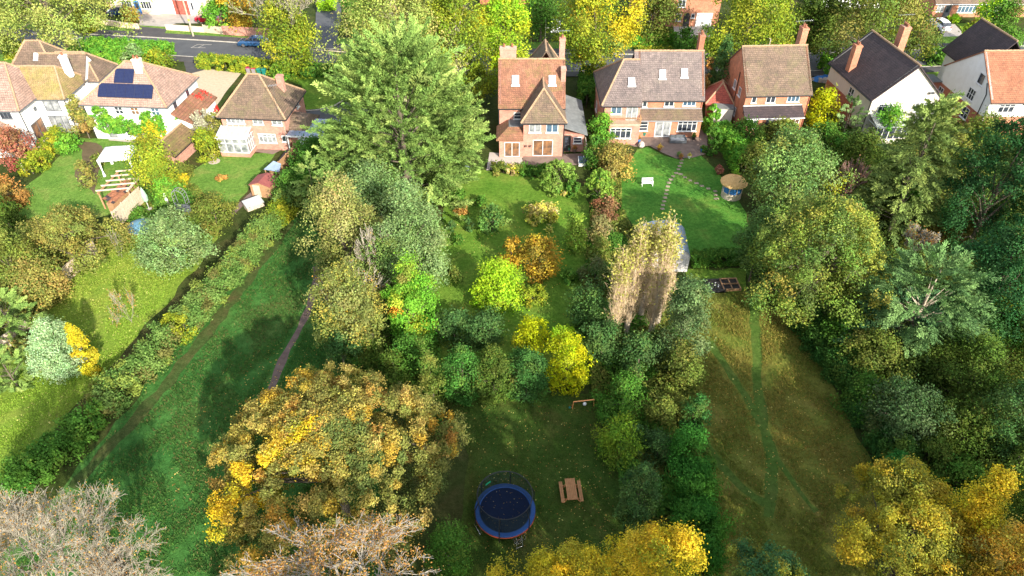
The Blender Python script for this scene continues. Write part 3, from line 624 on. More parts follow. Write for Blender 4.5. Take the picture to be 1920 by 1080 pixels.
MB().box(1.2, 2.6, -.6, -.54, .05, 2.1).build('garage_door', M_WHITE, cp)

# ---- white house with solar panels (B)
B_ = empty('white_house', (-50.4, 76.45, 0), math.radians(-4.6), 'white house with hipped tan roof and dark solar panels, lower wall hidden by climber', 'house', 'houses along the road')
walls(B_, 0, 10.0, 0, 8.2, 4.85, RENDER_W)
roof(B_, 0, 10.0, 0, 8.2, 4.85, 8.3, T_PINK, a0=4.6, a1=3.6, rp=3.6, gutter='fr', gmat=M_GREYF)
sl = math.atan(3.45/3.6)
def panel(x, y, w, h, n_):
    z = 4.85+(y)*(3.45/3.6)+.09
    f = MB()
    f.box(-w/2, w/2, -h/2, h/2, -.02, .03); o = f.build('solar_panel', M_SOLAR, B_, (x, y, z), (sl, 0, 0))
    g = MB()
    for i in range(n_+1): g.box(-w/2+w*i/n_-.012, -w/2+w*i/n_+.012, -h/2, h/2, .03, .036)
    g.box(-w/2, w/2, -h/2-.02, -h/2, -.02, .036); g.box(-w/2, w/2, h/2, h/2+.02, -.02, .036); g.build('panel_frame', M_BLACK, o)
panel(5.2, .95, 6.6, 1.65, 6); panel(4.8, 2.25, 2.3, 1.7, 2)
chimney(B_, 6.55, 2.9, 7.1, 9.0, .85, .7, PEACH, 2)
for u_, g_ in ((1.4, G_PALE), (4.15, G_DARK), (6.1, G_WARM), (8.6, G_BLUE)): window(B_, 'F', 0, u_, 3.35, 1.0, 1.0, 2, 2, gl=g_)
window(B_, 'R', 10.0, 2.0, 3.2, 1.0, 1.1, 1); window(B_, 'R', 10.0, 5.4, 3.2, .9, 1.1, 1)
window(B_, 'F', 0, 5.0, .5, 2.0, 1.4, 3, gl=G_DARK); window(B_, 'F', 0, 2.2, .1, 1.2, 2.0, 1, gl=G_PALE, name='french_door', sill=False)
walls(B_, 10.0, 12.0, .8, 7.6, 2.3, RENDER_W)
leanto(B_, [(12.3, .5, 2.2), (12.3, 7.9, 2.2), (10.02, 7.9, 3.4), (10.02, .5, 3.4)], T_RUST)
pipe(B_, [(-.06, -.06, .1), (-.06, -.06, 4.4)])

# ---- mossy roofed outbuilding between gardens
qa, qb = at(300, 283, 2.2), at(345, 243, 2.2); ln = (qb-qa).length
ob = empty('outbuilding', (qa.x, qa.y, 0), math.atan2(qb.y-qa.y, qb.x-qa.x), 'long low outbuilding with mossy brown roof between two gardens', 'outbuilding')
walls(ob, 0, ln, -1.3, 1.5, 1.9, BR_PINK, gl=(.1, 2.9), gr=(.1, 2.9)); roof(ob, 0, ln, -1.3, 1.5, 1.9, 2.95, tiles('mossy_brown_tiles', (.15, .085, .045), (.20, .12, .06), (.25, .16, .08), (.16, .14, .04), .5), gutter='f'); window(ob, 'L', 0, .1, .7, .8, .9, 1)

# ---- far left white house (A): a garden range, a middle range and two ranges towards the road
A_ = empty('white_house', (-57.0, 74.6, 0), 0, 'large white rendered house at the left edge with several pink and brown roofs', 'house', 'houses along the road')
walls(A_, -9.0, 0, .0, 8.4, 4.8, RENDER_W)
roof(A_, -9.0, 0, 0, 8.4, 4.8, 8.0, T_PINK, a0=0, a1=3.0, rp=5.4, gutter='fr', gmat=M_GREYF)
walls(A_, .02, 3.4, 3.5, 9.0, 4.7, RENDER_W)
roof(A_, -2.5, 3.4, 3.5, 9.2, 4.7, 7.2, T_OLIVE, a0=0, a1=1.3, gutter='fr', gmat=M_GREYF)
walls(A_, -2.0, 3.7, 8.2, 12.6, 4.6, RENDER_W, gr=(10.6, 7.0))
roof(A_, -2.0, 3.7, 8.2, 12.6, 4.6, 7.1, T_BROWN, rp=10.6, a1=0, gutter='b')
walls(A_, 3.5, 4.7, 9.4, 13.8, 4.5, RENDER_W)
roof(A_, -.5, 4.8, 9.2, 14.0, 4.5, 6.9, T_BROWN, a0=0, a1=1.9, gutter='fr', gmat=M_GREYF)
walls(A_, -7.0, -1.0, 10.5, 16, 4.6, RENDER_W); roof(A_, -7.0, -1.0, 10.5, 16.2, 4.6, 7.7, T_BROWN, a0=2, a1=2.2)
window(A_, 'R', 0, 1.9, .1, 2.3, 2.15, 2, gl=G_WARM, fr=M_GREYF, name='patio_window', sill=False)
window(A_, 'F', 3.5, 1.7, 2.75, 1.9, 1.5, 2, gl=G_PALE, fr=M_GREYF, sill=False); window(A_, 'F', 3.5, 1.75, .1, 2.3, 2.1, 3, gl=G_PALE, fr=M_GREYF, name='patio_window', sill=False)
window(A_, 'F', 0, -1.7, 3.5, 1.3, .8, 3, fr=M_GREYF)
MB().lathe(0, 0, [(.0, 0), (.2, .02), (.3, .1)], 12).build('satellite_dish', M_GREYF, A_, (.05, 2.6, 3.5), (0, PI/2, 0))
walls(A_, -9, -1.2, -2.9, 0, 2.2, RENDER_W); roof(A_, -9, -1.2, -2.9, 1.2, 2.2, 3.7, T_PINK, a0=0, a1=2, rp=.0, gutter='fr', gmat=M_GREYF)
window(A_, 'R', -1.2, -1.5, .3, 1.9, 1.6, 2, gl=G_DARK, fr=M_GREYF); window(A_, 'F', -2.9, -4.5, .3, 1.7, 1.6, 2, gl=G_DARK, fr=M_GREYF)
chimney(A_, 3.0, 7.2, 5.6, 8.2, .75, .65, RENDER_W, 1, .2); aerial(A_, 2.6, 12.0, 6.6, 2.0, 1.4, .4)
skylight(A_, -3.4, 11.9, 6.25, math.atan(3.1/2.8), .6, .8); pipe(A_, [(.06, -.06, .1), (.06, -.06, 4.5)]); pipe(A_, [(3.46, 3.4, .1), (3.46, 3.4, 4.5)])

# ---- houses across the road
def at_empty(name, px, py, yaw, label, cat, group=None, dx=0, dy=0):
    p = at(px, py); return empty(name, (p.x+dx, p.y+dy, 0), math.radians(yaw), label, cat, group)
P_ = at_empty('peach_house', 212, 24, -7, 'peach coloured house across the road with white windows and blue door', 'house', 'houses along the road')
walls(P_, 0, 8.5, 0, 8, 5, PEACH); roof(P_, 0, 8.5, 0, 8, 5, 8.2, T_BROWN, a0=3, a1=3)
window(P_, 'F', 0, 3.1, .9, 1.9, 1.3, 4); door(P_, 'F', 0, 4.9, .05, .9, 2.1, M_BLUE, G_DARK); window(P_, 'F', 0, 6.6, .9, 1.9, 1.3, 4); window(P_, 'F', 0, 3.1, 3.2, 1.9, 1.2, 4); window(P_, 'F', 0, 6.6, 3.2, 1.9, 1.2, 4)
pipe(P_, [(.9, -.06, .1), (.9, -.06, 4.6)], M_WHITE)
walls(P_, 8.52, 14.8, .6, 6, 2.7, PEACH, name='garage_wall'); MB().box(8.5, 14.9, .35, 6.2, 2.7, 2.9).build('flat_roof', M_FELT, P_)
gd = MB(); gd.box(11.2, 13.9, .52, .6, .05, 2.4); gd.build('garage_door', T_RED, P_); MB().box(11.0, 11.2, .48, .6, 0, 2.6).box(13.9, 14.1, .48, .6, 0, 2.6).box(11.2, 13.9, .48, .6, 2.4, 2.6).build('door_frame', M_WHITE, P_)
window(P_, 'F', .6, 14.5, .8, .5, 1.3, 1)
Q_ = at_empty('brick_house', 1190, 50, 0, 'brick house across the road with arched doorway and white garage door', 'house', 'houses along the road')
walls(Q_, 0, 13.5, 0, 8, 4.9, BR_ORANGE); roof(Q_, 0, 13.5, 0, 8, 4.9, 8.0, T_SLATE, a0=3, a1=3)
window(Q_, 'F', 0, 1.6, .9, 1.9, 1.3, 3); window(Q_, 'F', 0, 7.0, .9, .8, 1.2, 1); window(Q_, 'F', 0, 1.6, 3.1, 1.9, 1.2, 3); window(Q_, 'F', 0, 7.2, 3.1, 1.2, 1.2, 2)
MB().box(9.9, 12.5, -.05, .03, .05, 2.2).build('garage_door', M_WHITE, Q_); window(Q_, 'F', 0, 9.3, 1.4, .6, .7, 1)
a = MB(); a.box(-.5, .5, -.03, .03, 0, 1.7); a.add([(.5*math.cos(t*PI/8), -.031, 1.7+.5*math.sin(t*PI/8)) for t in range(9)], [tuple(range(9))]); a.build('arched_door', M_BLACK, Q_, (8.35, 0, .05))
K_ = at_empty('brick_bungalow', 1745, 32, 0, 'low orange brick bungalow across the road with wide white windows', 'bungalow', 'houses along the road')
walls(K_, 0, 24, 0, 8, 2.5, BR_ORANGE); roof(K_, 0, 24, 0, 8, 2.5, 5.4, T_BROWN, a0=0, a1=3, gmat=M_WHITE)
window(K_, 'F', 0, 1.1, .9, 1.2, 1.25, 2, gl=G_PALE); door(K_, 'F', 0, 2.4, .05, .9, 2.1, M_GREYF, G_DARK)
for u_, g_ in ((5.6, G_BLUE), (10.6, G_PALE), (17, G_BLUE), (21, G_BLUE)): window(K_, 'F', 0, u_, .75, 3.1, 1.4, 5, top=.28, gl=g_)
Z_ = at_empty('brick_house', 900, 8, 0, 'red roofed house mostly hidden by the yellow green trees across the road', 'house', 'houses along the road')
walls(Z_, 0, 9, 0, 8, 4.9, BR_RED); roof(Z_, 0, 9, 0, 8, 4.9, 8.0, T_BROWN); window(Z_, 'F', 0, 7.6, 2.9, 1.4, 1.3, 3, 3); window(Z_, 'F', 0, 3, 2.9, 1.4, 1.3, 3)
Y_ = at_empty('brick_house', 1530, 15, 0, 'dark roofed house hidden behind the big trees across the road', 'house', 'houses along the road')
walls(Y_, 0, 11, 0, 8, 4.9, RENDER_W); roof(Y_, 0, 11, 0, 8, 4.9, 8.0, T_SLATE); window(Y_, 'F', 0, 2, 1, 1.8, 1.3, 3); window(Y_, 'F', 0, 7, 1, 1.8, 1.3, 3)

# ---- small red roofed garage between E and F
p = at(1345, 222); gr = empty('garage', (p.x, p.y, 0), math.radians(-12), 'small garage with pyramid red tiled roof between two brick houses', 'garage')
walls(gr, -1.5, 1.5, 0, 4.2, 2.3, BR_RED); roof(gr, -1.5, 1.5, 0, 4.2, 2.3, 4.0, T_RED, axis='y', a0=1.7, a1=1.7, gutter=''); MB().box(-.8, 1.6, -1.7, -.4, 2.1, 2.22).build('flat_roof', M_FELT, gr)
MB().box(-.75, 1.55, -1.6, -.3, 0, 2.1).build('store', RENDER_C, gr)

# ------------------------------------------------------------ vegetation
PAL = dict(
 deep=[(.040, .075, .016, 3), (.065, .10, .022, 2), (.10, .125, .030, 1)],
 green=[(.045, .115, .022, 3), (.065, .14, .026, 2), (.09, .155, .03, 1)],
 bright=[(.07, .19, .028, 3), (.11, .23, .035, 2), (.15, .25, .035, 1)],
 lime=[(.17, .30, .020, 3), (.24, .34, .022, 2), (.30, .34, .03, 1)],
 olive=[(.085, .115, .028, 3), (.125, .14, .035, 2), (.17, .15, .05, 1)],
 olivebrown=[(.15, .155, .05, 3), (.21, .18, .06, 3), (.28, .17, .07, 1), (.10, .13, .04, 2)],
 pale=[(.18, .215, .065, 3), (.23, .25, .085, 2), (.29, .26, .12, 1)],
 cyp=[(.105, .165, .052, 3), (.14, .20, .064, 3), (.19, .235, .085, 1)],
 silver=[(.12, .18, .085, 3), (.16, .22, .115, 3), (.09, .14, .06, 1)],
 bluegrey=[(.22, .30, .21, 3), (.28, .36, .27, 2), (.16, .24, .16, 1)],
 teal=[(.040, .085, .032, 3), (.055, .11, .042, 2), (.085, .13, .045, 1)],
 yellowgreen=[(.15, .19, .022, 3), (.21, .22, .025, 2), (.28, .25, .03, 1), (.08, .13, .022, 2)],
 yellow=[(.34, .28, .02, 3), (.42, .31, .03, 2), (.28, .27, .03, 1)],
 acid=[(.26, .28, .008, 3), (.32, .31, .01, 2), (.18, .22, .01, 1)],
 gold=[(.42, .29, .02, 3), (.48, .31, .03, 2), (.32, .26, .025, 2), (.18, .18, .025, 2)],
 orange=[(.44, .24, .035, 3), (.50, .33, .06, 3), (.38, .17, .03, 1), (.17, .16, .05, 2), (.30, .24, .08, 2)],
 autumn=[(.31, .235, .085, 4), (.34, .255, .09, 3), (.36, .17, .05, 1), (.18, .17, .06, 4), (.38, .23, .03, 3), (.09, .11, .04, 5)],
 bronze=[(.30, .17, .025, 3), (.22, .12, .03, 2), (.36, .24, .03, 2), (.12, .11, .03, 2)],
 pinkgold=[(.42, .34, .20, 3), (.44, .40, .12, 2), (.45, .43, .05, 2), (.30, .20, .14, 1)],
 plum=[(.17, .075, .06, 3), (.24, .12, .08, 2), (.12, .10, .05, 2)],
 wine=[(.20, .06, .06, 3), (.26, .10, .09, 2), (.30, .16, .12, 1)],
 scarlet=[(.55, .03, .035, 3), (.62, .07, .07, 2)],
 russet=[(.28, .13, .05, 3), (.36, .19, .07, 2), (.18, .13, .05, 2)],
 grey=[(.28, .27, .25, 3), (.36, .35, .33, 2)],
)
RNG = np.random.default_rng(11)
def unit(v): return v/np.maximum(1e-6, np.linalg.norm(v, axis=-1, keepdims=True))
def leafmesh(name, Pc, Nn, L, Wd, col, mat, axis=None, parent=None):
    """one small rhombic leaf at every centre; Nn its normal, axis its long direction"""
    n_ = len(Pc)
    if axis is None: axis = RNG.normal(size=(n_, 3))
    a = unit(axis-Nn*np.sum(axis*Nn, 1, keepdims=True)); b_ = np.cross(Nn, a)
    L = np.broadcast_to(np.asarray(L, float), (n_,))[:, None]*.5; Wd = np.broadcast_to(np.asarray(Wd, float), (n_,))[:, None]*.5
    V = np.stack([Pc-a*L, Pc-b_*Wd+a*L*.1, Pc+a*L, Pc+b_*Wd+a*L*.1], 1).reshape(-1, 3).astype(np.float32)
    me = bpy.data.meshes.new(name); me.vertices.add(n_*4); me.loops.add(n_*4); me.polygons.add(n_)
    me.vertices.foreach_set('co', V.ravel()); me.loops.foreach_set('vertex_index', np.arange(n_*4, dtype=np.int32))
    me.polygons.foreach_set('loop_start', np.arange(0, n_*4, 4, dtype=np.int32)); me.polygons.foreach_set('loop_total', np.full(n_, 4, np.int32))
    me.update(calc_edges=True); at_ = me.attributes.new('leafcol', 'FLOAT_COLOR', 'POINT')
    c = np.repeat(np.concatenate([np.clip(col, 0.003, .9), np.ones((n_, 1))], 1), 4, 0).astype(np.float32)
    at_.data.foreach_set('color', c.ravel()); me.materials.append(mat)
    o = bpy.data.objects.new(name, me); C.objects.link(o); o.parent = parent; return o
def segmesh(name, p0, p1, r0, r1, mat, parent=None, k=4):
    p0 = np.asarray(p0, float); p1 = np.asarray(p1, float); n_ = len(p0); d = unit(p1-p0)
    u = unit(np.cross(d, np.where(np.abs(d[:, 2:3]) > .9, [[1., 0, 0]], [[0, 0, 1.]]))); w = np.cross(d, u)
    A = []; 
    for j in range(k):
        t = 2*PI*j/k; e = u*math.cos(t)+w*math.sin(t); A += [p0+e*np.asarray(r0)[:, None], p1+e*np.asarray(r1)[:, None]]
    V = np.stack(A, 1).reshape(-1, 3).astype(np.float32); base = np.arange(n_, dtype=np.int32)[:, None, None]*2*k
    q = np.array([[2*j, 2*((j+1) % k), 2*((j+1) % k)+1, 2*j+1] for j in range(k)], np.int32)[None]
    I = (base+q).ravel().astype(np.int32); nf = n_*k
    me = bpy.data.meshes.new(name); me.vertices.add(len(V)); me.loops.add(nf*4); me.polygons.add(nf)
    me.vertices.foreach_set('co', V.ravel()); me.loops.foreach_set('vertex_index', I)
    me.polygons.foreach_set('loop_start', np.arange(0, nf*4, 4, dtype=np.int32)); me.polygons.foreach_set('loop_total', np.full(nf, 4, np.int32))
    me.update(calc_edges=True); me.materials.append(mat)
    o = bpy.data.objects.new(name, me); C.objects.link(o); o.parent = parent; return o
def pal_pick(pal, n_, rng):
    P = PAL[pal] if isinstance(pal, str) else pal
    a = np.array(P, float); w = a[:, 3]/a[:, 3].sum(); return a[rng.choice(len(a), n_, p=w), :3]*[1.42, 1.50, 1.08]
def prof(kind, t):                       # outline radius (0..1) at height fraction t
    if kind == 'round': return np.sqrt(np.clip(1-(2*t-1)**2, 0, 1))
    if kind == 'dome': return np.where(t < .35, .86+.14*np.sin(t/.35*PI/2), np.sqrt(np.clip(1-((t-.35)/.65)**2, 0, 1)))
    if kind == 'cone': return np.clip(1.02-t, 0, 1)**.75*np.clip(t*9+.35, 0, 1)
    if kind == 'egg': return np.clip(np.sin(np.clip(t, 0, 1)**.72*PI), 0, 1)**.7
    if kind == 'column': return np.clip(t*6+.4, 0, 1)*np.clip((1-t)*2.2, 0, 1)**.6
    if kind == 'fan': return np.clip(.25+t*1.3, 0, 1)*np.sqrt(np.clip(1-(np.clip((t-.45)/.55, 0, 1))**2, 0, 1))
    return np.ones_like(t)
def crown_points(rx, ry, z0, hz, nl, npf, kind, pal, rng, fluff=1.0, lobes=.16, patch=None, clip=False, low=None, blend=0):
    """leaf centres, normals, colours: crown surface -> boughs -> twigs -> leaves"""
    t = rng.uniform(0.02, 1, npf*6); t = 1-(1-t)**(1+.75*min(1.2, max(0, 2*rx/hz-.9))); r = prof(kind, t); keep = rng.uniform(0, 1, len(t)) < (r*.55+.45)
    t = t[keep][:npf]; r = r[keep][:npf]; n1 = len(t); th = rng.uniform(0, 2*PI, n1)
    ph = rng.uniform(0, 2*PI, 4)
    lob = 1+lobes*(np.sin(3*th+ph[0]+4*t)+.7*np.sin(5*th+ph[1]-5*t)+.5*np.sin(2*th+ph[2]+7*t))
    R = min(rx, ry, hz/2*1.3); pr = np.clip(2.75*R/math.sqrt(npf), .085*R, .55*R)*rng.uniform(.65, 1.35, n1)*(.62 if clip else 1)
    rr = rng.uniform(.72, 1.0, n1) if not clip else rng.uniform(.93, 1.0, n1); rr = np.where(rng.uniform(0, 1, n1) < .22, rr*.62, rr)
    fx = np.clip(rx*r*lob*rr-pr*.55, 0, None); fy = np.clip(ry*r*lob*rr-pr*.55, 0, None)
    c1 = np.stack([fx*np.cos(th), fy*np.sin(th), z0+hz*t*(1-.5*pr/hz)-pr*.2], 1)
    c1[:, 2] = np.maximum(c1[:, 2], z0+pr*.25)
    col1 = pal_pick(pal, n1, rng)
    m_ = rng.uniform(0, 1, n1) < (.10 if not clip else 0); col1[m_] = .5*col1[m_]+.5*pal_pick('olive', int(m_.sum()), rng); col1 = col1*rng.uniform(.82, 1.16, (n1, 1))*(1+rng.normal(size=(n1, 3))*.07)
    if blend: col1 = col1*(1-blend)+col1.mean(0)*blend
    if patch:                              # a bough of another colour on one side: (angle, half-width, palette)
        for a0, hw, pp in patch:
            m_ = (np.abs((th-a0+PI) % (2*PI)-PI) < hw) & (rng.uniform(0, 1, n1) < .8); col1[m_] = pal_pick(pp, int(m_.sum()), rng)
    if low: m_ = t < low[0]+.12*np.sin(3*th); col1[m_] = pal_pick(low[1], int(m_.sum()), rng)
    cen = np.array([0, 0, z0+hz*.35]); out = unit(c1-cen)
    k2 = 13; idx = np.repeat(np.arange(n1), k2); n2 = len(idx)
    d2 = unit(rng.normal(size=(n2, 3))+out[idx]*.75+np.array([0, 0, .3])); c2 = c1[idx]+d2*(pr[idx]*rng.uniform(.55, 1.05, n2))[:, None]
    col2 = col1[idx]*.6+pal_pick(pal, n2, rng)*.4 if not (patch or low) else col1[idx]; col2 = col2*rng.uniform(.75, 1.25, (n2, 1))
    w2 = rng.uniform(.3, 1.0, n2); w2 /= w2.sum(); i3 = rng.choice(n2, nl, p=w2)
    P = c2[i3]+rng.normal(size=(nl, 3))*(pr[idx][i3]*.24*fluff)[:, None]
    ou = unit(P-c1[idx][i3]); N = unit(ou*.9+rng.normal(size=(nl, 3))*.62+np.array([0, 0, .35]))
    cc = col2[i3]*rng.uniform(.72, 1.3, (nl, 1))*(1+rng.normal(size=(nl, 3))*.05)
    P[:, 2] = np.maximum(P[:, 2], .04)
    return P, N, cc, c1, pr
def solve(px, py, w, h, tb, ground=None):
    zc = 2.0
    for _ in range(14):
        p = at(px, py, zc); d = depth(p); rx = w/2*d/FPX; hv = h/2*d/FPX
        dl = math.sqrt(p.x**2+p.y**2+(p.z-CAMH)**2); s_ = (CAMH-zc)/dl; c_ = math.sqrt(1-s_*s_)
        ry = rx; rz2 = (hv**2-(ry*s_)**2)/c_**2
        rz = math.sqrt(rz2) if rz2 > 0 else 0
        if rz < .45*rx: rz = .45*rx; ry = math.sqrt(max(.04*rx*rx, hv**2-(rz*c_)**2))/s_; ry = max(ry, .35*rx)
        zc = .5*zc+.5*(rz+tb)
    return p, rx, ry, rz, d
NLEAF = [0]; KD = 1.65
def plant(label, cat, px, py, w, h, tb, pal, kind='round', name=None, npf=None, dens=1.0, leaf=1.0, style='broad', group=None, seed=None, lobes=.16, patch=None, bark=None, fluff=1.0, limbs=None, zs=1.0, loc=None, dims=None, **kw):
    if loc is None: p, rx, ry, rz, d = solve(px, py, w, h, tb)
    else: p = Vector((loc[0], loc[1], 0)); rx, ry, rz = dims; d = 40; w = rx*2*FPX/d; h = w
    rng = np.random.default_rng(seed if seed is not None else int(px*7+py*13) % 99991)
    name = name or cat.replace(' ', '_'); o = empty(name, (p.x, p.y, 0), 0, label, cat, group)
    hz = 2*rz*zs; z0 = max(tb, .05) if tb > 0 else .05
    area = w*h; ls = max(.10, 4.4*d/FPX)*leaf
    if style == 'broad' or style == 'clipped':
        if npf is None: npf = int(np.clip(area/(330 if style == 'broad' else 45), 14, 190))
        nl = int(np.clip(area*.50*dens*KD/leaf**1.5, 350, 200000)); NLEAF[0] += nl
        P, N, cc, c1, pr = crown_points(rx, ry, z0, hz, nl, npf, kind, pal, rng, fluff*(.6 if style == 'clipped' else 1), lobes if style == 'broad' else .03, patch, style == 'clipped', kw.get('low'), kw.get('blend', 0))
        leafmesh('crown', P, N, ls*rng.uniform(.7, 1.25, nl), ls*.62, cc, M_LEAF, parent=o)
        if area > 1500:
            k = limbs if limbs is not None else min(26, max(4, len(c1)//5)); sel = rng.choice(len(c1), min(k, len(c1)), replace=False)
            tr = min(.26, max(.05, rx*.05)); top = z0+hz*.55; p0, p1, r0, r1 = [], [], [], []
            lean = rng.normal(size=2)*rx*.04
            for i in range(4):
                a, b_ = i/4, (i+1)/4
                p0.append([lean[0]*a, lean[1]*a, top*a]); p1.append([lean[0]*b_, lean[1]*b_, top*b_]); r0.append(tr*(1.15-a*.8)); r1.append(tr*(1.15-b_*.8))
            segmesh('trunk', p0, p1, r0, r1, bark or M_BARK, o, 7)
            p0, p1, r0, r1 = [], [], [], []
            for j in sel:
                e = c1[j]; zz = max(z0*.6, min(top*.95, e[2]*.55)); s_ = np.array([lean[0]*zz/top, lean[1]*zz/top, zz]); m_ = (s_+e)/2+np.array([0, 0, .12*np.linalg.norm(e-s_)])+rng.normal(size=3)*.06*rx
                for a, b_, ra, rb in ((s_, m_, tr*.45, tr*.28), (m_, e, tr*.28, tr*.12)): p0.append(a); p1.append(b_); r0.append(ra); r1.append(rb)
                for q in range(4):
                    tip = e+unit(rng.normal(size=3)+unit(e-s_)*.8)*pr[j]*1.0; p0.append(e); p1.append(tip); r0.append(tr*.10); r1.append(tr*.03)
            segmesh('branches', p0, p1, r0, r1, bark or M_BARK, o, 5)
    elif style == 'plume':                   # feathery conifer sprays
        ns = int(np.clip(area/ kw.get('per', 95), 60, 1500)); t = rng.uniform(.03, 1, ns*3); r = prof(kind, t); keep = rng.uniform(0, 1, len(t)) < r*.5+.5
        t = t[keep][:ns]; r = r[keep][:ns]; ns = len(t); th = rng.uniform(0, 2*PI, ns)
        ph = rng.uniform(0, 6, 2); lob = 1+lobes*(np.sin(4*th+ph[0]+5*t)+.7*np.sin(7*th+ph[1]-6*t)); rin = rng.uniform(.45, .98, ns)**.8
        base = np.stack([rx*r*lob*rin*.80*np.cos(th), ry*r*lob*rin*.80*np.sin(th), z0+hz*t*.96], 1)+rng.normal(size=(ns, 3))*np.array([.05*rx, .05*rx, .02*hz])
        up = kw.get('up', .35); dirn = unit(np.stack([np.cos(th), np.sin(th), up+1.1*t**3+rng.normal(size=ns)*.22], 1)+rng.normal(size=(ns, 3))*.34)
        Ls = kw.get('spray', .26)*max(rx, rz*.8)*rng.uniform(.6, 1.3, ns)
        col1 = pal_pick(pal, ns, rng)*rng.uniform(.8, 1.2, (ns, 1))
        nl = int(np.clip(area*.62*dens*KD, 600, 220000)); NLEAF[0] += nl; i = rng.integers(0, ns, nl); s_ = rng.uniform(0, 1, nl)
        side = unit(np.cross(dirn, np.array([[0, 0, 1.]])+rng.normal(size=(ns, 3))*.35)); nrm = unit(np.cross(side, dirn)); nrm = nrm*np.sign(nrm[:, 2:3]+1e-6)
        lat = rng.normal(size=nl)*.20*(1-s_*.85)*Ls[i]*kw.get('wide', 1)
        # side twigs leave the axis at an angle: clump the lateral offset
        comb = np.abs(lat)*.75
        P = base[i]+dirn[i]*(s_*Ls[i]+comb)[:, None]+side[i]*lat[:, None]+nrm[i]*(rng.normal(size=nl)*.03*Ls[i])[:, None]-np.array([0, 0, 1.])*((s_**2)*Ls[i]*kw.get('droop', .08))[:, None]
        ax = unit(dirn[i]+side[i]*(np.sign(lat)*.8)[:, None]); N = unit(nrm[i]+rng.normal(size=(nl, 3))*.35)
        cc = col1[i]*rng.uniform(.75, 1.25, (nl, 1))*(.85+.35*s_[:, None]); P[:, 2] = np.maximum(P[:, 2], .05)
        leafmesh('crown', P, N, ls*1.35*rng.uniform(.7, 1.2, nl), ls*.42, cc, M_NEEDLE, axis=ax, parent=o)
        tr = max(.06, rx*.05); top = z0+hz*.9
        segmesh('trunk', [[0, 0, 0], [0, 0, top*.5]], [[0, 0, top*.5], [0, 0, top]], [tr, tr*.6], [tr*.6, tr*.1], bark or M_BARK, o, 7)
        sel = rng.choice(ns, min(ns, int(25+area/3500)), replace=False); e = base[sel]+dirn[sel]*Ls[sel][:, None]*.1-base[sel]*.18; st = e*np.array([[.05, .05, .72]])
        segmesh('branches', st, e, np.full(len(sel), tr*.28), np.full(len(sel), tr*.06), bark or M_BARK, o, 4)
    elif style == 'twig':                    # bare crown of fine branches, few leaves left
        segs = []; up = kw.get('up', .25); lv = kw.get('levels', 7); jit = kw.get('jit', .34); na = kw.get('arms', 7)
        fr = [(np.zeros(3), unit(np.array([math.cos(a), math.sin(a), rng.uniform(.35, 1.9)])), 1.0, 1) for a in np.linspace(0, 2*PI, na, endpoint=False)+rng.uniform(0, .5, na)]
        while fr:
            q, dr, ln, k = fr.pop(); e = q+dr*ln*rng.uniform(.8, 1.15); m_ = (q+e)/2+rng.normal(size=3)*.035*ln
            segs.append((q, m_, k)); segs.append((m_, e, k))
            if k < lv:
                for c_ in range(3 if rng.uniform() < kw.get('fork', .38) else 2):
                    nd = unit(dr+rng.normal(size=3)*jit+np.array([0, 0, up*.35])); fr.append((e, nd, ln*rng.uniform(.70, .90), k+1))
            if k > 1:
                for q0 in (m_, q+(e-q)*rng.uniform(.2, .9), e):
                    nd = unit(dr+rng.normal(size=3)*.5+np.array([0, 0, up*.3])); segs.append((q0, q0+nd*ln*rng.uniform(.3, .75), lv))
        a = np.array([s_[0] for s_ in segs]); b_ = np.array([s_[1] for s_ in segs]); kk = np.array([s_[2] for s_ in segs])
        ex = np.percentile(np.abs(b_[:, :2]), 97); zt = np.percentile(b_[:, 2], 99); sc = np.array([rx/ex, ry/ex, hz/zt])
        zz = kw.get('z0', z0); a = a*sc+[0, 0, zz]; b_ = b_*sc+[0, 0, zz]
        tr = kw.get('thick', min(.2, max(.05, rx*.035))); rmin = kw.get('rmin', max(.012, .38*d/FPX)); rad = np.maximum(rmin, tr*.60**kk)
        segmesh('branches', a, b_, rad, np.maximum(rmin*.7, rad*.8), bark or M_TWIG, o, 4)
        segmesh('trunk', [[0, 0, 0]], [[0, 0, zz+.05]], [tr*1.1], [tr*.8], bark or M_TWIG, o, 7)
        ends = b_[kk >= lv-1]; nl = int(np.clip(area*.10*dens, 60, 30000)); i = rng.integers(0, len(ends), nl)
        g_ = rng.uniform(0, 1, len(ends)) < kw.get('leafy', .5); i = i[g_[i]]; nl = len(i); NLEAF[0] += nl
        if nl: leafmesh('crown', ends[i]+rng.normal(size=(nl, 3))*.12*leaf, unit(rng.normal(size=(nl, 3))+[0, 0, .6]), ls*.9, ls*.6, pal_pick(pal, nl, rng)*rng.uniform(.8, 1.2, (nl, 1)), M_LEAF, parent=o)
    return o

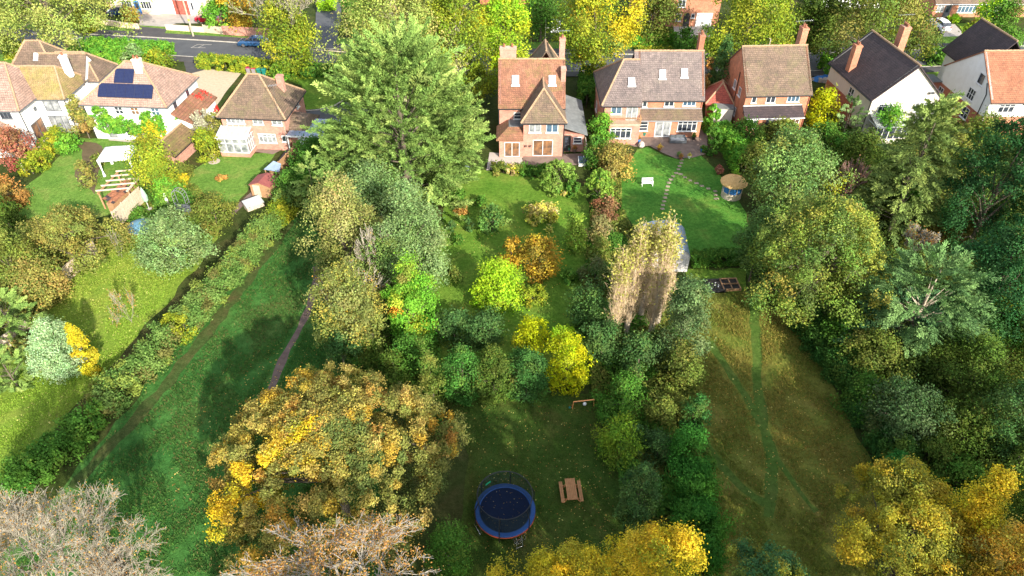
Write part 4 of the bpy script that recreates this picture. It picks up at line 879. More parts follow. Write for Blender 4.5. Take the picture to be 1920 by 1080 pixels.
def hedge(label, cat, pts, wd, ht, pal, px=True, dens=1.0, leaf=1.0, clip=False, group=None, seed=1, name='hedge', zb=0, stuff=False, rough=.35, pal2=None):
    rng = np.random.default_rng(seed); Q = [at(*p_).xy if px else Vector(p_) for p_ in pts]
    o0 = Q[0]; o = empty(name, (o0.x, o0.y, 0), 0, label, cat, group)
    seg = [(Q[i+1]-Q[i]).length for i in range(len(Q)-1)]; L = sum(seg)
    def pos(s_):
        for i, l in enumerate(seg):
            if s_ <= l or i == len(seg)-1: t_ = (Q[i+1]-Q[i]).normalized(); q = Q[i]+t_*min(s_, l); return q-o0, t_
            s_ -= l
    mid = pos(L/2)[0]+o0; d = depth((mid.x, mid.y, 0)); sz = d/FPX
    pr0 = (.16 if clip else .30)*min(wd, ht)+.1
    n1 = int(np.clip(L*(wd+2*ht)/(pr0*pr0*1.1), 20, 1600)); c1 = np.zeros((n1, 3)); out = np.zeros((n1, 3)); pr = pr0*rng.uniform(.7, 1.35, n1)
    S1 = rng.uniform(0, L, n1)
    per = wd+2*ht
    for i in range(n1):
        q, t_ = pos(S1[i]); nn = Vector((-t_.y, t_.x)); u_ = rng.uniform(0, per)
        und = 1 if clip else 1+rough*.5*math.sin(S1[i]*.9+1)+rough*.4*math.sin(S1[i]*2.3)
        if u_ < ht: x_, z_, ov = -wd/2, u_, (-1, .2)
        elif u_ < ht+wd: x_, z_, ov = -wd/2+(u_-ht), ht, (0, 1)
        else: x_, z_, ov = wd/2, u_-ht-wd, (1, .2)
        if not clip: k = 1-.22*(z_/ht)**3; x_ *= k; z_ = z_*und
        x_ -= np.sign(x_)*pr[i]*.5 if abs(x_) > pr[i] else 0; z_ = max(pr[i]*.3, z_-pr[i]*.5); j = 0 if clip else rng.normal()*.15*wd
        c1[i] = (q.x+nn.x*(x_+j), q.y+nn.y*(x_+j), z_+zb); out[i] = (nn.x*ov[0], nn.y*ov[0], ov[1])
    P_ = pal; col1 = pal_pick(P_, n1, rng)
    if pal2:
        for s0, s1, pp in pal2: m_ = (S1 > s0*L) & (S1 < s1*L); col1[m_] = pal_pick(pp, int(m_.sum()), rng)
    area = L*(wd*.8+ht)/sz**2; nl = int(np.clip(area*.85*dens*KD/leaf**1.5, 500, 150000)); NLEAF[0] += nl
    k2 = 9; idx = np.repeat(np.arange(n1), k2); d2 = unit(rng.normal(size=(len(idx), 3))+out[idx]*.8); c2 = c1[idx]+d2*(pr[idx]*rng.uniform(.3, 1., len(idx)))[:, None]
    i3 = rng.integers(0, len(idx), nl); P = c2[i3]+rng.normal(size=(nl, 3))*(pr[idx][i3]*.26)[:, None]
    N = unit(unit(P-c1[idx][i3])*.6+out[idx][i3]*.5+rng.normal(size=(nl, 3))*.6); cc = col1[idx][i3]*rng.uniform(.7, 1.3, (nl, 1))
    P[:, 2] = np.maximum(P[:, 2], .04+zb); ls = max(.09, 4.2*sz)*leaf
    leafmesh('foliage', P, N, ls*rng.uniform(.7, 1.25, nl), ls*.62, cc, M_LEAF, parent=o)
    # stems inside
    k = int(min(60, L/1.0)+2); st = [pos(L*(i+.5)/k)[0] for i in range(k)]
    segmesh('stems', [[s_.x, s_.y, zb] for s_ in st], [[s_.x+rng.normal()*.15, s_.y+rng.normal()*.15, zb+ht*.75] for s_ in st], np.full(k, .05), np.full(k, .02), M_BARK, o, 4)
    return o

def poplar(label, px, py_base, topx, topy, r, seed=1):
    rng = np.random.default_rng(seed); b_ = at(px, py_base); 
    # height from the sight line to the tip, taken above the foot
    u = (topx-960)/FPX; v = (540-topy)/FPX; ry_ = cP+v*sP; t_ = b_.y/ry_; H_t = CAMH+(-sP+v*cP)*t_
    o = empty('poplar', (b_.x, b_.y, 0), 0, label, 'poplar', 'row of golden poplars'); H_t = min(max(H_t-1.2, 8), 21)
    segmesh('trunk', [[0, 0, H_t*i/6] for i in range(6)], [[0, 0, H_t*(i+1)/6] for i in range(6)], [.26*(1-i/6.5) for i in range(6)], [.26*(1-(i+1)/6.5) for i in range(6)], M_PALEBARK, o, 7)
    n_ = 280; z_ = H_t*rng.uniform(.03, .90, n_)**.95; th = rng.uniform(0, 2*PI, n_); wr = r*np.clip((1-z_/H_t)/.50, .05, 1)**1.15*np.clip(z_/H_t/.35, .25, 1)*rng.uniform(.35, 1.1, n_)
    e = np.stack([np.cos(th), np.sin(th), 0*th], 1); a = np.stack([0*z_, 0*z_, z_], 1); l = H_t*rng.uniform(.07, .16, n_)
    m1 = a+e*(wr*.65)[:, None]+np.array([0, 0, 1])*(l*.25)[:, None]; m2 = a+e*wr[:, None]+np.array([0, 0, 1])*(l*.7)[:, None]+rng.normal(size=(n_, 3))*.2; m3 = m2+np.array([0, 0, 1])*(l*.6)[:, None]-e*(wr*.12)[:, None]
    # fine shoots, near upright, leave every branch
    q = np.concatenate([m1, m2, m2, m2, m3]); q2 = q+np.array([0, 0, 1.])*rng.uniform(.4, 1.1, (len(q), 1))*np.clip((1-q[:, 2:3]/H_t)*3, .25, 1)+rng.normal(size=(len(q), 3))*.28
    p0 = np.concatenate([a, m1, m2, q]); p1 = np.concatenate([m1, m2, m3, q2]); r0 = np.concatenate([np.full(n_, .032), np.full(n_, .022), np.full(n_, .016), np.full(len(q), .0085)])
    segmesh('branches', p0, p1, r0, r0*.7, M_GOLDTWIG, o, 3)
    cand = np.concatenate([q2[q2[:, 2] > H_t*.35], m3[m3[:, 2] > H_t*.5], np.stack([rng.normal(size=80)*.2, rng.normal(size=80)*.2, H_t*rng.uniform(.8, 1.0, 80)], 1)])
    nl = 2700; NLEAF[0] += nl; i = rng.integers(0, len(cand), nl); P = cand[i]+rng.normal(size=(nl, 3))*.15; keep = rng.uniform(0, 1, nl) < np.clip((P[:, 2]/H_t-.70)*4+.12, .12, 1); P = P[keep]; nl = len(P)
    leafmesh('crown', P, unit(rng.normal(size=(nl, 3))+[0, 0, .4]), .22, .15, pal_pick([(.27, .24, .08, 3), (.31, .26, .13, 2), (.20, .20, .055, 2)], nl, rng)*rng.uniform(.8, 1.2, (nl, 1)), M_LEAF, parent=o)
    return o

PL = plant
T = 'tree'; SH = 'shrub'; CO = 'conifer'
# ---- beyond and along the road
PL('wide pale willow like tree at the top left corner over the road', T, 88, -8, 300, 140, 4, 'pale', 'dome', fluff=1.3, leaf=.9)
PL('small yellowing shrub beside the road right of the top left tree', SH, 158, 40, 50, 42, 0, 'yellowgreen')
PL('orange leaved bush on the peach house drive in front of the dark car', SH, 240, 28, 32, 30, 0, 'orange')
PL('bushy green shrub right of the red car across the road', SH, 410, 22, 50, 62, 0, 'bright')
PL('dark shrub with orange leaves between green shrub and weeping tree', SH, 446, 12, 60, 70, 1, 'bronze')
PL('tall weeping tree with bare pale shoots above green base by the blue car', T, 535, 70, 105, 130, .3, 'yellowgreen', 'round', seed=4)
PL('fountain of pale bare shoots rising above the green tree by the blue car', T, 530, 10, 130, 130, 4, 'pale', style='twig', levels=5, arms=9, up=.9, dens=3.5, leafy=.8, rmin=.03)
PL('low yellow green bush at the top of the side road', SH, 612, 4, 42, 30, 0, 'lime')
PL('dark green shrub right of the side road', SH, 655, 18, 50, 80, 0, 'green')
PL('huge pale green tree with whitish limbs behind the giant cypress', T, 745, 55, 240, 200, 3, 'pale', 'dome', bark=M_PALEBARK, limbs=40, dens=.85)
PL('tall yellow green tree left of the central house beside the road', T, 855, 70, 150, 200, 2, 'yellowgreen', 'dome', bark=M_PALEBARK, limbs=30)
PL('bright green yellow maple behind the left chimney of the central house', T, 945, 55, 130, 130, 2, 'lime', 'round', patch=[(3.4, .5, 'yellow')])
PL('dark tree at the top edge behind the central house', T, 1015, 10, 90, 90, 2, 'green')
PL('tall yellow and green maple between the central and double houses', T, 1118, 40, 155, 150, 3.5, 'yellowgreen', 'round', seed=8, patch=[(-.3, .7, 'yellow'), (1.6, .6, 'yellow')])
PL('olive tree across the road between yellow maple and arched door', T, 1228, 12, 90, 90, 2, 'olive')
PL('round green shrub behind the ridge of the double house', SH, 1288, 78, 76, 46, 0, 'green')
PL('large yellow green tree across the road above the square brick house', T, 1410, 22, 170, 150, 2.5, 'yellowgreen', 'dome', seed=21)
PL('huge olive green tree across the road above the cream gable house', T, 1635, 30, 240, 140, 2.5, 'olive', 'dome', seed=5, patch=[(.6, .8, 'yellowgreen')])
PL('dark tree between the two big trees across the road', T, 1530, 30, 90, 110, 2, 'deep')
PL('round dark green tree before the bungalow at the top right', T, 1880, 48, 80, 90, .5, 'green')
PL('light yellow green shrub left of the round tree before the bungalow', SH, 1828, 70, 50, 66, 0, 'yellowgreen')
PL('russet shrub on the lawn before the bungalow', SH, 1836, 44, 22, 18, 0, 'russet')
PL('pale green low bush beside the white car', SH, 1790, 36, 22, 16, 0, 'lime')
PL('light green tuft of tree overlapping the bungalow roof', T, 1870, 14, 50, 40, 2, 'lime')
hedge('wide bright green hedge between road and forecourt on the left', 'hedge', [(152, 104), (315, 114)], 5.0, 2.0, 'bright', clip=True, seed=2)
PL('grey green bush at the right end of the wide bright hedge', SH, 255, 106, 50, 42, 0, 'silver')
PL('olive bush beside the grey green bush near the bright hedge', SH, 295, 113, 52, 36, 0, 'yellowgreen')
hedge('olive hedge between road and gravel drive behind the bins', 'hedge', [(378, 124), (512, 137)], 2.0, 1.6, 'yellowgreen', clip=True, seed=3)
PL('small light green shrub at the right end of the olive hedge', SH, 524, 130, 34, 36, 0, 'bright')
hedge('shaded dark hedge along the near side of the road left of the cypress', 'hedge', [(545, 140), (640, 142)], 1.6, 1.5, 'green', clip=True, seed=4)
hedge('bright green hedge across the road above the double house', 'hedge', [(1180, 82), (1262, 80)], 2.2, 1.6, 'bright', clip=True, seed=5)
hedge('low yellow green strip of ground planting below the bright hedge', 'hedge', [(1190, 96), (1262, 96)], 1.8, .5, 'yellowgreen', seed=6)
hedge('dark hedge behind the cream gable house by the road', 'hedge', [(1735, 116), (1812, 118)], 2.6, 1.7, 'green', seed=7)
hedge('tall clipped dark hedge between central and double houses', 'hedge', [(1099, 205), (1101, 150)], 2.0, 2.2, 'green', clip=True, seed=8)
PL('tall dark green cypress right of the double house', CO, 1353, 130, 48, 120, 0, 'teal', 'column', npf=60)
PL('russet climber on the right wall of the double house', 'climber', 1326, 150, 20, 84, 0, 'russet', 'column')
hedge('clipped green hedge right of the square brick house', 'hedge', [(1537, 134), (1578, 132)], 2.6, 2.0, 'bright', clip=True, seed=9)
PL('golden acer right of the square brick house', SH, 1541, 204, 62, 72, 0, 'acid', npf=30)
PL('blue green conifer left of the cream gable house', CO, 1592, 218, 64, 76, 0, 'silver', 'egg', style='plume', up=.8)
PL('climber arching over the conservatory of the cream gable house', 'climber', 1672, 218, 56, 40, 2.0, 'bright')
PL('yellow shrub left of the small yellow lawn at the far left', SH, 18, 88, 60, 40, 0, 'yellowgreen')
# ---- left gardens
PL('wine red maple at the left edge below the white house', SH, 22, 275, 74, 74, 0, 'wine')
PL('russet shrub at the left edge beside the low fence', SH, 12, 360, 60, 60, 0, 'russet')
PL('dark green shrub at the left edge below the russet shrub', SH, 5, 400, 60, 80, 0, 'deep')
PL('scarlet maple on the gravel drive beside the solar panel house', SH, 372, 196, 46, 52, 0, 'scarlet', seed=3)
PL('scarlet low bush left of the brick house corner', SH, 396, 206, 26, 24, 0, 'scarlet')
PL('bare grey shrub between the outbuilding and brick house', SH, 382, 236, 46, 54, 0, 'grey', style='twig', levels=5, arms=12, dens=4, leafy=.9)
PL('yellow green shrub left of the conservatory', SH, 386, 272, 54, 60, 0, 'yellowgreen', seed=9)
PL('tan twiggy bush beside the conservatory', SH, 404, 240, 34, 60, 0, 'olivebrown')
PL('pinkish green tall shrub at the left corner of the solar panel house', SH, 152, 222, 46, 78, 0, 'olivebrown')
hedge('green climber covering the lower wall of the solar panel house', 'climber', [(-49.2, 75.9), (-41.2, 75.2)], .7, 1.9, 'bright', px=False, seed=12, name='climber', zb=1.3, rough=.7)
PL('bright green bush at the right corner of the solar panel house', SH, 325, 225, 52, 44, .4, 'bright')
PL('yellow olive tree between the gazebo and the brick house lawn', T, 284, 305, 84, 104, .4, 'yellowgreen', 'round', seed=30, dens=1.1)
PL('yellow shrub by the outbuilding wall right of the gazebo', SH, 288, 250, 50, 44, 0, 'yellow', dens=.7)
PL('olive shrub at the right foot of the yellow olive tree', SH, 345, 318, 36, 36, 0, 'olive')
PL('small golden bush on the edge of the conservatory lawn', SH, 342, 338, 26, 24, 0, 'gold')
PL('green bush below the pergola beside the parasol', SH, 310, 358, 54, 46, 0, 'bright')
hedge('bright green border hedge left of the gazebo lawn', 'hedge', [(112, 260), (60, 330)], 1.8, 1.3, 'yellowgreen', seed=13)
PL('light green shrub at the top of the gazebo lawn border', SH, 125, 268, 50, 34, 0, 'bright')
PL('orange grey border plants in the curved flower bed', 'plant', 160, 325, 40, 50, 0, 'olivebrown', dens=.6, name='border_plants')
PL('small green shrub at the top end of the curved flower bed', SH, 185, 300, 24, 24, 0, 'olive', dens=.8)
PL('low russet clump in the middle of the conservatory lawn', 'plant', 413, 334, 22, 12, 0, 'russet', name='flower_clump')
PL('broad bronze green tree left of the sunlit lawn', T, 120, 446, 190, 120, .6, 'olivebrown', 'dome', seed=41)
PL('bronze green tree below the broad tree beside the fence', T, 66, 520, 110, 96, .5, 'olivebrown', 'round', seed=42)
PL('dark olive tree at the left edge behind the bronze trees', T, 8, 480, 90, 160, 1, 'olive', 'dome')
PL('grey green round tree beside the diagonal hedge', T, 312, 450, 136, 108, .8, 'silver', 'round', seed=44, npf=110)
PL('olive green bush between round tree and red roofed shed', SH, 400, 396, 74, 60, 0, 'olive')
PL('small dark bush at the corner of the pond cover', SH, 262, 400, 30, 24, 0, 'green')
PL('pale blue grey conifer on the sunny lawn', CO, 103, 652, 104, 120, 0, 'bluegrey', 'egg', npf=150, dens=1.3, leaf=.8, lobes=.03, fluff=1.4)
PL('golden yellow conifer right of the blue grey conifer', CO, 153, 655, 42, 108, 0, 'yellow', 'egg', npf=60, dens=1.4, leaf=.8, lobes=.08)
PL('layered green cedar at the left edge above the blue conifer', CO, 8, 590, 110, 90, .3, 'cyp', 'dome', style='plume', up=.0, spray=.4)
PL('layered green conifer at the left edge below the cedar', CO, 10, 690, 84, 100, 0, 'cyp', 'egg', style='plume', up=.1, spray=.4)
PL('orange twiggy sapling in the middle of the sunny lawn', 'sapling', 232, 572, 52, 74, .2, 'russet', style='twig', levels=4, arms=5, dens=1.2, leaf=.8, rmin=.008, leafy=.6, thick=.02)
PL('faint bare sapling near the grey green round tree', 'sapling', 217, 455, 36, 56, .2, 'olive', style='twig', levels=3, arms=5, dens=1.5, rmin=.01, thick=.02)
HD = [(30, 925), (110, 860), (190, 780), (250, 715), (320, 650), (385, 580), (450, 505), (515, 430), (560, 375)]
hedge('long rough hedge running diagonally between lawn and field', 'hedge', HD, 1.75, 1.75, [(.085, .15, .045, 3), (.12, .18, .06, 3), (.155, .19, .05, 2), (.12, .115, .045, 1)], seed=21, rough=.2, dens=1.2, pal2=[(.0, .18, 'green'), (.40, .45, 'yellowgreen'), (.86, .93, 'yellowgreen')])
hedge('shaded clipped hedge behind the red roofed shed', 'hedge', [(555, 380), (585, 325), (600, 290)], 2.4, 2.4, 'green', seed=22)
PL('dark green bush between the shed and the cypress', SH, 540, 352, 60, 60, 0, 'green')
# ---- the great cypress and the clump below it
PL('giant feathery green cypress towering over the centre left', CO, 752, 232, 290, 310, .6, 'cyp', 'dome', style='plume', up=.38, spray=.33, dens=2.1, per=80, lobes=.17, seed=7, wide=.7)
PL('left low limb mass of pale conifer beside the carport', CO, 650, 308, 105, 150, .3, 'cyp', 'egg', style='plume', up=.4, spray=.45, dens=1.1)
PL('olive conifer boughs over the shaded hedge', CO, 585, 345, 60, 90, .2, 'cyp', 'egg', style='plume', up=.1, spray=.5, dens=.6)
PL('grey green leafy tree below the giant cypress', T, 700, 372, 150, 140, 2, 'silver', 'round', seed=51, fluff=1.2)
PL('grey green drooping tree right of the clump below the cypress', T, 768, 440, 140, 190, 2, 'silver', 'dome', seed=52, fluff=1.2)
PL('olive brown tree left of the clump below the cypress', T, 640, 425, 140, 190, 2, [(.15, .17, .06, 3), (.20, .20, .08, 2), (.26, .22, .12, 1)], 'dome', seed=53, fluff=1.2)
PL('full green tree filling the middle of the clump below the cypress', T, 722, 500, 110, 130, 1.5, [(.085, .14, .045, 3), (.11, .165, .055, 2), (.16, .18, .07, 1)], 'dome', seed=58)
PL('half bare twiggy tree in the middle of the clump', T, 700, 470, 62, 90, 4, 'olivebrown', style='twig', levels=5, arms=7, up=.6, dens=1.0, leafy=.5, rmin=.024)
PL('orange tinged twiggy tree above the footpath', T, 655, 550, 110, 100, 3, 'autumn', style='twig', levels=5, arms=8, up=.4, dens=2.0, leafy=.6, rmin=.024)
PL('olive undergrowth below the orange tinged twiggy tree', T, 655, 560, 130, 140, 2.5, [(.13, .15, .05, 3), (.18, .19, .08, 2), (.30, .24, .06, 1)], 'dome', seed=55)
PL('bright green columnar tree at the right of the clump', T, 772, 560, 92, 165, 1.0, [(.10, .24, .03, 3), (.14, .28, .035, 2), (.22, .30, .04, 1)], 'egg', seed=56, patch=[(3.5, .18, 'orange')])
PL('yellow flushed green tree at the foot of the columnar tree', T, 775, 605, 76, 80, .5, 'bright', seed=57, patch=[(5, .7, 'yellowgreen')])
for i, (a, b_, c_, d_, pl_, tx) in enumerate([(690, 645, 110, 80, 'deep', 'dark shrub at the left end of the shaded thicket'), (640, 660, 60, 70, 'teal', 'bluish dark shrub beside the footpath end'), (770, 668, 80, 90, 'green', 'dark green shrub beneath the columnar tree'), (740, 690, 70, 70, 'deep', 'low dark shrub behind the big orange tree'), (850, 612, 76, 70, 'teal', 'bluish shrub right of the columnar tree'), (810, 715, 50, 100, 'olive', 'olive shrub squeezed beside the big orange tree'), (905, 615, 84, 74, 'teal', 'dark bluish shrub above the green conifers')]):
    PL(tx, SH, a, b_, c_, d_, 0, pl_, seed=60+i)
PL('bright dark green conifer left of the trampoline lawn gap', CO, 866, 700, 84, 112, 0, [(.045, .125, .03, 3), (.06, .16, .038, 2), (.035, .10, .025, 1)], 'egg', npf=110, dens=1.3, leaf=.9, lobes=.05, fluff=1.3)
PL('deep green conifer between two brighter conifers', CO, 925, 700, 84, 110, 0, 'deep', 'egg', npf=110, dens=1.3, leaf=.9, lobes=.05, fluff=1.3)
PL('green conifer left of the golden spreading shrub', CO, 985, 697, 92, 100, 0, [(.035, .095, .03, 3), (.05, .12, .036, 2)], 'egg', npf=110, dens=1.3, leaf=.9, lobes=.05, fluff=1.3)
PL('acid yellow spreading conifer above the trampoline lawn', CO, 1062, 672, 86, 108, 0, 'acid', 'dome', seed=70, npf=70)
PL('small golden bough mass left above the acid conifer', CO, 1000, 630, 62, 76, 0, 'acid', 'round', seed=71)
PL('yellow green upper part beside the acid conifer', CO, 1052, 632, 76, 50, 0, 'lime', 'round', seed=72)
PL('low fern like shrub at the foot of the deep green conifer', SH, 948, 745, 42, 18, 0, 'green')
# ---- central garden
PL('large clipped dome bush at the central patio', SH, 1048, 331, 72, 64, 0, [(.13, .20, .05, 3), (.16, .235, .06, 2)], 'dome', style='clipped', dens=1.6, leaf=.8)
PL('small clipped egg bush beside the large dome bush', SH, 1074, 349, 28, 42, 0, 'green', 'egg', style='clipped', dens=1.6)
PL('pale yellow low plant at the foot of the dome bushes', 'plant', 1058, 362, 24, 10, 0, 'pinkgold', name='low_plant')
PL('round dark green bush on the central lawn', SH, 923, 411, 52, 50, 0, [(.05, .12, .04, 3), (.09, .17, .05, 2), (.14, .17, .06, 1)], 'round', npf=40)
PL('wide pinkish golden shrub on the central lawn', SH, 1015, 402, 76, 50, 0, 'pinkgold', 'dome', npf=46)
PL('light green upright shrub right of the golden shrub', SH, 1079, 436, 54, 66, 0, [(.18, .27, .05, 3), (.24, .30, .06, 2), (.10, .18, .04, 1)], 'cone', npf=30)
PL('bronze gold maple in the middle of the central garden', T, 1012, 480, 78, 82, .5, 'bronze', 'round', seed=80)
PL('golden brown maple left of the bronze maple', T, 960, 472, 46, 54, .5, 'bronze', 'round', seed=81)
PL('lime green tree below the bronze maples', T, 930, 530, 96, 88, .4, 'lime', 'round', seed=82, npf=34)
PL('yellow olive shrub right of the lime green tree', SH, 996, 556, 62, 42, 0, 'yellowgreen', seed=83)
PL('pale green shrub at the foot of the lime green tree', SH, 900, 565, 34, 26, 0, 'lime', seed=84)
for i, (a, b_, c_, d_, pl_, tx) in enumerate([(862, 364, 26, 22, 'green', 'small dark bush near the cypress edge'), (902, 377, 24, 20, 'green', 'small olive bush above the round dark bush'), (866, 392, 26, 20, 'russet', 'small russet plant beside the cypress edge'), (848, 425, 14, 22, 'teal', 'narrow blue spike shrub nearest the grey tree'), (878, 421, 18, 26, 'teal', 'narrow blue spike shrub left of the round bush'), (860, 450, 22, 22, 'green', 'small green plant below the blue spikes'), (850, 515, 32, 38, 'deep', 'dark upright shrub left of the lime tree'), (1068, 520, 40, 30, 'green', 'faint green bush at the right edge of the central lawn')]):
    PL(tx, SH, a, b_, c_, d_, 0, pl_, seed=90+i)
hedge('mixed border of low shrubs along the edge of the central patio', 'border', [(925, 324), (1030, 326)], 1.4, .9, 'olive', seed=31, name='flower_border', pal2=[(.25, .4, 'pinkgold'), (.5, 1, 'green')])
PL('leafy green shrub against the lean to of the central house', SH, 1128, 245, 46, 60, 0, 'bright', seed=101)
PL('rounded green shrub below the leafy shrub', SH, 1112, 285, 40, 60, 0, 'green', seed=102)
PL('bronze yellow bush in front of the balcony bay', SH, 1152, 300, 82, 66, 0, [(.22, .16, .07, 3), (.28, .20, .06, 2), (.14, .14, .05, 2)], 'dome', seed=103)
PL('clipped yellow green bush between central and emerald lawns', SH, 1125, 347, 54, 62, 0, [(.12, .20, .04, 3), (.18, .25, .05, 2)], 'dome', style='clipped', dens=1.6)
PL('plum coloured shrub between the two lawns', SH, 1135, 394, 62, 48, 0, 'plum', seed=104)
PL('pinkish brown shrub below the plum coloured shrub', SH, 1125, 430, 54, 50, 0, [(.20, .15, .09, 3), (.12, .14, .06, 2), (.26, .18, .14, 1)], seed=105)
PL('dark green shrub below the pinkish brown shrub', SH, 1120, 470, 50, 50, 0, 'olive', seed=106)
PL('grey brown shrub left of the poplars', SH, 1115, 512, 60, 60, 0, [(.10, .11, .05, 3), (.07, .11, .05, 2)], seed=107)
PL('teal leaved shrub left of the poplar trunks', SH, 1110, 575, 76, 90, 0, 'teal', seed=108)
PL('dark teal shrub between acid conifer and poplars', SH, 1130, 640, 70, 90, 0, 'teal', seed=109)
# ---- poplars and the belt right of the trampoline lawn
for i, (a, b_, c_, d_, r, tx) in enumerate([(1148, 640, 1150, 458, .50, 'leftmost golden poplar of the row'), (1174, 625, 1183, 412, .70, 'second golden poplar from the left, with a broad tip'), (1200, 600, 1213, 408, .42, 'slender golden poplar standing third from the left'), (1218, 635, 1238, 402, .62, 'tall golden poplar in front of the grey shed'), (1232, 605, 1258, 424, .58, 'rightmost golden poplar against the grey shed')]):
    poplar(tx, a, b_, c_, d_, r, seed=i+3)
PL('tangle of pale bare shoots at the foot of the poplars', SH, 1225, 545, 80, 80, 0, 'pale', style='twig', levels=5, arms=12, dens=.2, bark=M_GOLDTWIG, rmin=.02)
PL('grey green tree right of the poplars beside the dry meadow', T, 1285, 600, 100, 170, .8, [(.06, .10, .05, 3), (.09, .13, .07, 2), (.13, .17, .09, 1)], 'dome', seed=110)
PL('dark teal tree below the poplars', T, 1200, 660, 110, 90, .5, 'teal', 'round', seed=111)
PL('dark mixed shrub below the grey green tree', SH, 1280, 690, 80, 90, 0, 'olive', seed=112)
PL('broad green bush at the upper right of the trampoline lawn', SH, 1170, 745, 120, 100, 0, [(.05, .13, .025, 3), (.08, .17, .03, 2)], 'dome', seed=113)
PL('yellow green glossy bush below the broad green bush', SH, 1165, 822, 80, 90, 0, [(.10, .17, .02, 3), (.16, .22, .025, 2), (.05, .11, .02, 2)], 'dome', seed=114)
PL('mottled green shrub in the middle of the shrub belt', SH, 1245, 770, 110, 90, 0, 'olive', 'dome', seed=115)
PL('emerald shrub at the meadow edge of the shrub belt', SH, 1305, 780, 50, 80, 0, [(.03, .095, .03, 3), (.045, .12, .035, 2)], seed=116)
PL('greyish teal shrub in the shrub belt above the teal conifer', SH, 1235, 842, 100, 80, 0, 'teal', seed=117)
PL('teal conifer beside the picnic table', CO, 1200, 925, 92, 120, 0, 'teal', 'egg', npf=110, dens=1.3, leaf=.9, lobes=.05, fluff=1.3)
hedge('glossy dark green hedge bordering the lower meadow', 'hedge', [(1285, 860), (1300, 960), (1305, 1090)], 2.0, 2.4, [(.03, .11, .02, 3), (.05, .14, .025, 2)], seed=34, dens=1.2)
PL('olive bush at the bottom of the shrub belt', SH, 1290, 850, 74, 60, 0, 'olive', seed=118)
PL('spiky light green plant at the meadow edge', 'plant', 1327, 862, 28, 30, 0, 'green', name='spiky_plant')
# ---- right of the emerald lawn and the right hand wood
hedge('curved clipped hedge along the right edge of the emerald lawn', 'hedge', [(1345, 258), (1372, 285), (1395, 330)], 2.2, 2.1, 'bright', clip=True, seed=35)
PL('topiary bush at the right end of the stone terrace', SH, 1335, 222, 34, 50, 0, 'bright', 'dome', style='clipped', dens=1.6)
PL('second topiary bush below the first beside the terrace', SH, 1336, 262, 32, 56, 0, 'green', 'dome', style='clipped', dens=1.6)
PL('dark red low plant beside the curved hedge', 'plant', 1349, 319, 16, 16, 0, 'wine', name='low_plant')
hedge('low dark hedge closing the bottom of the emerald lawn', 'hedge', [(1293, 494), (1398, 488)], 1.5, 1.1, 'green', clip=True, seed=36)
PL('dark green bush below the square brick house', SH, 1400, 252, 66, 56, 0, 'green', seed=120)
PL('mixed green shrub below the conservatory window', SH, 1470, 250, 90, 50, 0, 'olive', seed=121)
PL('green shrubs right of the mixed green shrub', SH, 1550, 262, 100, 62, 0, 'green', seed=122)
PL('dark bush below the cream gable house', SH, 1620, 290, 100, 80, 0, 'deep', seed=123)
PL('dark shrub under the tall pale conifer', SH, 1660, 350, 90, 100, 0, 'deep', seed=124)
PL('dense dark shrub beside the curved hedge', SH, 1420, 300, 64, 66, 0, 'olive', seed=129)
PL('round silver green tree above the yellow green tree', T, 1490, 320, 165, 150, 2, [(.11, .17, .07, 3), (.15, .20, .08, 2), (.08, .13, .05, 2)], 'round', seed=125, patch=[(-.6, .15, 'yellowgreen')])
PL('great yellow green tree above the meadow', T, 1540, 475, 262, 235, 2, [(.11, .155, .04, 4), (.15, .185, .045, 3), (.20, .19, .05, 1), (.08, .125, .04, 3)], 'dome', seed=126, npf=260, patch=[(-.4, .6, [(.19, .20, .045, 3), (.24, .22, .05, 1)])])
PL('silver green tree left of the great yellow green tree', T, 1425, 455, 90, 130, 1, [(.07, .13, .05, 3), (.10, .16, .06, 2)], 'dome', seed=127)
PL('bare purple twiggy tree right of the silver green tree', T, 1590, 345, 52, 84, 2, 'plum', style='twig', levels=5, arms=8, dens=2, bark=mottled('purple_twig', (.16, .09, .08), (.26, .16, .13), 3), rmin=.025)
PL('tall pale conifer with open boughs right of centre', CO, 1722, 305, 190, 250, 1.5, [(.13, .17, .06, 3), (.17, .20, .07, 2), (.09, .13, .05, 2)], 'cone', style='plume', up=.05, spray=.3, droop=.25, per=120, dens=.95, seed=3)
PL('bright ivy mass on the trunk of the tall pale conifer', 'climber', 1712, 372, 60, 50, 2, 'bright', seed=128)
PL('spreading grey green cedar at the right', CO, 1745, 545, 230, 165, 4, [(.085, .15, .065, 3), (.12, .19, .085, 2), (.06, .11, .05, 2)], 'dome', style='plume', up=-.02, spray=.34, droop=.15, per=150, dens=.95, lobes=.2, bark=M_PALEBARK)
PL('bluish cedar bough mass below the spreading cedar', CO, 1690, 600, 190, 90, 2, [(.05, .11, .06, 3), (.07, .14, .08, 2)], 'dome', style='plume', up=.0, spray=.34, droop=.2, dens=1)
PL('rust twiggy tree between the conifer and cedar', T, 1722, 452, 60, 50, 4, 'russet', style='twig', levels=5, arms=8, dens=3, rmin=.02)
PL('dark evergreen oak at the right edge', T, 1885, 330, 170, 240, 3, [(.018, .06, .025, 3), (.03, .08, .03, 2)], 'dome', seed=131)
PL('second dark evergreen at the right edge below the first', T, 1880, 520, 150, 200, 3, [(.02, .07, .028, 3), (.04, .10, .04, 2)], 'dome', seed=132)
PL('olive tree right of the tall conifer with a dead pale limb', T, 1835, 265, 90, 110, 3, 'olive', 'dome', seed=133)
PL('brown undergrowth between conifer and dark evergreens', SH, 1800, 410, 100, 90, 0, [(.13, .11, .04, 3), (.09, .10, .03, 2)], seed=134)
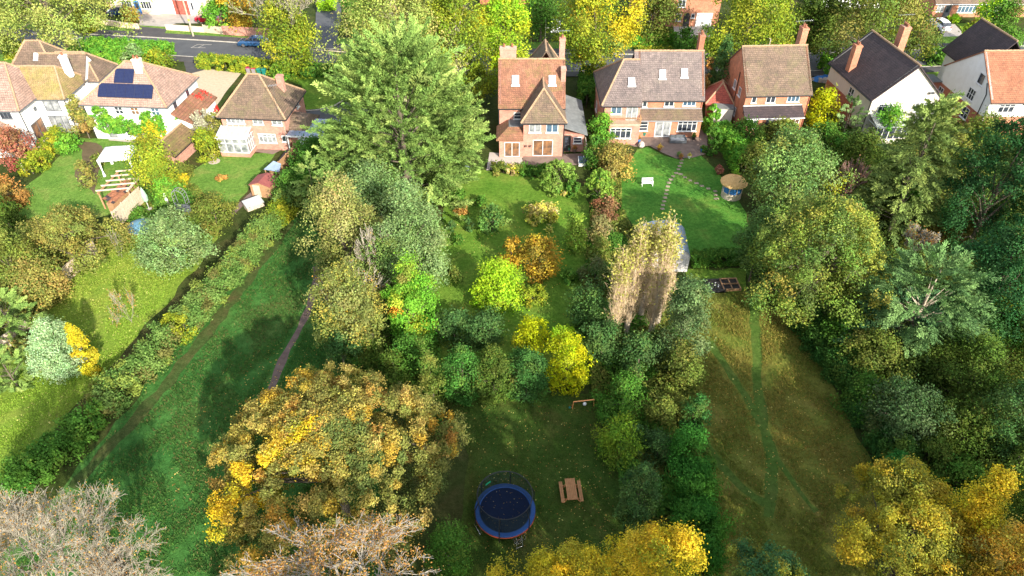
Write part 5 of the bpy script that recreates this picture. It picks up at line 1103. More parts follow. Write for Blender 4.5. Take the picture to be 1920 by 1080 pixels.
PL('yellow green shrub at the right below the dark evergreens', SH, 1870, 585, 110, 60, 0, 'yellowgreen', seed=135, dens=.8)
hedge('dark overgrown hedge along the right side of the meadow', 'hedge', [(1500, 600), (1548, 670), (1600, 745), (1655, 840), (1700, 920)], 2.0, 1.7, [(.025, .075, .02, 3), (.045, .10, .025, 2), (.07, .11, .025, 1)], seed=37, rough=.5)
for i, (a, b_, c_, d_, tb_, pl_, tx) in enumerate([(1590, 630, 120, 100, 0, 'green', 'green shrub at the top of the right hand thicket'), (1560, 560, 90, 80, 0, 'deep', 'dark shrub below the great yellow green tree'), (1640, 670, 110, 110, 0, 'olive', 'olive shrub in the right hand thicket'), (1620, 740, 90, 80, 0, 'green', 'mid green shrub beside the overgrown hedge'), (1700, 770, 140, 130, .5, [(.05, .085, .04, 3), (.035, .07, .03, 2), (.09, .12, .07, 1)], 'greyish tree in the middle of the thicket'), (1740, 680, 130, 110, .5, 'deep', 'deep green tree above the greyish tree'), (1830, 690, 170, 150, 1, 'deep', 'large deep green tree at the lower right'), (1820, 800, 160, 130, .5, 'deep', 'deep green tree below the large deep green tree'), (1900, 780, 110, 160, 1, 'teal', 'dark teal tree at the lower right edge'), (1740, 850, 110, 90, 0, 'deep', 'dark shrub above the yellow foreground tree'), (1860, 620, 120, 90, 1, 'green', 'green tree right of the cedar'), (1670, 880, 60, 80, 0, [(.02, .09, .02, 3), (.03, .12, .03, 2)], 'glossy dark shrub at the lower end of the hedge')]):
    PL(tx, T if tb_ else SH, a, b_, c_, d_, tb_, pl_, seed=140+i, kind='dome')
# ---- foreground trees
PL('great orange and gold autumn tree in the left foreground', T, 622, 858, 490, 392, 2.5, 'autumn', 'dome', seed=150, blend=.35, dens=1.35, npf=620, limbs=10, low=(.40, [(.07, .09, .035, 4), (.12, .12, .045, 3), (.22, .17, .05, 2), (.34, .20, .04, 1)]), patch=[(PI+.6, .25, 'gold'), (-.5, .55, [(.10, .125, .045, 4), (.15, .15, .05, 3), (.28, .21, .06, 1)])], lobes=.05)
PL('green ivy shrub at the right foot of the great autumn tree', SH, 840, 1035, 90, 110, 0, 'green', seed=151)
PL('bare pinkish branched tree in front of the great autumn tree', T, 640, 1068, 330, 210, 8, 'russet', style='twig', levels=6, arms=10, dens=2.5, leafy=.6, rmin=.009, thick=.13, jit=.45, bark=mottled('pinkish_bark', (.26, .23, .19), (.44, .41, .36), 4), fork=.3, seed=152)
PL('pale bare tree filling the bottom left corner', T, 70, 1070, 320, 285, 6, 'russet', style='twig', levels=7, arms=16, dens=1.4, leafy=.4, rmin=.008, thick=.13, fork=.34, jit=.4, seed=153)
PL('smaller pale bare tree right of the corner tree', T, 225, 1085, 120, 130, 5, 'russet', style='twig', levels=6, arms=10, dens=.8, leafy=.4, rmin=.012, seed=154)
PL('golden yellow tree at the bottom centre', T, 1100, 1100, 300, 210, 6, 'gold', 'dome', seed=155, dens=1.2, npf=64, lobes=.3, fluff=.8)
PL('golden yellow tree right of the bottom centre tree', T, 1235, 1075, 190, 210, 6, 'gold', 'dome', seed=156, dens=1.2, npf=48, lobes=.28, fluff=.8)
PL('dark teal tree at the bottom edge of the meadow', T, 1440, 1080, 180, 120, 5, [(.04, .10, .05, 3), (.06, .13, .06, 2), (.25, .22, .03, 1)], 'dome', seed=157)
PL('yellow and green maple in the bottom right foreground', T, 1720, 1010, 300, 240, 5, [(.35, .265, .03, 4), (.24, .215, .035, 3), (.09, .115, .03, 2), (.40, .26, .04, 1)], 'dome', seed=158, dens=1.15, npf=80, lobes=.25, fluff=.85)
PL('yellow maple top left of the bottom right maple', T, 1700, 900, 110, 90, 7, [(.28, .22, .03, 3), (.18, .17, .04, 2), (.10, .12, .03, 2)], 'dome', seed=159)
PL('tall yellow maple spire near the right bottom edge', T, 1850, 940, 110, 150, 7, 'gold', 'cone', seed=160)
PL('orange tinted maple at the bottom right corner', T, 1890, 1040, 130, 140, 6, 'orange', 'dome', seed=161)
PL('dark shrub behind the orange tinted maple at the right edge', SH, 1900, 880, 110, 110, 0, 'deep', seed=162)
PL('dark shrub between the right hand maples', SH, 1800, 900, 110, 90, 0, 'green', seed=163)
PL('dark tree at the extreme lower right corner', T, 1975, 960, 140, 160, 1, 'deep', seed=164)
for i, (a, b_, c_, d_) in enumerate([(2020, 420, 170, 200), (2040, 620, 180, 180), (2050, 800, 180, 180), (2010, 250, 150, 160), (1990, 1060, 160, 160)]):
    PL('dark broadleaf tree continuing the wood beyond the right edge', T, a, b_, c_, d_, 2, 'deep', kind='dome', seed=180+i, dens=.8, group='trees beyond the right edge')
# trees standing just behind the viewpoint; their shade lies over the lower gardens
for i, (x_, y_, r, h_) in enumerate([(0, 0, 6, 20), (11, 1, 7, 22), (23, 0, 7.5, 23), (37, 0, 8, 23)]):
    PL(['tall broad tree just behind the viewpoint, nearest the field', 'tall broad tree behind the viewpoint in line with the trampoline', 'tall broad tree behind the viewpoint in line with the shrub belt', 'broad tree behind the viewpoint in line with the meadow'][i], T, 0, 0, 0, 0, 3, 'olive', 'dome', loc=(x_, y_), dims=(r, r, h_/2-1.5), seed=170+i, dens=.6, leaf=3.2)
print('leaves', NLEAF[0])

def undergrowth(poly, n_, hmax, pal, label, seed):
    rng = np.random.default_rng(seed); Q = np.array([at(*q).xy for q in poly]); lo, hi = Q.min(0), Q.max(0); P = rng.uniform(lo, hi, (n_*3, 2)); ins = np.zeros(len(P), bool)
    for i in range(len(Q)):
        a, b_ = Q[i], Q[(i+1) % len(Q)]; cnd = (a[1] > P[:, 1]) != (b_[1] > P[:, 1]); ins ^= cnd & (P[:, 0] < (b_[0]-a[0])*(P[:, 1]-a[1])/(b_[1]-a[1]+1e-9)+a[0])
    P = P[ins][:n_]; k = len(P); x, y = P[:, 0], P[:, 1]
    h = hmax*np.clip(.45+.3*np.sin(x*1.3+2*np.sin(y*.6))+.3*np.sin(y*1.6+2*np.sin(x*.8)), .06, 1)
    z = h*np.sqrt(rng.uniform(.05, 1, k)); gx = np.cos(x*1.3+2*np.sin(y*.6)); gy = np.cos(y*1.6+2*np.sin(x*.8))
    N = unit(np.stack([-gx*.5, -gy*.5, np.ones(k)], 1)+rng.normal(size=(k, 3))*.55)
    i_ = ((np.sin(x*.9)+np.sin(y*1.1+x*.4)) > .2).astype(int); cc = np.where(i_[:, None] == 1, pal_pick(pal[0], k, rng), pal_pick(pal[1], k, rng))*rng.uniform(.7, 1.3, (k, 1))
    tag(leafmesh('undergrowth', np.stack([x, y, z+.03], 1), N, .24*rng.uniform(.7, 1.3, k), .15, cc, M_LEAF), label, 'undergrowth', kind='stuff')
undergrowth([(1410, 340), (1560, 240), (1760, 240), (1930, 230), (2080, 700), (2050, 1080), (1760, 1080), (1690, 900), (1600, 740), (1500, 600), (1440, 500)], 70000, 1.3, (['deep', 'green'][0], 'olive'), 'brambles and ground cover beneath the right hand wood', 201)
undergrowth([(1115, 300), (1165, 300), (1165, 400), (1225, 490), (1280, 560), (1290, 700), (1330, 860), (1335, 1080), (1185, 1080), (1160, 900), (1110, 740), (1090, 560), (1105, 420)], 45000, 1.1, ('green', 'olive'), 'ground cover beneath the shrub belt right of the trampoline lawn', 202)
undergrowth([(600, 330), (830, 330), (810, 500), (835, 735), (830, 860), (720, 760), (640, 660), (600, 520)], 30000, 1.1, ('green', 'deep'), 'ground cover beneath the clump below the cypress', 203)
undergrowth([(0, 400), (120, 420), (200, 430), (130, 540), (60, 650), (-60, 720), (-100, 480)], 16000, .8, ('olivebrown', 'olive'), 'ground cover beneath the bronze trees on the left', 204)
undergrowth([(240, 330), (340, 330), (390, 370), (440, 390), (420, 420), (330, 400), (270, 440), (230, 430), (260, 380)], 9000, .5, ('olive', 'green'), 'border planting around the parasol and arch', 205)

# ------------------------------------------------------------ vehicles
def car(px, py, yaw, paint, label, L=4.5, Wd=1.8, Hh=1.45, estate=False, group='parked cars', loc=None):
    p = at(px, py); o = empty('parked_car', (p.x, p.y, .03), math.radians(yaw), label, 'car', group)
    hw = Wd/2; X = [-.5, -.47, -.38, -.25, -.05, .2, .33, .44, .49, .5]
    zt = [.62, .80, .92, .95, .96, .95, .93, .88, .76, .6] if not estate else [.62, .82, .95, .96, .97, .95, .92, .84, .72, .56]
    wf = [.84, .92, .97, 1, 1, 1, .99, .95, .88, .8]
    rows = []
    for x_, z_, f in zip(X, zt, wf):
        w_ = hw*f; rows.append([(x_*L, -w_*.92, .22), (x_*L, -w_, .42), (x_*L, -w_, z_*.78), (x_*L, -w_*.90, z_), (x_*L, 0, z_+.04), (x_*L, w_*.90, z_), (x_*L, w_, z_*.78), (x_*L, w_, .42), (x_*L, w_*.92, .22)])
    def loft(rows, caps=True):
        m_ = MB(); k = len(rows[0]); vs = [q for r in rows for q in r]; fs = []
        for i in range(len(rows)-1):
            for j in range(k-1): fs.append((i*k+j, i*k+j+1, (i+1)*k+j+1, (i+1)*k+j))
            fs.append((i*k+k-1, i*k, (i+1)*k, (i+1)*k+k-1))
        if caps: fs += [tuple(range(k)), tuple(range((len(rows)-1)*k+k-1, (len(rows)-1)*k-1, -1))]
        return m_.add(vs, fs)
    loft(rows).build('body', paint, o, smooth=False, bevel=.03)
    tail = -.47 if estate else -.36
    cab = [(tail*L, .93, .82), ((tail+.06)*L, 1.18 if not estate else 1.32, .74), (-.20*L, Hh-.03, .68), (.02*L, Hh-.03, .68), (.16*L, 1.22, .72), (.27*L, .94, .82)]
    loft([[(x_, -hw*f, .90), (x_, -hw*f*.97, z_), (x_, 0, z_+.02), (x_, hw*f*.97, z_), (x_, hw*f, .90)] for x_, z_, f in cab]).build('windows', G_DARK, o)
    r0 = (tail+.075)*L
    loft([[(x_, -hw*f, z_-.03), (x_, -hw*f*.93, z_+.03), (x_, 0, z_+.05), (x_, hw*f*.93, z_+.03), (x_, hw*f, z_-.03)] for x_, z_, f in [(r0, (1.22 if not estate else 1.34), .72), (-.2*L, Hh-.02, .69), (.03*L, Hh-.02, .69), (.09*L, Hh-.1, .70)]]).build('roof', paint, o, bevel=.02)
    for s_ in (-1, 1):
        pl = MB()
        for x_, z_ in ((-.02*L, Hh-.05),): pl.add([(x_-.04, s_*hw*.86, .9), (x_+.04, s_*hw*.86, .9), (x_+.04, s_*hw*.70, z_), (x_-.04, s_*hw*.70, z_)], [(0, 1, 2, 3)])
        pl.build('door_pillar', paint, o)
        MB().box(.14*L, .19*L, s_*hw*1.0-(.0 if s_ > 0 else .16), s_*hw*1.0+(.16 if s_ > 0 else 0), .93, 1.07).build('wing_mirror', paint, o)
        for x_ in (-.30, .31):
            w_ = MB(); w_.lathe(0, 0, [(.0, -.1), (.26, -.1), (.33, -.06), (.33, .06), (.26, .1), (0, .1)], 18)
            ob_ = w_.build('wheel', M_RUBBER, o, (x_*L, s_*(hw-.10), .32), (PI/2, 0, 0))
            MB().lathe(0, 0, [(.0, -.115), (.20, -.11), (.21, -.09)], 12).lathe(0, 0, [(.21, .09), (.20, .11), (0, .115)], 12).build('rim', M_CHROME, ob_)
        MB().box(.455*L, .488*L, s_*hw*.72-.2, s_*hw*.72+.16, .60, .72).build('headlight', M_CHROME, o)
        MB().box(-.495*L, -.47*L, s_*hw*.72-.2, s_*hw*.72+.2, .66, .80).build('tail_light', M_ORANGE if False else T_RED, o)
    MB().box(-.505*L, -.49*L, -.26, .26, .42, .54).build('number_plate', M_WHITE, o)
    return o
P_NAVY = plain('navy_paint', (.01, .03, .08), .2, .3, coat=1); P_BLUE = plain('blue_paint', (.02, .09, .22), .2, .3, coat=1)
P_RED = plain('red_paint', (.42, .01, .03), .2, .1, coat=1); P_WHITE = plain('white_car_paint', (.78, .78, .80), .2, 0, coat=1)
car(479, 86, 176, P_BLUE, 'dark blue saloon car parked on the road kerb beside the weeping tree', 4.9, 1.85)
car(229, 28, 8, P_NAVY, 'dark navy car on the drive in front of the peach house', 4.4, 1.8)
car(392, 42, 165, P_RED, 'red car partly hidden by the green bush across the road', 4.3, 1.8)
car(222, 10, 60, P_RED, 'small red car at the side of the peach house', 3.9, 1.7)
car(1758, 52, 97, P_WHITE, 'white hatchback parked on the drive of the bungalow', 4.3, 1.8, 1.5, True)
car(1041, 55, 88, P_WHITE, 'white car half hidden left of the yellow maple', 4.3, 1.8, 1.5)

# ------------------------------------------------------------ street and garden objects
def bin_(px, py, body, lid, label, yaw=0):
    p = at(px, py); o = empty('wheelie_bin', (p.x, p.y, .03), yaw, label, 'wheelie bin', 'wheelie bins')
    m_ = MB(); m_.frustum(-.22, .22, -.24, .24, .06, .95, -.06, -.08); m_.box(-.3, .3, -.34, -.31, .86, .95); m_.build('body', body, o)
    MB().frustum(-.31, .31, -.36, .36, .952, 1.04, .05, .06).tube([(-.24, .40, 1.0), (.24, .40, 1.0)], .025).build('lid', lid, o)
    for s_ in (-1, 1): MB().lathe(0, 0, [(0, -.03), (.12, -.03), (.12, .03), (0, .03)], 12).build('wheel', M_RUBBER, o, (s_*.26, .24, .12), (0, PI/2, 0))
M_BINGREY = plain('grey_bin_plastic', (.25, .22, .23), .5); M_BINRED = plain('burgundy_plastic', (.30, .02, .06), .5)
bin_(468, 139, M_BINGREY, M_BINRED, 'leftmost bin with burgundy lid behind the hipped brick house'); bin_(478, 140, M_BINGREY, P_RED, 'grey bin with bright red lid, second of the row')
bin_(488, 141, M_TEAL, M_TEAL, 'green bin third in the row behind the brick house'); bin_(497, 141.5, M_TEAL, M_TEAL, 'rightmost green bin of the row behind the brick house')
bin_(206, 117, M_TEAL, M_TEAL, 'lone green bin on the forecourt by the bright hedge'); bin_(168, 246, M_TEAL, M_TEAL, 'green bin beside the climber covered wall')
bin_(1303, 243, M_TEAL, M_BLACK, 'dark bin at the right end of the stone terrace')
tp = at(363, 69); o = empty('telegraph_pole', (tp.x, tp.y, .1), 0, 'tall pale telegraph pole on the far verge with a yellow band', 'telegraph pole')
MB().cyl(0, 0, 0, 9, .14, .10, 10).build('pole', M_PALEBARK, o); MB().cyl(0, 0, 2.4, 2.7, .16, .16, 10).build('band', plain('yellow_band', (.6, .45, .05)), o)
m_ = MB(); m_.box(-.5, .5, -.05, .05, 8.5, 8.62)
for x_ in (-.45, -.2, .2, .45): m_.cyl(x_, 0, 8.62, 8.75, .04, .03, 6)
m_.build('crossarm', M_TIMBER, o)
# walls and fences
def fence(name, label, pts, ht, mat, px=True, step=1.83, posts=True, th=.05, cat='fence', slat=True, zb=0, group=None, post_mat=None):
    Q = [at(*q).xy if px else Vector(q) for q in pts]; o = empty(name, (Q[0].x, Q[0].y, zb), 0, label, cat, group)
    for i in range(len(Q)-1):
        L = (Q[i+1]-Q[i]).length; t = (Q[i+1]-Q[i]).normalized(); yaw = math.atan2(t.y, t.x); k = max(1, round(L/step)); st = L/k
        for j in range(k):
            q = Q[i]+t*(j*st)-Q[0]; m_ = MB()
            if slat:
                nb = max(3, int((st-.14)/.16)); w_ = (st-.14)/nb
                for b_ in range(nb): m_.box(.07+b_*w_, .07+b_*w_+w_*.93, -th/2-(b_ % 2)*.012, th/2-(b_ % 2)*.012, .06, ht-.03)
                m_.box(.07, st-.07, -.05, -.04, .3, .4); m_.box(.07, st-.07, -.05, -.04, ht-.4, ht-.3); m_.box(.05, st-.05, -.04, .04, ht-.028, ht+.012)
            else: m_.box(0, st-.004, -th, th, 0, ht); m_.box(0, st-.004, -th-.03, th+.03, ht+.002, ht+.07)
            m_.build('panel' if slat else 'brickwork', mat, o, (q.x, q.y, 0), (0, 0, yaw))
            if posts: MB().box(-.055, .055, -.06, .06, 0, ht+.1).build('post', post_mat or mat, o, (q.x, q.y, 0), (0, 0, yaw))
    return o
fence('garden_fence', 'weathered close boarded fence behind the brick pergola bed', [(222, 428), (272, 378)], 1.9, M_FENCE)
fence('garden_fence', 'pale weathered fence between bronze tree and sunny lawn', [(128, 530), (186, 476)], 1.6, M_FENCE)
fence('garden_fence', 'low pale boundary fence left of the bright border hedge', [(48, 325), (104, 268)], 1.2, M_PALETIMBER)
fence('garden_fence', 'curved hurdle fence left of the blue grey conifer', [(5, 660), (35, 640), (58, 615)], 1.3, M_PALETIMBER)
fence('garden_fence', 'dark timber fence along the tarmac side path', [(512, 342), (568, 282)], 1.5, M_TIMBER)
fence('garden_fence', 'pale fence beside the mossy outbuilding', [(328, 305), (366, 272)], 1.5, M_FENCE)
fence('garden_wall', 'pale peach front wall beside the drive of the peach house', [(160, 44), (200, 48), (238, 54), (262, 56)], .9, PEACH, step=3, posts=False, slat=False, th=.12, cat='wall')
fence('garden_wall', 'peach front wall beneath the telegraph pole', [(313, 57), (384, 62)], .9, PEACH, step=3, posts=False, slat=False, th=.12, cat='wall')
fence('garden_fence', 'grey board fence between the peach and red brick walls', [(384, 62), (420, 66)], 1.3, M_FENCE)
fence('garden_wall', 'red brick front wall behind the blue car', [(420, 66), (510, 72)], 1.4, BR_PINK, step=3, posts=False, slat=False, th=.12, cat='wall')
# gazebo
p = at(232, 318); o = empty('gazebo', (p.x, p.y, 0), math.radians(8), 'white canvas gazebo with tied corner curtains on the left lawn', 'gazebo')
m_ = MB(); N_ = 12; V_ = []; F_i = []
for i in range(N_+1):
    for j in range(N_+1):
        a, b_ = -1+2*i/N_, -1+2*j/N_; rr = max(abs(a), abs(b_)); V_.append((a*1.7, b_*1.5, 2.15+.75*(1-rr)**.85-.12*(1-abs(a*b_))*(rr > .99)+.03*math.sin(7*a)*math.cos(5*b_)))
for i in range(N_):
    for j in range(N_): F_i.append((i*(N_+1)+j, (i+1)*(N_+1)+j, (i+1)*(N_+1)+j+1, i*(N_+1)+j+1))
m_.add(V_, F_i); cn = m_.build('canopy', M_CANVAS, o, smooth=True); sm = cn.modifiers.new('thickness', 'SOLIDIFY'); sm.thickness = .02
m_ = MB()
for a, b_, c_, d_ in ((-1.7, -1.5, 1.7, -1.5), (1.7, -1.5, 1.7, 1.5), (1.7, 1.5, -1.7, 1.5), (-1.7, 1.5, -1.7, -1.5)):
    k = 12
    for i in range(k):
        x0, y0, x1, y1 = a+(c_-a)*i/k, b_+(d_-b_)*i/k, a+(c_-a)*(i+1)/k, b_+(d_-b_)*(i+1)/k
        m_.add([(x0, y0, 2.15), (x1, y1, 2.15), (x1, y1, 1.93-.04*((i+1) % 2)), (x0, y0, 1.93-.04*(i % 2))], [(0, 1, 2, 3)])
m_.build('valance', M_CANVAS, o)
for a in (-1.6, 1.6):
    for b_ in (-1.4, 1.4):
        MB().tube([(a, b_, 0), (a, b_, 2.15)], .03).build('post', M_WHITE, o)
        MB().lathe(a*1.0, b_, [(.16, .1), (.13, .3), (.06, .75), (.10, 1.4), (.17, 2.1)], 10).build('curtain', M_CANVAS, o)
# pergola with its bed of reclaimed tiles
p = at(232, 372); o = empty('pergola', (p.x, p.y, 0), math.radians(10), 'weathered timber pergola with pale cross beams beside the tile stack', 'pergola')
for i in range(5):
    y_ = -1.7+i*.95; MB().box(-1.6+i*.25, 1.7+i*.25, y_, y_+.1, 2.06, 2.2).build('beam', M_PALETIMBER, o)
m_ = MB(); m_.add([(-1.45, -2.0, 1.9), (-1.35, -2.0, 1.9), (-.35, 2.4, 1.9), (-.45, 2.4, 1.9), (-1.45, -2.0, 2.05), (-1.35, -2.0, 2.05), (-.35, 2.4, 2.05), (-.45, 2.4, 2.05)], [(3, 2, 1, 0), (4, 5, 6, 7), (0, 1, 5, 4), (1, 2, 6, 5), (2, 3, 7, 6), (3, 0, 4, 7)]); m_.build('rail', M_TIMBER, o)
m_ = MB(); m_.add([(1.35, -2.0, 1.9), (1.55, -2.0, 1.9), (2.55, 2.4, 1.9), (2.35, 2.4, 1.9), (1.35, -2.0, 2.05), (1.55, -2.0, 2.05), (2.55, 2.4, 2.05), (2.35, 2.4, 2.05)], [(3, 2, 1, 0), (4, 5, 6, 7), (0, 1, 5, 4), (1, 2, 6, 5), (2, 3, 7, 6), (3, 0, 4, 7)]); m_.build('rail', M_PALETIMBER, o)
for x_, y_ in ((-1.35, -1.8), (-.5, 2.1), (1.5, -1.8), (2.4, 2.1)): MB().box(x_-.07, x_+.07, y_-.07, y_+.07, 0, 1.9).build('post', M_TIMBER, o)
p0, p1 = at(212, 398), at(258, 358); ln = (p1-p0).length; o = empty('log_store', (p0.x, p0.y, 0), math.atan2(p1.y-p0.y, p1.x-p0.x), 'long low lean to store with broken orange tiles beside the boarded fence', 'store')
MB().box(0, ln, -.35, .35, 0, 1.1).build('frame', M_TIMBER, o); rg = random.Random(4); m_ = MB(); m2 = MB()
for i in range(int(ln/.34)):
    for j in range(4):
        tgt = m2 if rg.random() < .28 else m_; z_ = 1.12+j*.11+rg.uniform(0, .05); tgt.add([(i*.34, -.5+j*.26, z_), (i*.34+.31, -.5+j*.26, z_+.02), (i*.34+.31, -.22+j*.26, z_+.13), (i*.34, -.22+j*.26, z_+.12), (i*.34, -.5+j*.26, z_-.05), (i*.34+.31, -.5+j*.26, z_-.05), (i*.34+.31, -.22+j*.26, z_+.05), (i*.34, -.22+j*.26, z_+.05)], [(0, 1, 2, 3), (7, 6, 5, 4), (0, 4, 5, 1), (1, 5, 6, 2), (2, 6, 7, 3), (3, 7, 4, 0)])
m_.build('tile_roofing', T_ORANGE, o); m2.build('slate_tiles', T_SLATE, o)
# parasol, statue, arch, bird bath, pond cover
p = at(280, 392); o = empty('parasol', (p.x, p.y, 0), 0, 'closed pale green parasol standing beside the fence', 'parasol')
MB().tube([(0, 0, 0), (0, 0, 2.6)], .03).build('pole', M_WHITE, o); MB().lathe(0, 0, [(.12, .9), (.26, 1.1), (.30, 1.6), (.18, 2.2), (.03, 2.62)], 14).build('canopy', plain('pale_green_cloth', (.30, .48, .32), .7), o); MB().lathe(0, 0, [(0, .0), (.3, 0), (.3, .08), (.06, .12)], 14).build('base', M_CONC, o)
p = at(315, 383); o = empty('statue', (p.x, p.y, 0), 0, 'small white garden figure on a plinth near the arch', 'statue')
MB().lathe(0, 0, [(.2, 0), (.2, .1), (.14, .14), (.14, .45), (.2, .5), (0, .5)], 12).build('plinth', M_CONC, o); MB().lathe(0, 0, [(.14, .5), (.16, .65), (.10, .85), (.15, 1.0), (.14, 1.1), (.05, 1.17), (.08, 1.25), (.07, 1.33), (0, 1.37)], 14).build('figure', M_WHITE, o, smooth=True)
p = at(343, 386); o = empty('garden_arch', (p.x, p.y, 0), math.radians(-8), 'pale metal garden arch leading to the conservatory lawn', 'garden arch')
for y_ in (-.3, .3):
    MB().tube([(-.65, y_, 0), (-.65, y_, 1.4)]+[(-.65*math.cos(t*PI/8), y_, 1.4+.65*math.sin(t*PI/8)) for t in range(1, 8)]+[(.65, y_, 1.4), (.65, y_, 0)], .022, k=5).build('hoop', M_LEAD, o)
m_ = MB()
for z_ in (.4, .8, 1.2):
    for x_ in (-.65, .65): m_.tube([(x_, -.3, z_), (x_, .3, z_)], .018, k=4)
for t in range(1, 8): m_.tube([(-.65*math.cos(t*PI/8), -.3, 1.4+.65*math.sin(t*PI/8)), (-.65*math.cos(t*PI/8), .3, 1.4+.65*math.sin(t*PI/8))], .018, k=4)
m_.build('rungs', M_LEAD, o)
p = at(402, 303); o = empty('bird_bath', (p.x, p.y, 0), 0, 'stone bird bath on a round paved base on the lawn', 'bird bath')
MB().lathe(0, 0, [(0, .05), (.65, .05), (.65, 0)], 20).build('base', M_SLABS, o); MB().lathe(0, 0, [(.16, .05), (.09, .15), (.08, .6), (.28, .72), (.30, .78), (.24, .74), (0, .7)], 16).build('basin', M_STONE, o)
p = at(268, 428); o = empty('pond_cover', (p.x, p.y, 0), 0, 'blue netted dome cover over a pond beside the round tree', 'pond cover')
MB().lathe(0, 0, [(1.35, 0), (1.25, .35), (.95, .62), (.5, .8), (0, .86)], 18, 1.15, .9).build('cover', plain('blue_netting', (.10, .22, .30), .6), o, smooth=True)
MB().lathe(0, 0, [(1.3, .0), (1.42, .0), (1.42, .12), (1.3, .12)], 18, 1.15, .9).build('rim', M_STONE, o)
p = at(345, 400); o = empty('garden_bench', (p.x, p.y, 0), math.radians(-8), 'dark grey bench half hidden behind the round tree', 'bench')
MB().box(-.8, .8, -.22, .22, .40, .46).build('seat', M_GREYF, o); MB().box(-.8, .8, .22, .27, .5, .95).build('backrest', M_GREYF, o)
for x_ in (-.7, .7):
    for y_ in (-.18, .2): MB().box(x_-.03, x_+.03, y_-.03, y_+.03, 0, .4).build('leg', M_GREYF, o)
# red roofed shed with a cold frame and pale awning
p = at(492, 370); o = empty('garden_shed', (p.x, p.y, 0), math.radians(-12), 'small timber shed with red felt roof at the end of the side path', 'shed'); o.scale = (.85, .85, .85)
walls(o, -1.3, 1.3, 0, 2.3, 1.75, M_TIMBER, gf=(0, 2.15), gb=(0, 2.15)); roof(o, -1.3, 1.3, 0, 2.3, 1.75, 2.2, mottled('red_felt', (.20, .05, .045), (.28, .08, .07), 3), axis='y', gutter='', oh=.15, th=.06, ridge=False)
door(o, 'F', 0, -.5, .05, .8, 1.6, M_PALETIMBER); m_ = MB(); m_.box(-1.33, -1.27, -.02, .04, 0, 1.75).box(1.27, 1.33, -.02, .04, 0, 1.75); m_.build('corner_trim', M_TIMBER, o)
p = at(520, 343); o = empty('lean_to_canopy', (p.x, p.y, 0), math.radians(-12), 'small pale canopy behind the red roofed shed', 'canopy')
MB().slab([(-.9, -.5, 1.9), (.9, -.5, 1.8), (.7, .5, 2.2), (-.2, .6, 2.4)], .05).build('roof', M_METALROOF, o)
for x_ in (-.8, .8): MB().box(x_-.04, x_+.04, -.45, -.37, 0, 1.85).build('post', M_TIMBER, o)
p = at(477, 388); o = empty('cold_frame', (p.x, p.y, 0), math.radians(40), 'glazed blue grey cold frame below the red roofed shed', 'cold frame')
MB().box(-.9, .9, -.5, .5, 0, .45).build('box', M_PALETIMBER, o); MB().slab([(-.95, -.55, .5), (.95, -.55, .5), (.95, .55, .85), (-.95, .55, .85)], .05).build('lid', M_GLASSROOF, o)
# emerald garden: bench, stepping stones, round thatched hut, shed, raised beds
p = at(1213, 348); o = empty('garden_bench', (p.x, p.y, 0), math.radians(3), 'white slatted bench facing down the emerald lawn', 'bench'); o.scale = (.85, .85, .9)
m_ = MB(); [m_.box(-.7, .7, -.26+i*.12, -.17+i*.12, .42, .46) for i in range(4)]; m_.build('seat', M_WHITE, o)
m_ = MB(); [m_.box(-.7+i*.115, -.65+i*.115, .22, .26, .46, .9) for i in range(13)]; m_.box(-.72, .72, .21, .27, .9, .97); m_.build('backrest', M_WHITE, o)
for x_ in (-.68, .68):
    for y_ in (-.22, .24): MB().box(x_-.035, x_+.035, y_-.035, y_+.035, 0, .42 if y_ > 0 else .65).build('leg', M_WHITE, o)
    MB().box(x_-.04, x_+.04, -.26, .24, .65, .69).build('armrest', M_WHITE, o)
SS = [(1278, 300), (1277, 306), (1274, 312), (1272, 318), (1268, 325), (1262, 331), (1258, 337), (1254, 343), (1252, 350), (1250, 357), (1249, 364), (1247, 371), (1245, 378), (1243, 385), (1242, 392),
      (1276, 327), (1284, 333), (1294, 339), (1306, 344), (1316, 349), (1328, 354), (1341, 359), (1342, 366), (1343, 373)]
first = None; rg = random.Random(9)
for i, (a, b_) in enumerate(SS):
    q = at(a, b_)
    if first is None:
        first = MB().frustum(-.24, .24, -.17, .17, 0, .05, .02, .02).build('stepping_stone', mottled('buff_stone', (.24, .19, .13), (.34, .27, .20), 4, .9)); s_ = first
    else: s_ = first.copy(); C.objects.link(s_)
    s_.location = (q.x, q.y, L1+.001); s_.rotation_euler = (0, 0, rg.uniform(-.3, .3)); s_.scale = (rg.uniform(.85, 1.1), rg.uniform(.85, 1.1), 1)
    lb = 'pale square stepping stone leading ' + ('down the emerald lawn towards the shed' if i < 15 else 'across the emerald lawn to the thatched hut')
    tag(s_, lb, 'stepping stone', 'stepping stones down to the shed' if i < 15 else 'stepping stones to the thatched hut')
p = at(1370, 368); o = empty('summer_hut', (p.x, p.y, 0), 0, 'round summer hut with thatched cap and blue open front', 'summer house')
MB().lathe(0, 0, [(1.05, 0), (1.05, .75), (.98, .75), (.98, 0)], 24).build('wall', M_PALETIMBER, o)
m_ = MB(); k = 24
for i in range(8, 32):
    a0, a1 = 2*PI*(i-8)/32+PI*.75, 2*PI*(i-7)/32+PI*.75
    m_.add([(.98*math.cos(a0), .98*math.sin(a0), .75), (.98*math.cos(a1), .98*math.sin(a1), .75), (.98*math.cos(a1), .98*math.sin(a1), 1.75), (.98*math.cos(a0), .98*math.sin(a0), 1.75)], [(0, 1, 2, 3)])
m_.build('screen', M_BLUE, o)
for i in range(8): a = 2*PI*i/8+.2; MB().tube([(1.02*math.cos(a), 1.02*math.sin(a), .7), (1.02*math.cos(a), 1.02*math.sin(a), 1.8)], .05, k=6).build('post', M_PALETIMBER, o)
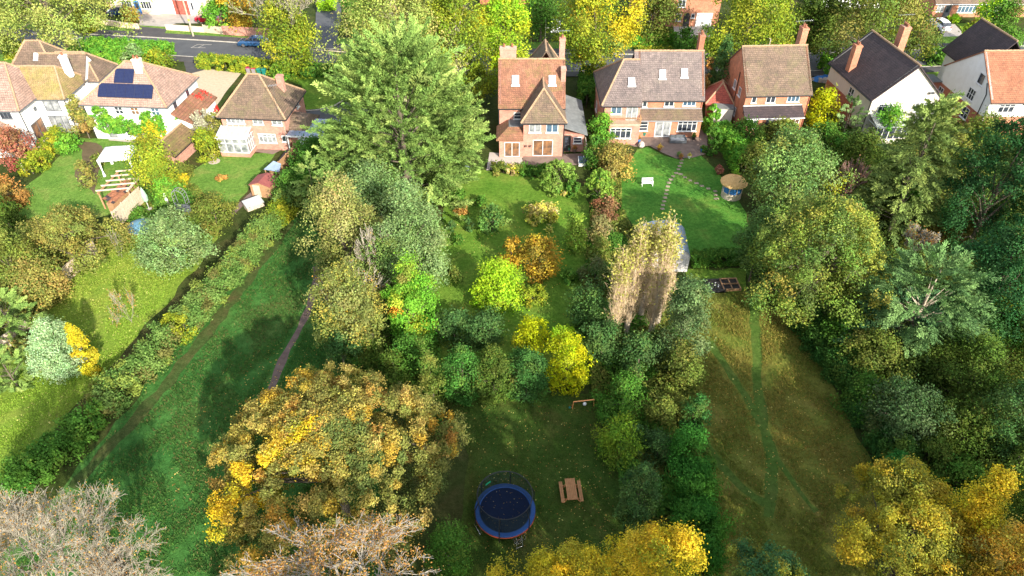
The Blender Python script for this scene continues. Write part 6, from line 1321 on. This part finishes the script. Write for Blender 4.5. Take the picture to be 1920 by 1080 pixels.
m_ = MB(); m_.lathe(0, 0, [(1.0, 1.72), (1.36, 1.66), (1.40, 1.80), (1.18, 2.06), (1.16, 2.02), (.82, 2.24), (.80, 2.20), (.40, 2.42), (0, 2.52)], 40)
rg = random.Random(2); m_.v = [(x_*(1+rg.uniform(-.025, .025)), y_*(1+rg.uniform(-.025, .025)), z_+rg.uniform(-.02, .02)) for x_, y_, z_ in m_.v]; m_.build('thatched_roof', M_THATCH, o)
m_ = MB(); m_.lathe(0, 0, [(.93, .3), (.93, .45), (.5, .45), (.5, .3)], 24); m_.build('seat', M_BLUE, o)
p = at(1288, 510); o = empty('arched_shed', (p.x, p.y, 0), math.radians(-4), 'grey shed with curved metal roof standing behind the poplars', 'shed')
M_GREYWALL = mottled('grey_cladding', (.52, .50, .50), (.62, .60, .60), 2, .7)
m_ = MB(); w_, dp = 4.3, 3.9; arc = [(-w_/2-(w_/2)*math.cos(t*PI/12), 1.75+1.15*math.sin(t*PI/12)) for t in range(13)]; poly = [(-w_, 0)]+arc+[(0, 0)]; n_ = len(poly)
m_.add([(a, 0, b_) for a, b_ in poly]+[(a, dp, b_) for a, b_ in poly], [tuple(range(n_-1, -1, -1)), tuple(range(n_, 2*n_))]+[(i, (i+1) % n_, (i+1) % n_+n_, i+n_) for i in (0, n_-2)]); 
m_.build('wall', M_GREYWALL, o)
m_ = MB()
for i in range(12):
    (a, b_), (c_, d_) = arc[i], arc[i+1]; m_.add([(a, -.15, b_+.04), (c_, -.15, d_+.04), (c_, dp+.15, d_+.04), (a, dp+.15, b_+.04), (a, -.15, b_-.02), (c_, -.15, d_-.02), (c_, dp+.15, d_-.02), (a, dp+.15, b_-.02)], [(0, 1, 2, 3), (7, 6, 5, 4), (0, 4, 5, 1), (2, 6, 7, 3)])
m_.build('curved_roof', plain('blue_grey_sheet', (.20, .26, .34), .4, .2), o)
m_ = MB(); [m_.box(-w_+.02+i*.33, -w_+.05+i*.33, -.025, -.003, .02, 1.72) for i in range(13)]; m_.build('cladding_ribs', M_GREYWALL, o); door(o, 'F', 0, -2.6, .02, .85, 1.75, M_GREYWALL)
for i, (a, b_, mt, tx) in enumerate([(1339, 538, M_BLACK, 'black edged raised bed with dark soil below the low hedge'), (1368, 536, M_TIMBER, 'timber raised bed divided in four beside the black one')]):
    p = at(a, b_); o = empty('raised_bed', (p.x, p.y, 0), math.radians(3), tx, 'raised bed', 'raised beds')
    m_ = MB(); m_.box(-.8, .8, -.8, -.72, 0, .3); m_.box(-.8, .8, .72, .8, 0, .3); m_.box(-.8, -.72, -.72, .72, 0, .3); m_.box(.72, .8, -.72, .72, 0, .3)
    if i: m_.box(-.03, .03, -.72, .72, .2, .32); m_.box(-.72, -.03, -.03, .03, .2, .32); m_.box(.03, .72, -.03, .03, .2, .32)
    m_.build('frame', mt, o); MB().box(-.72, .72, -.72, .72, 0, .2).build('soil', mottled('dark_soil', (.012, .010, .009), (.03, .024, .02), 5), o)
    if not i:
        rr = random.Random(1); MB_ = MB(); [MB_.lathe(rr.uniform(-.5, .5), rr.uniform(-.5, .5), [(.05, .2), (.06, .27), (0, .3)], 6) for _ in range(6)]; MB_.build('pebbles', M_WHITE, o)
# terrace furniture by the double house
p = at(1270, 268); o = empty('rattan_sofa', (p.x, p.y, .05), math.radians(-2), 'dark grey rattan sofa on the stone terrace', 'sofa')
MB().box(-.9, .9, -.3, .3, .05, .4).build('base', M_GREYF, o); MB().box(-.9, .9, .3, .42, .05, .85).build('backrest', M_GREYF, o); [MB().box(s_*.95-.06, s_*.95+.06, -.3, .42, .05, .62).build('armrest', M_GREYF, o) for s_ in (-1, 1)]; MB().box(-.85, .85, -.28, .28, .4, .5).build('cushion', M_LEAD, o)
p = at(1275, 254); o = empty('barbecue', (p.x, p.y, .05), 0, 'black barbecue with red side tray by the french doors', 'barbecue')
MB().lathe(0, 0, [(.0, .55), (.28, .65), (.34, .85), (.28, 1.05), (0, 1.12)], 14).build('bowl', M_BLACK, o); MB().box(.32, .65, -.2, .2, .8, .84).build('side_tray', P_RED, o)
for a in range(3): MB().tube([(.2*math.cos(a*2.1), .2*math.sin(a*2.1), .65), (.35*math.cos(a*2.1), .35*math.sin(a*2.1), 0)], .02).build('leg', M_CHROME, o)
p = at(1288, 254); o = empty('garden_bench', (p.x, p.y, .05), 0, 'timber bench under the terrace bay window', 'bench'); MB().box(-.7, .7, -.2, .2, .4, .46).build('seat', M_PALETIMBER, o); MB().box(-.7, .7, .2, .24, .5, .9).build('backrest', M_PALETIMBER, o); [MB().box(x_-.04, x_+.04, -.18, .2, 0, .4).build('leg', M_PALETIMBER, o) for x_ in (-.6, .6)]
def pot(px, py, mat, label, r=.25, h=.4, plantp=None):
    p = at(px, py); o = empty('plant_pot', (p.x, p.y, .05), 0, label, 'plant pot'); MB().lathe(0, 0, [(0, 0), (r*.7, 0), (r, h), (r*1.08, h), (r*1.05, h+.05), (r*.85, h+.05), (r*.85, h-.06), (0, h-.06)], 14).build('pot', mat, o)
    if plantp:
        rng = np.random.default_rng(int(px)); n_ = 260; P = rng.normal(size=(n_, 3))*r*.55+[0, 0, h+r*.7]
        leafmesh('foliage', P, unit(rng.normal(size=(n_, 3))+[0, 0, .5]), .12, .08, pal_pick(plantp, n_, rng), M_LEAF, parent=o)
pot(1207, 256, M_TEAL, 'teal pot with green plant left of the french doors', .3, .5, 'bright'); pot(1196, 268, M_BLUE, 'round blue pot at the foot of the bay wall', .3, .45, 'russet')
pot(1188, 262, T_ORANGE, 'terracotta pot with yellow plant beside the blue pot', .22, .4, 'yellow'); pot(1236, 282, T_ORANGE, 'pot of orange flowers on the edge of the emerald lawn', .25, .3, 'orange')
pot(1297, 251, M_BLUE, 'blue tub at the right end of the timber bench', .28, .4); pot(1276, 299, T_ORANGE, 'terracotta pot at the head of the stepping stones', .2, .3, 'russet'); pot(1292, 297, M_WHITE, 'white pot right of the stepping stones', .18, .25, 'pinkgold')
pot(1272, 294, M_GREYF, 'grey stone pot near the head of the stepping stones', .2, .25, 'silver'); pot(1316, 285, M_BLUE, 'blue pot at the right rim of the terrace', .25, .35, 'green'); pot(1300, 262, M_BLACK, 'black tub beside the topiary bushes', .25, .4, 'green')
pot(986, 288, T_ORANGE, 'terracotta pot with dry grass beside the central patio window', .22, .35, 'russet'); pot(995, 290, T_ORANGE, 'second terracotta pot left of the large patio window', .22, .35, 'olive')
pot(1077, 285, M_DIRT, 'brown pot with dark plant in front of the lean to wall', .3, .4, 'russet'); pot(1067, 283, M_TEAL, 'green pot beside the lean to door', .25, .45, 'deep')
p = at(1202, 275); o = empty('boulder', (p.x, p.y, 0), 0, 'large pale boulder at the left corner of the emerald lawn', 'boulder'); m_ = MB(); m_.lathe(0, 0, [(.36, 0), (.44, .2), (.36, .5), (.15, .68), (0, .7)], 9); rg = random.Random(5); m_.v = [(x_*rg.uniform(.85, 1.1), y_*rg.uniform(.85, 1.1), z_) for x_, y_, z_ in m_.v]; m_.build('rock', M_STONE, o)
p = at(1094, 308); o = empty('cold_frame', (p.x, p.y, .0), math.radians(0), 'blue glass topped cold frame at the right end of the central patio', 'cold frame'); MB().box(-.6, .6, -.5, .5, 0, .4).build('box', M_WHITE, o); MB().slab([(-.64, -.55, .45), (.64, -.55, .45), (.64, .55, .75), (-.64, .55, .75)], .03).build('lid', G_BLUE, o)
m_ = MB(); [m_.slab([(x_-.03, -.56, .462), (x_+.03, -.56, .462), (x_+.03, .56, .768), (x_-.03, .56, .768)], .01) for x_ in (-.6, 0, .6)]; m_.build('lid_frame', M_WHITE, o)
p = at(875, 318); o = empty('plant_pot', (p.x, p.y, 0), 0, 'pale blue bowl half hidden under the cypress skirt', 'bowl'); MB().lathe(0, 0, [(0, 0), (.25, 0), (.35, .3), (.3, .3), (.2, .06)], 14).build('pot', M_METALROOF, o)
p = at(265, 248); o = empty('garden_table', (p.x, p.y, .05), 0, 'round white table with chairs on the small terrace', 'table'); MB().lathe(0, 0, [(0, .72), (.6, .72), (.6, .76), (0, .76)], 20).build('tabletop', M_WHITE, o); MB().lathe(0, 0, [(.3, 0), (.05, .1), (.05, .72)], 10).build('pedestal', M_WHITE, o)
for k in range(3):
    a = k*2.1+.4; o = empty('garden_chair', (p.x+1.0*math.cos(a), p.y+1.0*math.sin(a), .05), a+PI/2, ['white chair on the right of the round terrace table', 'white chair behind the round terrace table', 'white chair in front of the round terrace table'][k], 'chair', 'white garden chairs')
    MB().box(-.22, .22, -.22, .22, .42, .46).build('seat', M_WHITE, o); MB().box(-.22, .22, -.24, -.20, .46, .9).build('backrest', M_WHITE, o); [MB().box(x_-.02, x_+.02, y_-.02, y_+.02, 0, .42).build('leg', M_WHITE, o) for x_ in (-.2, .2) for y_ in (-.2, .2)]
# rubble and blue sheet beside the square brick house
p = at(1548, 150); o = empty('builders_heap', (p.x, p.y, 0), 0, 'heap of blue sheeting and pale rubble right of the square brick house', 'rubble heap'); rg = random.Random(8); m_ = MB()
m_.lathe(0, 0, [(1.6, 0), (1.2, .35), (.7, .5), (0, .6)], 14, 1.5, .6); m_.v = [(x_*rg.uniform(.8, 1.15), y_*rg.uniform(.8, 1.15), z_*rg.uniform(.7, 1.3)) for x_, y_, z_ in m_.v]; m_.build('sheeting', M_BLUE, o)
m_ = MB()
for i in range(16): x_, y_ = rg.uniform(-2.2, 2.2), rg.uniform(-.9, .2); s_ = rg.uniform(.12, .35); m_.frustum(x_-s_, x_+s_, y_-s_, y_+s_, 0, s_*1.6, s_*.3, s_*.2)
m_.build('rubble', M_STONE, o)['kind'] = 'stuff'

# ------------------------------------------------------------ trampoline, picnic table, ball and little goal
p = at(947, 972); TR = 1.92; o = empty('trampoline', (p.x, p.y+.1, 0), 0, 'round blue trampoline with dark safety net and orange edged skirt', 'trampoline'); K = 64
MB().lathe(0, 0, [(0, .84), (TR*.85, .85)], K).build('jumping_mat', M_NAVYMAT, o)
m_ = MB(); m_.lathe(0, 0, [(TR*.84, .86), (TR*.86, .90), (TR*.99, .90), (TR*1.01, .86), (TR*1.01, .80)], K); m_.build('padding', M_PADBLUE, o, smooth=False)
MB().lathe(0, 0, [(TR*1.015, .82), (TR*1.02, .70), (TR*1.005, .70)], K).build('skirt', M_ORANGE, o)
MB().tube([(TR*math.cos(2*PI*i/K), TR*math.sin(2*PI*i/K), .76) for i in range(K+1)], .03, k=6, cap=False).build('frame', M_CHROME, o)
for i in range(4):
    a = 2*PI*i/4+.5; x0, y0 = TR*math.cos(a-.2), TR*math.sin(a-.2); x1, y1 = TR*math.cos(a+.2), TR*math.sin(a+.2); MB().tube([(x0, y0, .76), (x0*1.04, y0*1.04, .04), (x1*1.04, y1*1.04, .04), (x1, y1, .76)], .03, k=6).build('leg', M_CHROME, o)
NR = TR*.90
for i in range(6):
    a = 2*PI*i/6+.35; MB().tube([(TR*1.03*math.cos(a), TR*1.03*math.sin(a), .3), (TR*1.03*math.cos(a), TR*1.03*math.sin(a), 1.8), (NR*math.cos(a), NR*math.sin(a), 2.5)], .035, k=6).build('net_pole', M_BLACK, o)
MB().lathe(0, 0, [(TR*.87, .88), (NR*.985, 2.48)], K).build('safety_net', M_NET, o)
MB().tube([(NR*math.cos(2*PI*i/K), NR*math.sin(2*PI*i/K), 2.5) for i in range(K+1)], .03, k=6, cap=False).build('net_hoop', M_BLACK, o)
m_ = MB(); 
for i in range(5):
    a0, a1 = 2.15+i*.05, 2.2+i*.05; r_ = NR*.975; m_.add([(r_*math.cos(a0), r_*math.sin(a0), 1.75), (r_*math.cos(a1), r_*math.sin(a1), 1.75), (r_*math.cos(a1), r_*math.sin(a1), 1.95), (r_*math.cos(a0), r_*math.sin(a0), 1.95)], [(0, 1, 2, 3)])
m_.build('net_label', plain('green_label', (.02, .42, .20)), o)
rng = np.random.default_rng(3); n_ = 60; a = rng.uniform(0, 2*PI, n_); r_ = TR*.8*np.sqrt(rng.uniform(0, 1, n_))
lf = leafmesh('fallen_leaves', np.stack([r_*np.cos(a), r_*np.sin(a), np.full(n_, .87)], 1), unit(rng.normal(size=(n_, 3))*.25+[0, 0, 1]), .08*rng.uniform(.5, 1.3, n_), .06, pal_pick([(.16, .10, .06, 3), (.30, .25, .18, 1), (.1, .06, .04, 2)], n_, rng), M_LEAF); lf.location = o.location
tag(lf, 'dry leaves lying on the trampoline mat', 'leaf litter', kind='stuff')
# ladder at the near right side
m_ = MB(); m_.tube([(.75, -TR-.35, 0), (.70, -TR+.02, .85)], .025); m_.tube([(1.1, -TR-.22, 0), (1.05, -TR+.15, .85)], .025); [m_.tube([(.74, -TR-.35+.12*i, .2+.22*i), (1.09, -TR-.22+.12*i, .2+.22*i)], .02) for i in range(3)]; m_.build('ladder', M_CHROME, o)
p = at(1070, 928); o = empty('picnic_table', (p.x, p.y, 0), math.radians(4), 'slatted brown picnic table with two benches on the dark lawn', 'picnic table'); o.scale = (.9, .9, .95)
m_ = MB(); [m_.box(-.37+i*.125, -.26+i*.125, -.9, .9, .70, .74) for i in range(6)]; m_.box(-.35, .37, -.6, -.5, .64, .70); m_.box(-.35, .37, .5, .6, .64, .70); m_.build('tabletop', M_SLATS, o)
for s_ in (-1, 1):
    m_ = MB(); [m_.box(s_*.68-.13+i*.135, s_*.68-.01+i*.135, -.88, .88, .41, .45) for i in range(2)]; m_.build('seat', M_SLATS, o)
for y_ in (-.6, .55):
    m_ = MB(); m_.box(-.78, .78, y_, y_+.05, .33, .405); m_.build('crossbar', M_SLATS, o)
    for s_ in (-1, 1): MB().add([(s_*.25-.05, y_-.05, .66), (s_*.25+.05, y_-.05, .66), (s_*.62+.05, y_-.05, 0), (s_*.62-.05, y_-.05, 0), (s_*.25-.05, y_-.005, .66), (s_*.25+.05, y_-.005, .66), (s_*.62+.05, y_-.005, 0), (s_*.62-.05, y_-.005, 0)], [(0, 1, 2, 3), (7, 6, 5, 4), (0, 4, 5, 1), (1, 5, 6, 2), (2, 6, 7, 3), (3, 7, 4, 0)]).build('leg', M_SLATS, o)
p = at(1073, 766); o = empty('football_goal', (p.x, p.y, 0), math.radians(8), 'small orange framed goal at the top corner of the shaded lawn', 'goal')
MB().tube([(0, 0, 0), (.05, 0, .75), (1.6, 0, .75), (1.65, 0, 0)], .045, k=6).build('frame', plain('orange_tube', (.75, .30, .10)), o); MB().tube([(0, .0, .02), (0, .5, .02), (1.65, .5, .02), (1.65, 0, .02)], .02, k=4).build('back_frame', M_BLACK, o)
p = at(1096, 760); b_ = MB(); b_.lathe(0, 0, [(.15*math.sin(t*PI/8), .15-.15*math.cos(t*PI/8)) for t in range(9)], 14); tag(b_.build('football', P_WHITE, None, (p.x, p.y, L1), smooth=True), 'pale football lying beside the small goal', 'ball')
p = at(1068, 766); b_ = MB(); b_.lathe(0, 0, [(.09*math.sin(t*PI/8), .09-.09*math.cos(t*PI/8)) for t in range(9)], 12); tag(b_.build('ball', M_TEAL, None, (p.x, p.y, L1), smooth=True), 'small green ball at the foot of the goal', 'ball')
# fallen leaves
def litter(name, poly, n_, pal, label, size=.13, seed=5):
    rng = np.random.default_rng(seed); Q = np.array([at(*q).xy for q in poly]); lo, hi = Q.min(0), Q.max(0); P = rng.uniform(lo, hi, (n_*3, 2)); ins = np.zeros(len(P), bool)
    for i in range(len(Q)):
        a, b_ = Q[i], Q[(i+1) % len(Q)]; cnd = (a[1] > P[:, 1]) != (b_[1] > P[:, 1]); ins ^= cnd & (P[:, 0] < (b_[0]-a[0])*(P[:, 1]-a[1])/(b_[1]-a[1]+1e-9)+a[0])
    P = P[ins][:n_]; k = len(P); tag(leafmesh(name, np.concatenate([P, np.full((k, 1), .05)], 1), unit(rng.normal(size=(k, 3))*.3+[0, 0, 1]), size*rng.uniform(.6, 1.4, k), size*.7, pal_pick(pal, k, rng), M_LEAF), label, 'leaf litter', kind='stuff')
FL = [(.40, .26, .10, 3), (.30, .15, .06, 2), (.5, .42, .20, 1)]
litter('fallen_leaves', [(850, 760), (1100, 760), (1150, 900), (1150, 1040), (870, 1040), (890, 880)], 520, FL, 'scattered fallen leaves on the shaded trampoline lawn', .10)
litter('fallen_leaves', [(130, 520), (220, 430), (380, 430), (250, 640), (60, 850), (0, 830)], 900, [(.42, .38, .16, 3), (.5, .42, .2, 1)], 'scattered yellow leaves on the sunny left lawn', .13, 6)
litter('fallen_leaves', [(400, 700), (520, 640), (600, 640), (560, 900), (380, 1000), (300, 950)], 500, FL, 'fallen leaves around the great autumn tree on the field', .12, 7)
litter('fallen_leaves', [(1330, 700), (1580, 760), (1640, 950), (1340, 1040)], 500, FL, 'fallen leaves over the dry meadow', .12, 8)
litter('fallen_leaves', [(830, 400), (1100, 400), (1100, 700), (830, 700)], 500, FL, 'fallen leaves over the central garden lawn', .12, 9)

# ------------------------------------------------------------ rough grass that stands up from the big lawns
def tufts(name, poly, n_, hgt, pal, label, avoid=(), seed=1, wd=.05):
    rng = np.random.default_rng(seed); Q = np.array([at(*q).xy for q in poly]); lo, hi = Q.min(0), Q.max(0); P = rng.uniform(lo, hi, (n_*3, 2)); ins = np.zeros(len(P), bool)
    for i in range(len(Q)):
        a, b_ = Q[i], Q[(i+1) % len(Q)]; cnd = (a[1] > P[:, 1]) != (b_[1] > P[:, 1]); ins ^= cnd & (P[:, 0] < (b_[0]-a[0])*(P[:, 1]-a[1])/(b_[1]-a[1]+1e-9)+a[0])
    P = P[ins]
    clump = np.sin(P[:, 0]*1.7+np.sin(P[:, 1]*.9)*2)+np.sin(P[:, 1]*1.3+np.sin(P[:, 0]*1.1)*2)+rng.normal(size=len(P))*.9; P = P[clump > -.6][:n_]
    for line, wdt in avoid:
        L_ = np.array([at(*q).xy for q in line])
        for i in range(len(L_)-1):
            d = L_[i+1]-L_[i]; t = np.clip(((P-L_[i])@d)/(d@d), 0, 1); P = P[np.linalg.norm(P-L_[i]-t[:, None]*d, axis=1) > wdt*rng.uniform(.7, 1.3, len(P))]
    k = len(P); th = rng.uniform(0, 2*PI, k); N = np.stack([np.cos(th), np.sin(th), rng.uniform(.2, 1.2, k)], 1); h = hgt*rng.uniform(.5, 1.4, k)
    big = .5+.5*np.sin(P[:, 0]*.35+1.5*np.sin(P[:, 1]*.22)); pa, pb = pal; m_ = rng.uniform(0, 1, k) < big; col = np.where(m_[:, None], pal_pick(pa, k, rng), pal_pick(pb, k, rng))*rng.uniform(.7, 1.3, (k, 1))
    tag(leafmesh(name, np.concatenate([P, (.02+h*.32)[:, None]], 1), unit(N), h, wd, col, M_LEAF, axis=np.stack([rng.normal(size=k)*.6, rng.normal(size=k)*.6, np.full(k, 1.)], 1)), label, 'grass', kind='stuff')
tr_ = [[(1405, 505), (1412, 560), (1418, 640), (1420, 720), (1432, 800), (1448, 860), (1445, 920), (1440, 970)], [(1330, 640), (1362, 690), (1398, 745), (1425, 790), (1436, 815)], [(1318, 820), (1345, 865), (1390, 915), (1435, 945)], [(1448, 840), (1470, 880), (1500, 925), (1530, 960)]]
tufts('meadow_grass', [(1280, 556), (1400, 550), (1480, 605), (1560, 725), (1645, 905), (1640, 1080), (1336, 1080), (1330, 850), (1285, 680)], 38000, .20, ([(.16, .13, .04, 3), (.20, .145, .05, 2), (.13, .125, .034, 2)], [(.10, .125, .028, 3), (.145, .135, .04, 2)]), 'standing dry grass over the brown meadow', [(tr_[0], .45), (tr_[1], .38), (tr_[2], .42), (tr_[3], .3)], 1)
tufts('field_grass', [(20, 1080), (135, 905), (330, 665), (500, 480), (600, 340), (640, 560), (700, 760), (700, 1080)], 60000, .24, ([(0.037, 0.096, 0.025, 3), (0.053, 0.120, 0.029, 2), (0.082, 0.104, 0.036, 1)], [(0.037, 0.080, 0.025, 3), (0.098, 0.080, 0.041, 1), (0.053, 0.104, 0.030, 2)]), 'tufted green grass over the long field', [([(135, 915), (200, 845), (300, 735), (400, 610), (480, 505), (545, 415)], .7), ([(500, 745), (512, 715), (540, 655), (572, 595), (588, 540), (594, 500)], .5)], 2)
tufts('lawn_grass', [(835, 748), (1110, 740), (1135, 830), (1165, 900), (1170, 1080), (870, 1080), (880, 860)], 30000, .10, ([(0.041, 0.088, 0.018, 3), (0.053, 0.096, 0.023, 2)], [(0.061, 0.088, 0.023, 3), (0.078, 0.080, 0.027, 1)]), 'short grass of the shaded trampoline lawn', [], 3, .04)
tufts('lawn_grass', [(140, 505), (205, 432), (260, 432), (380, 420), (375, 480), (240, 650), (60, 850), (-10, 880), (-10, 720), (60, 680)], 40000, .13, ([(.15, .23, .035, 3), (.18, .25, .045, 2)], [(.18, .23, .045, 3), (.22, .23, .06, 1)]), 'short sunny grass of the long left lawn', [], 4, .05)  # blades paled too, carrying the painted glare of the left side
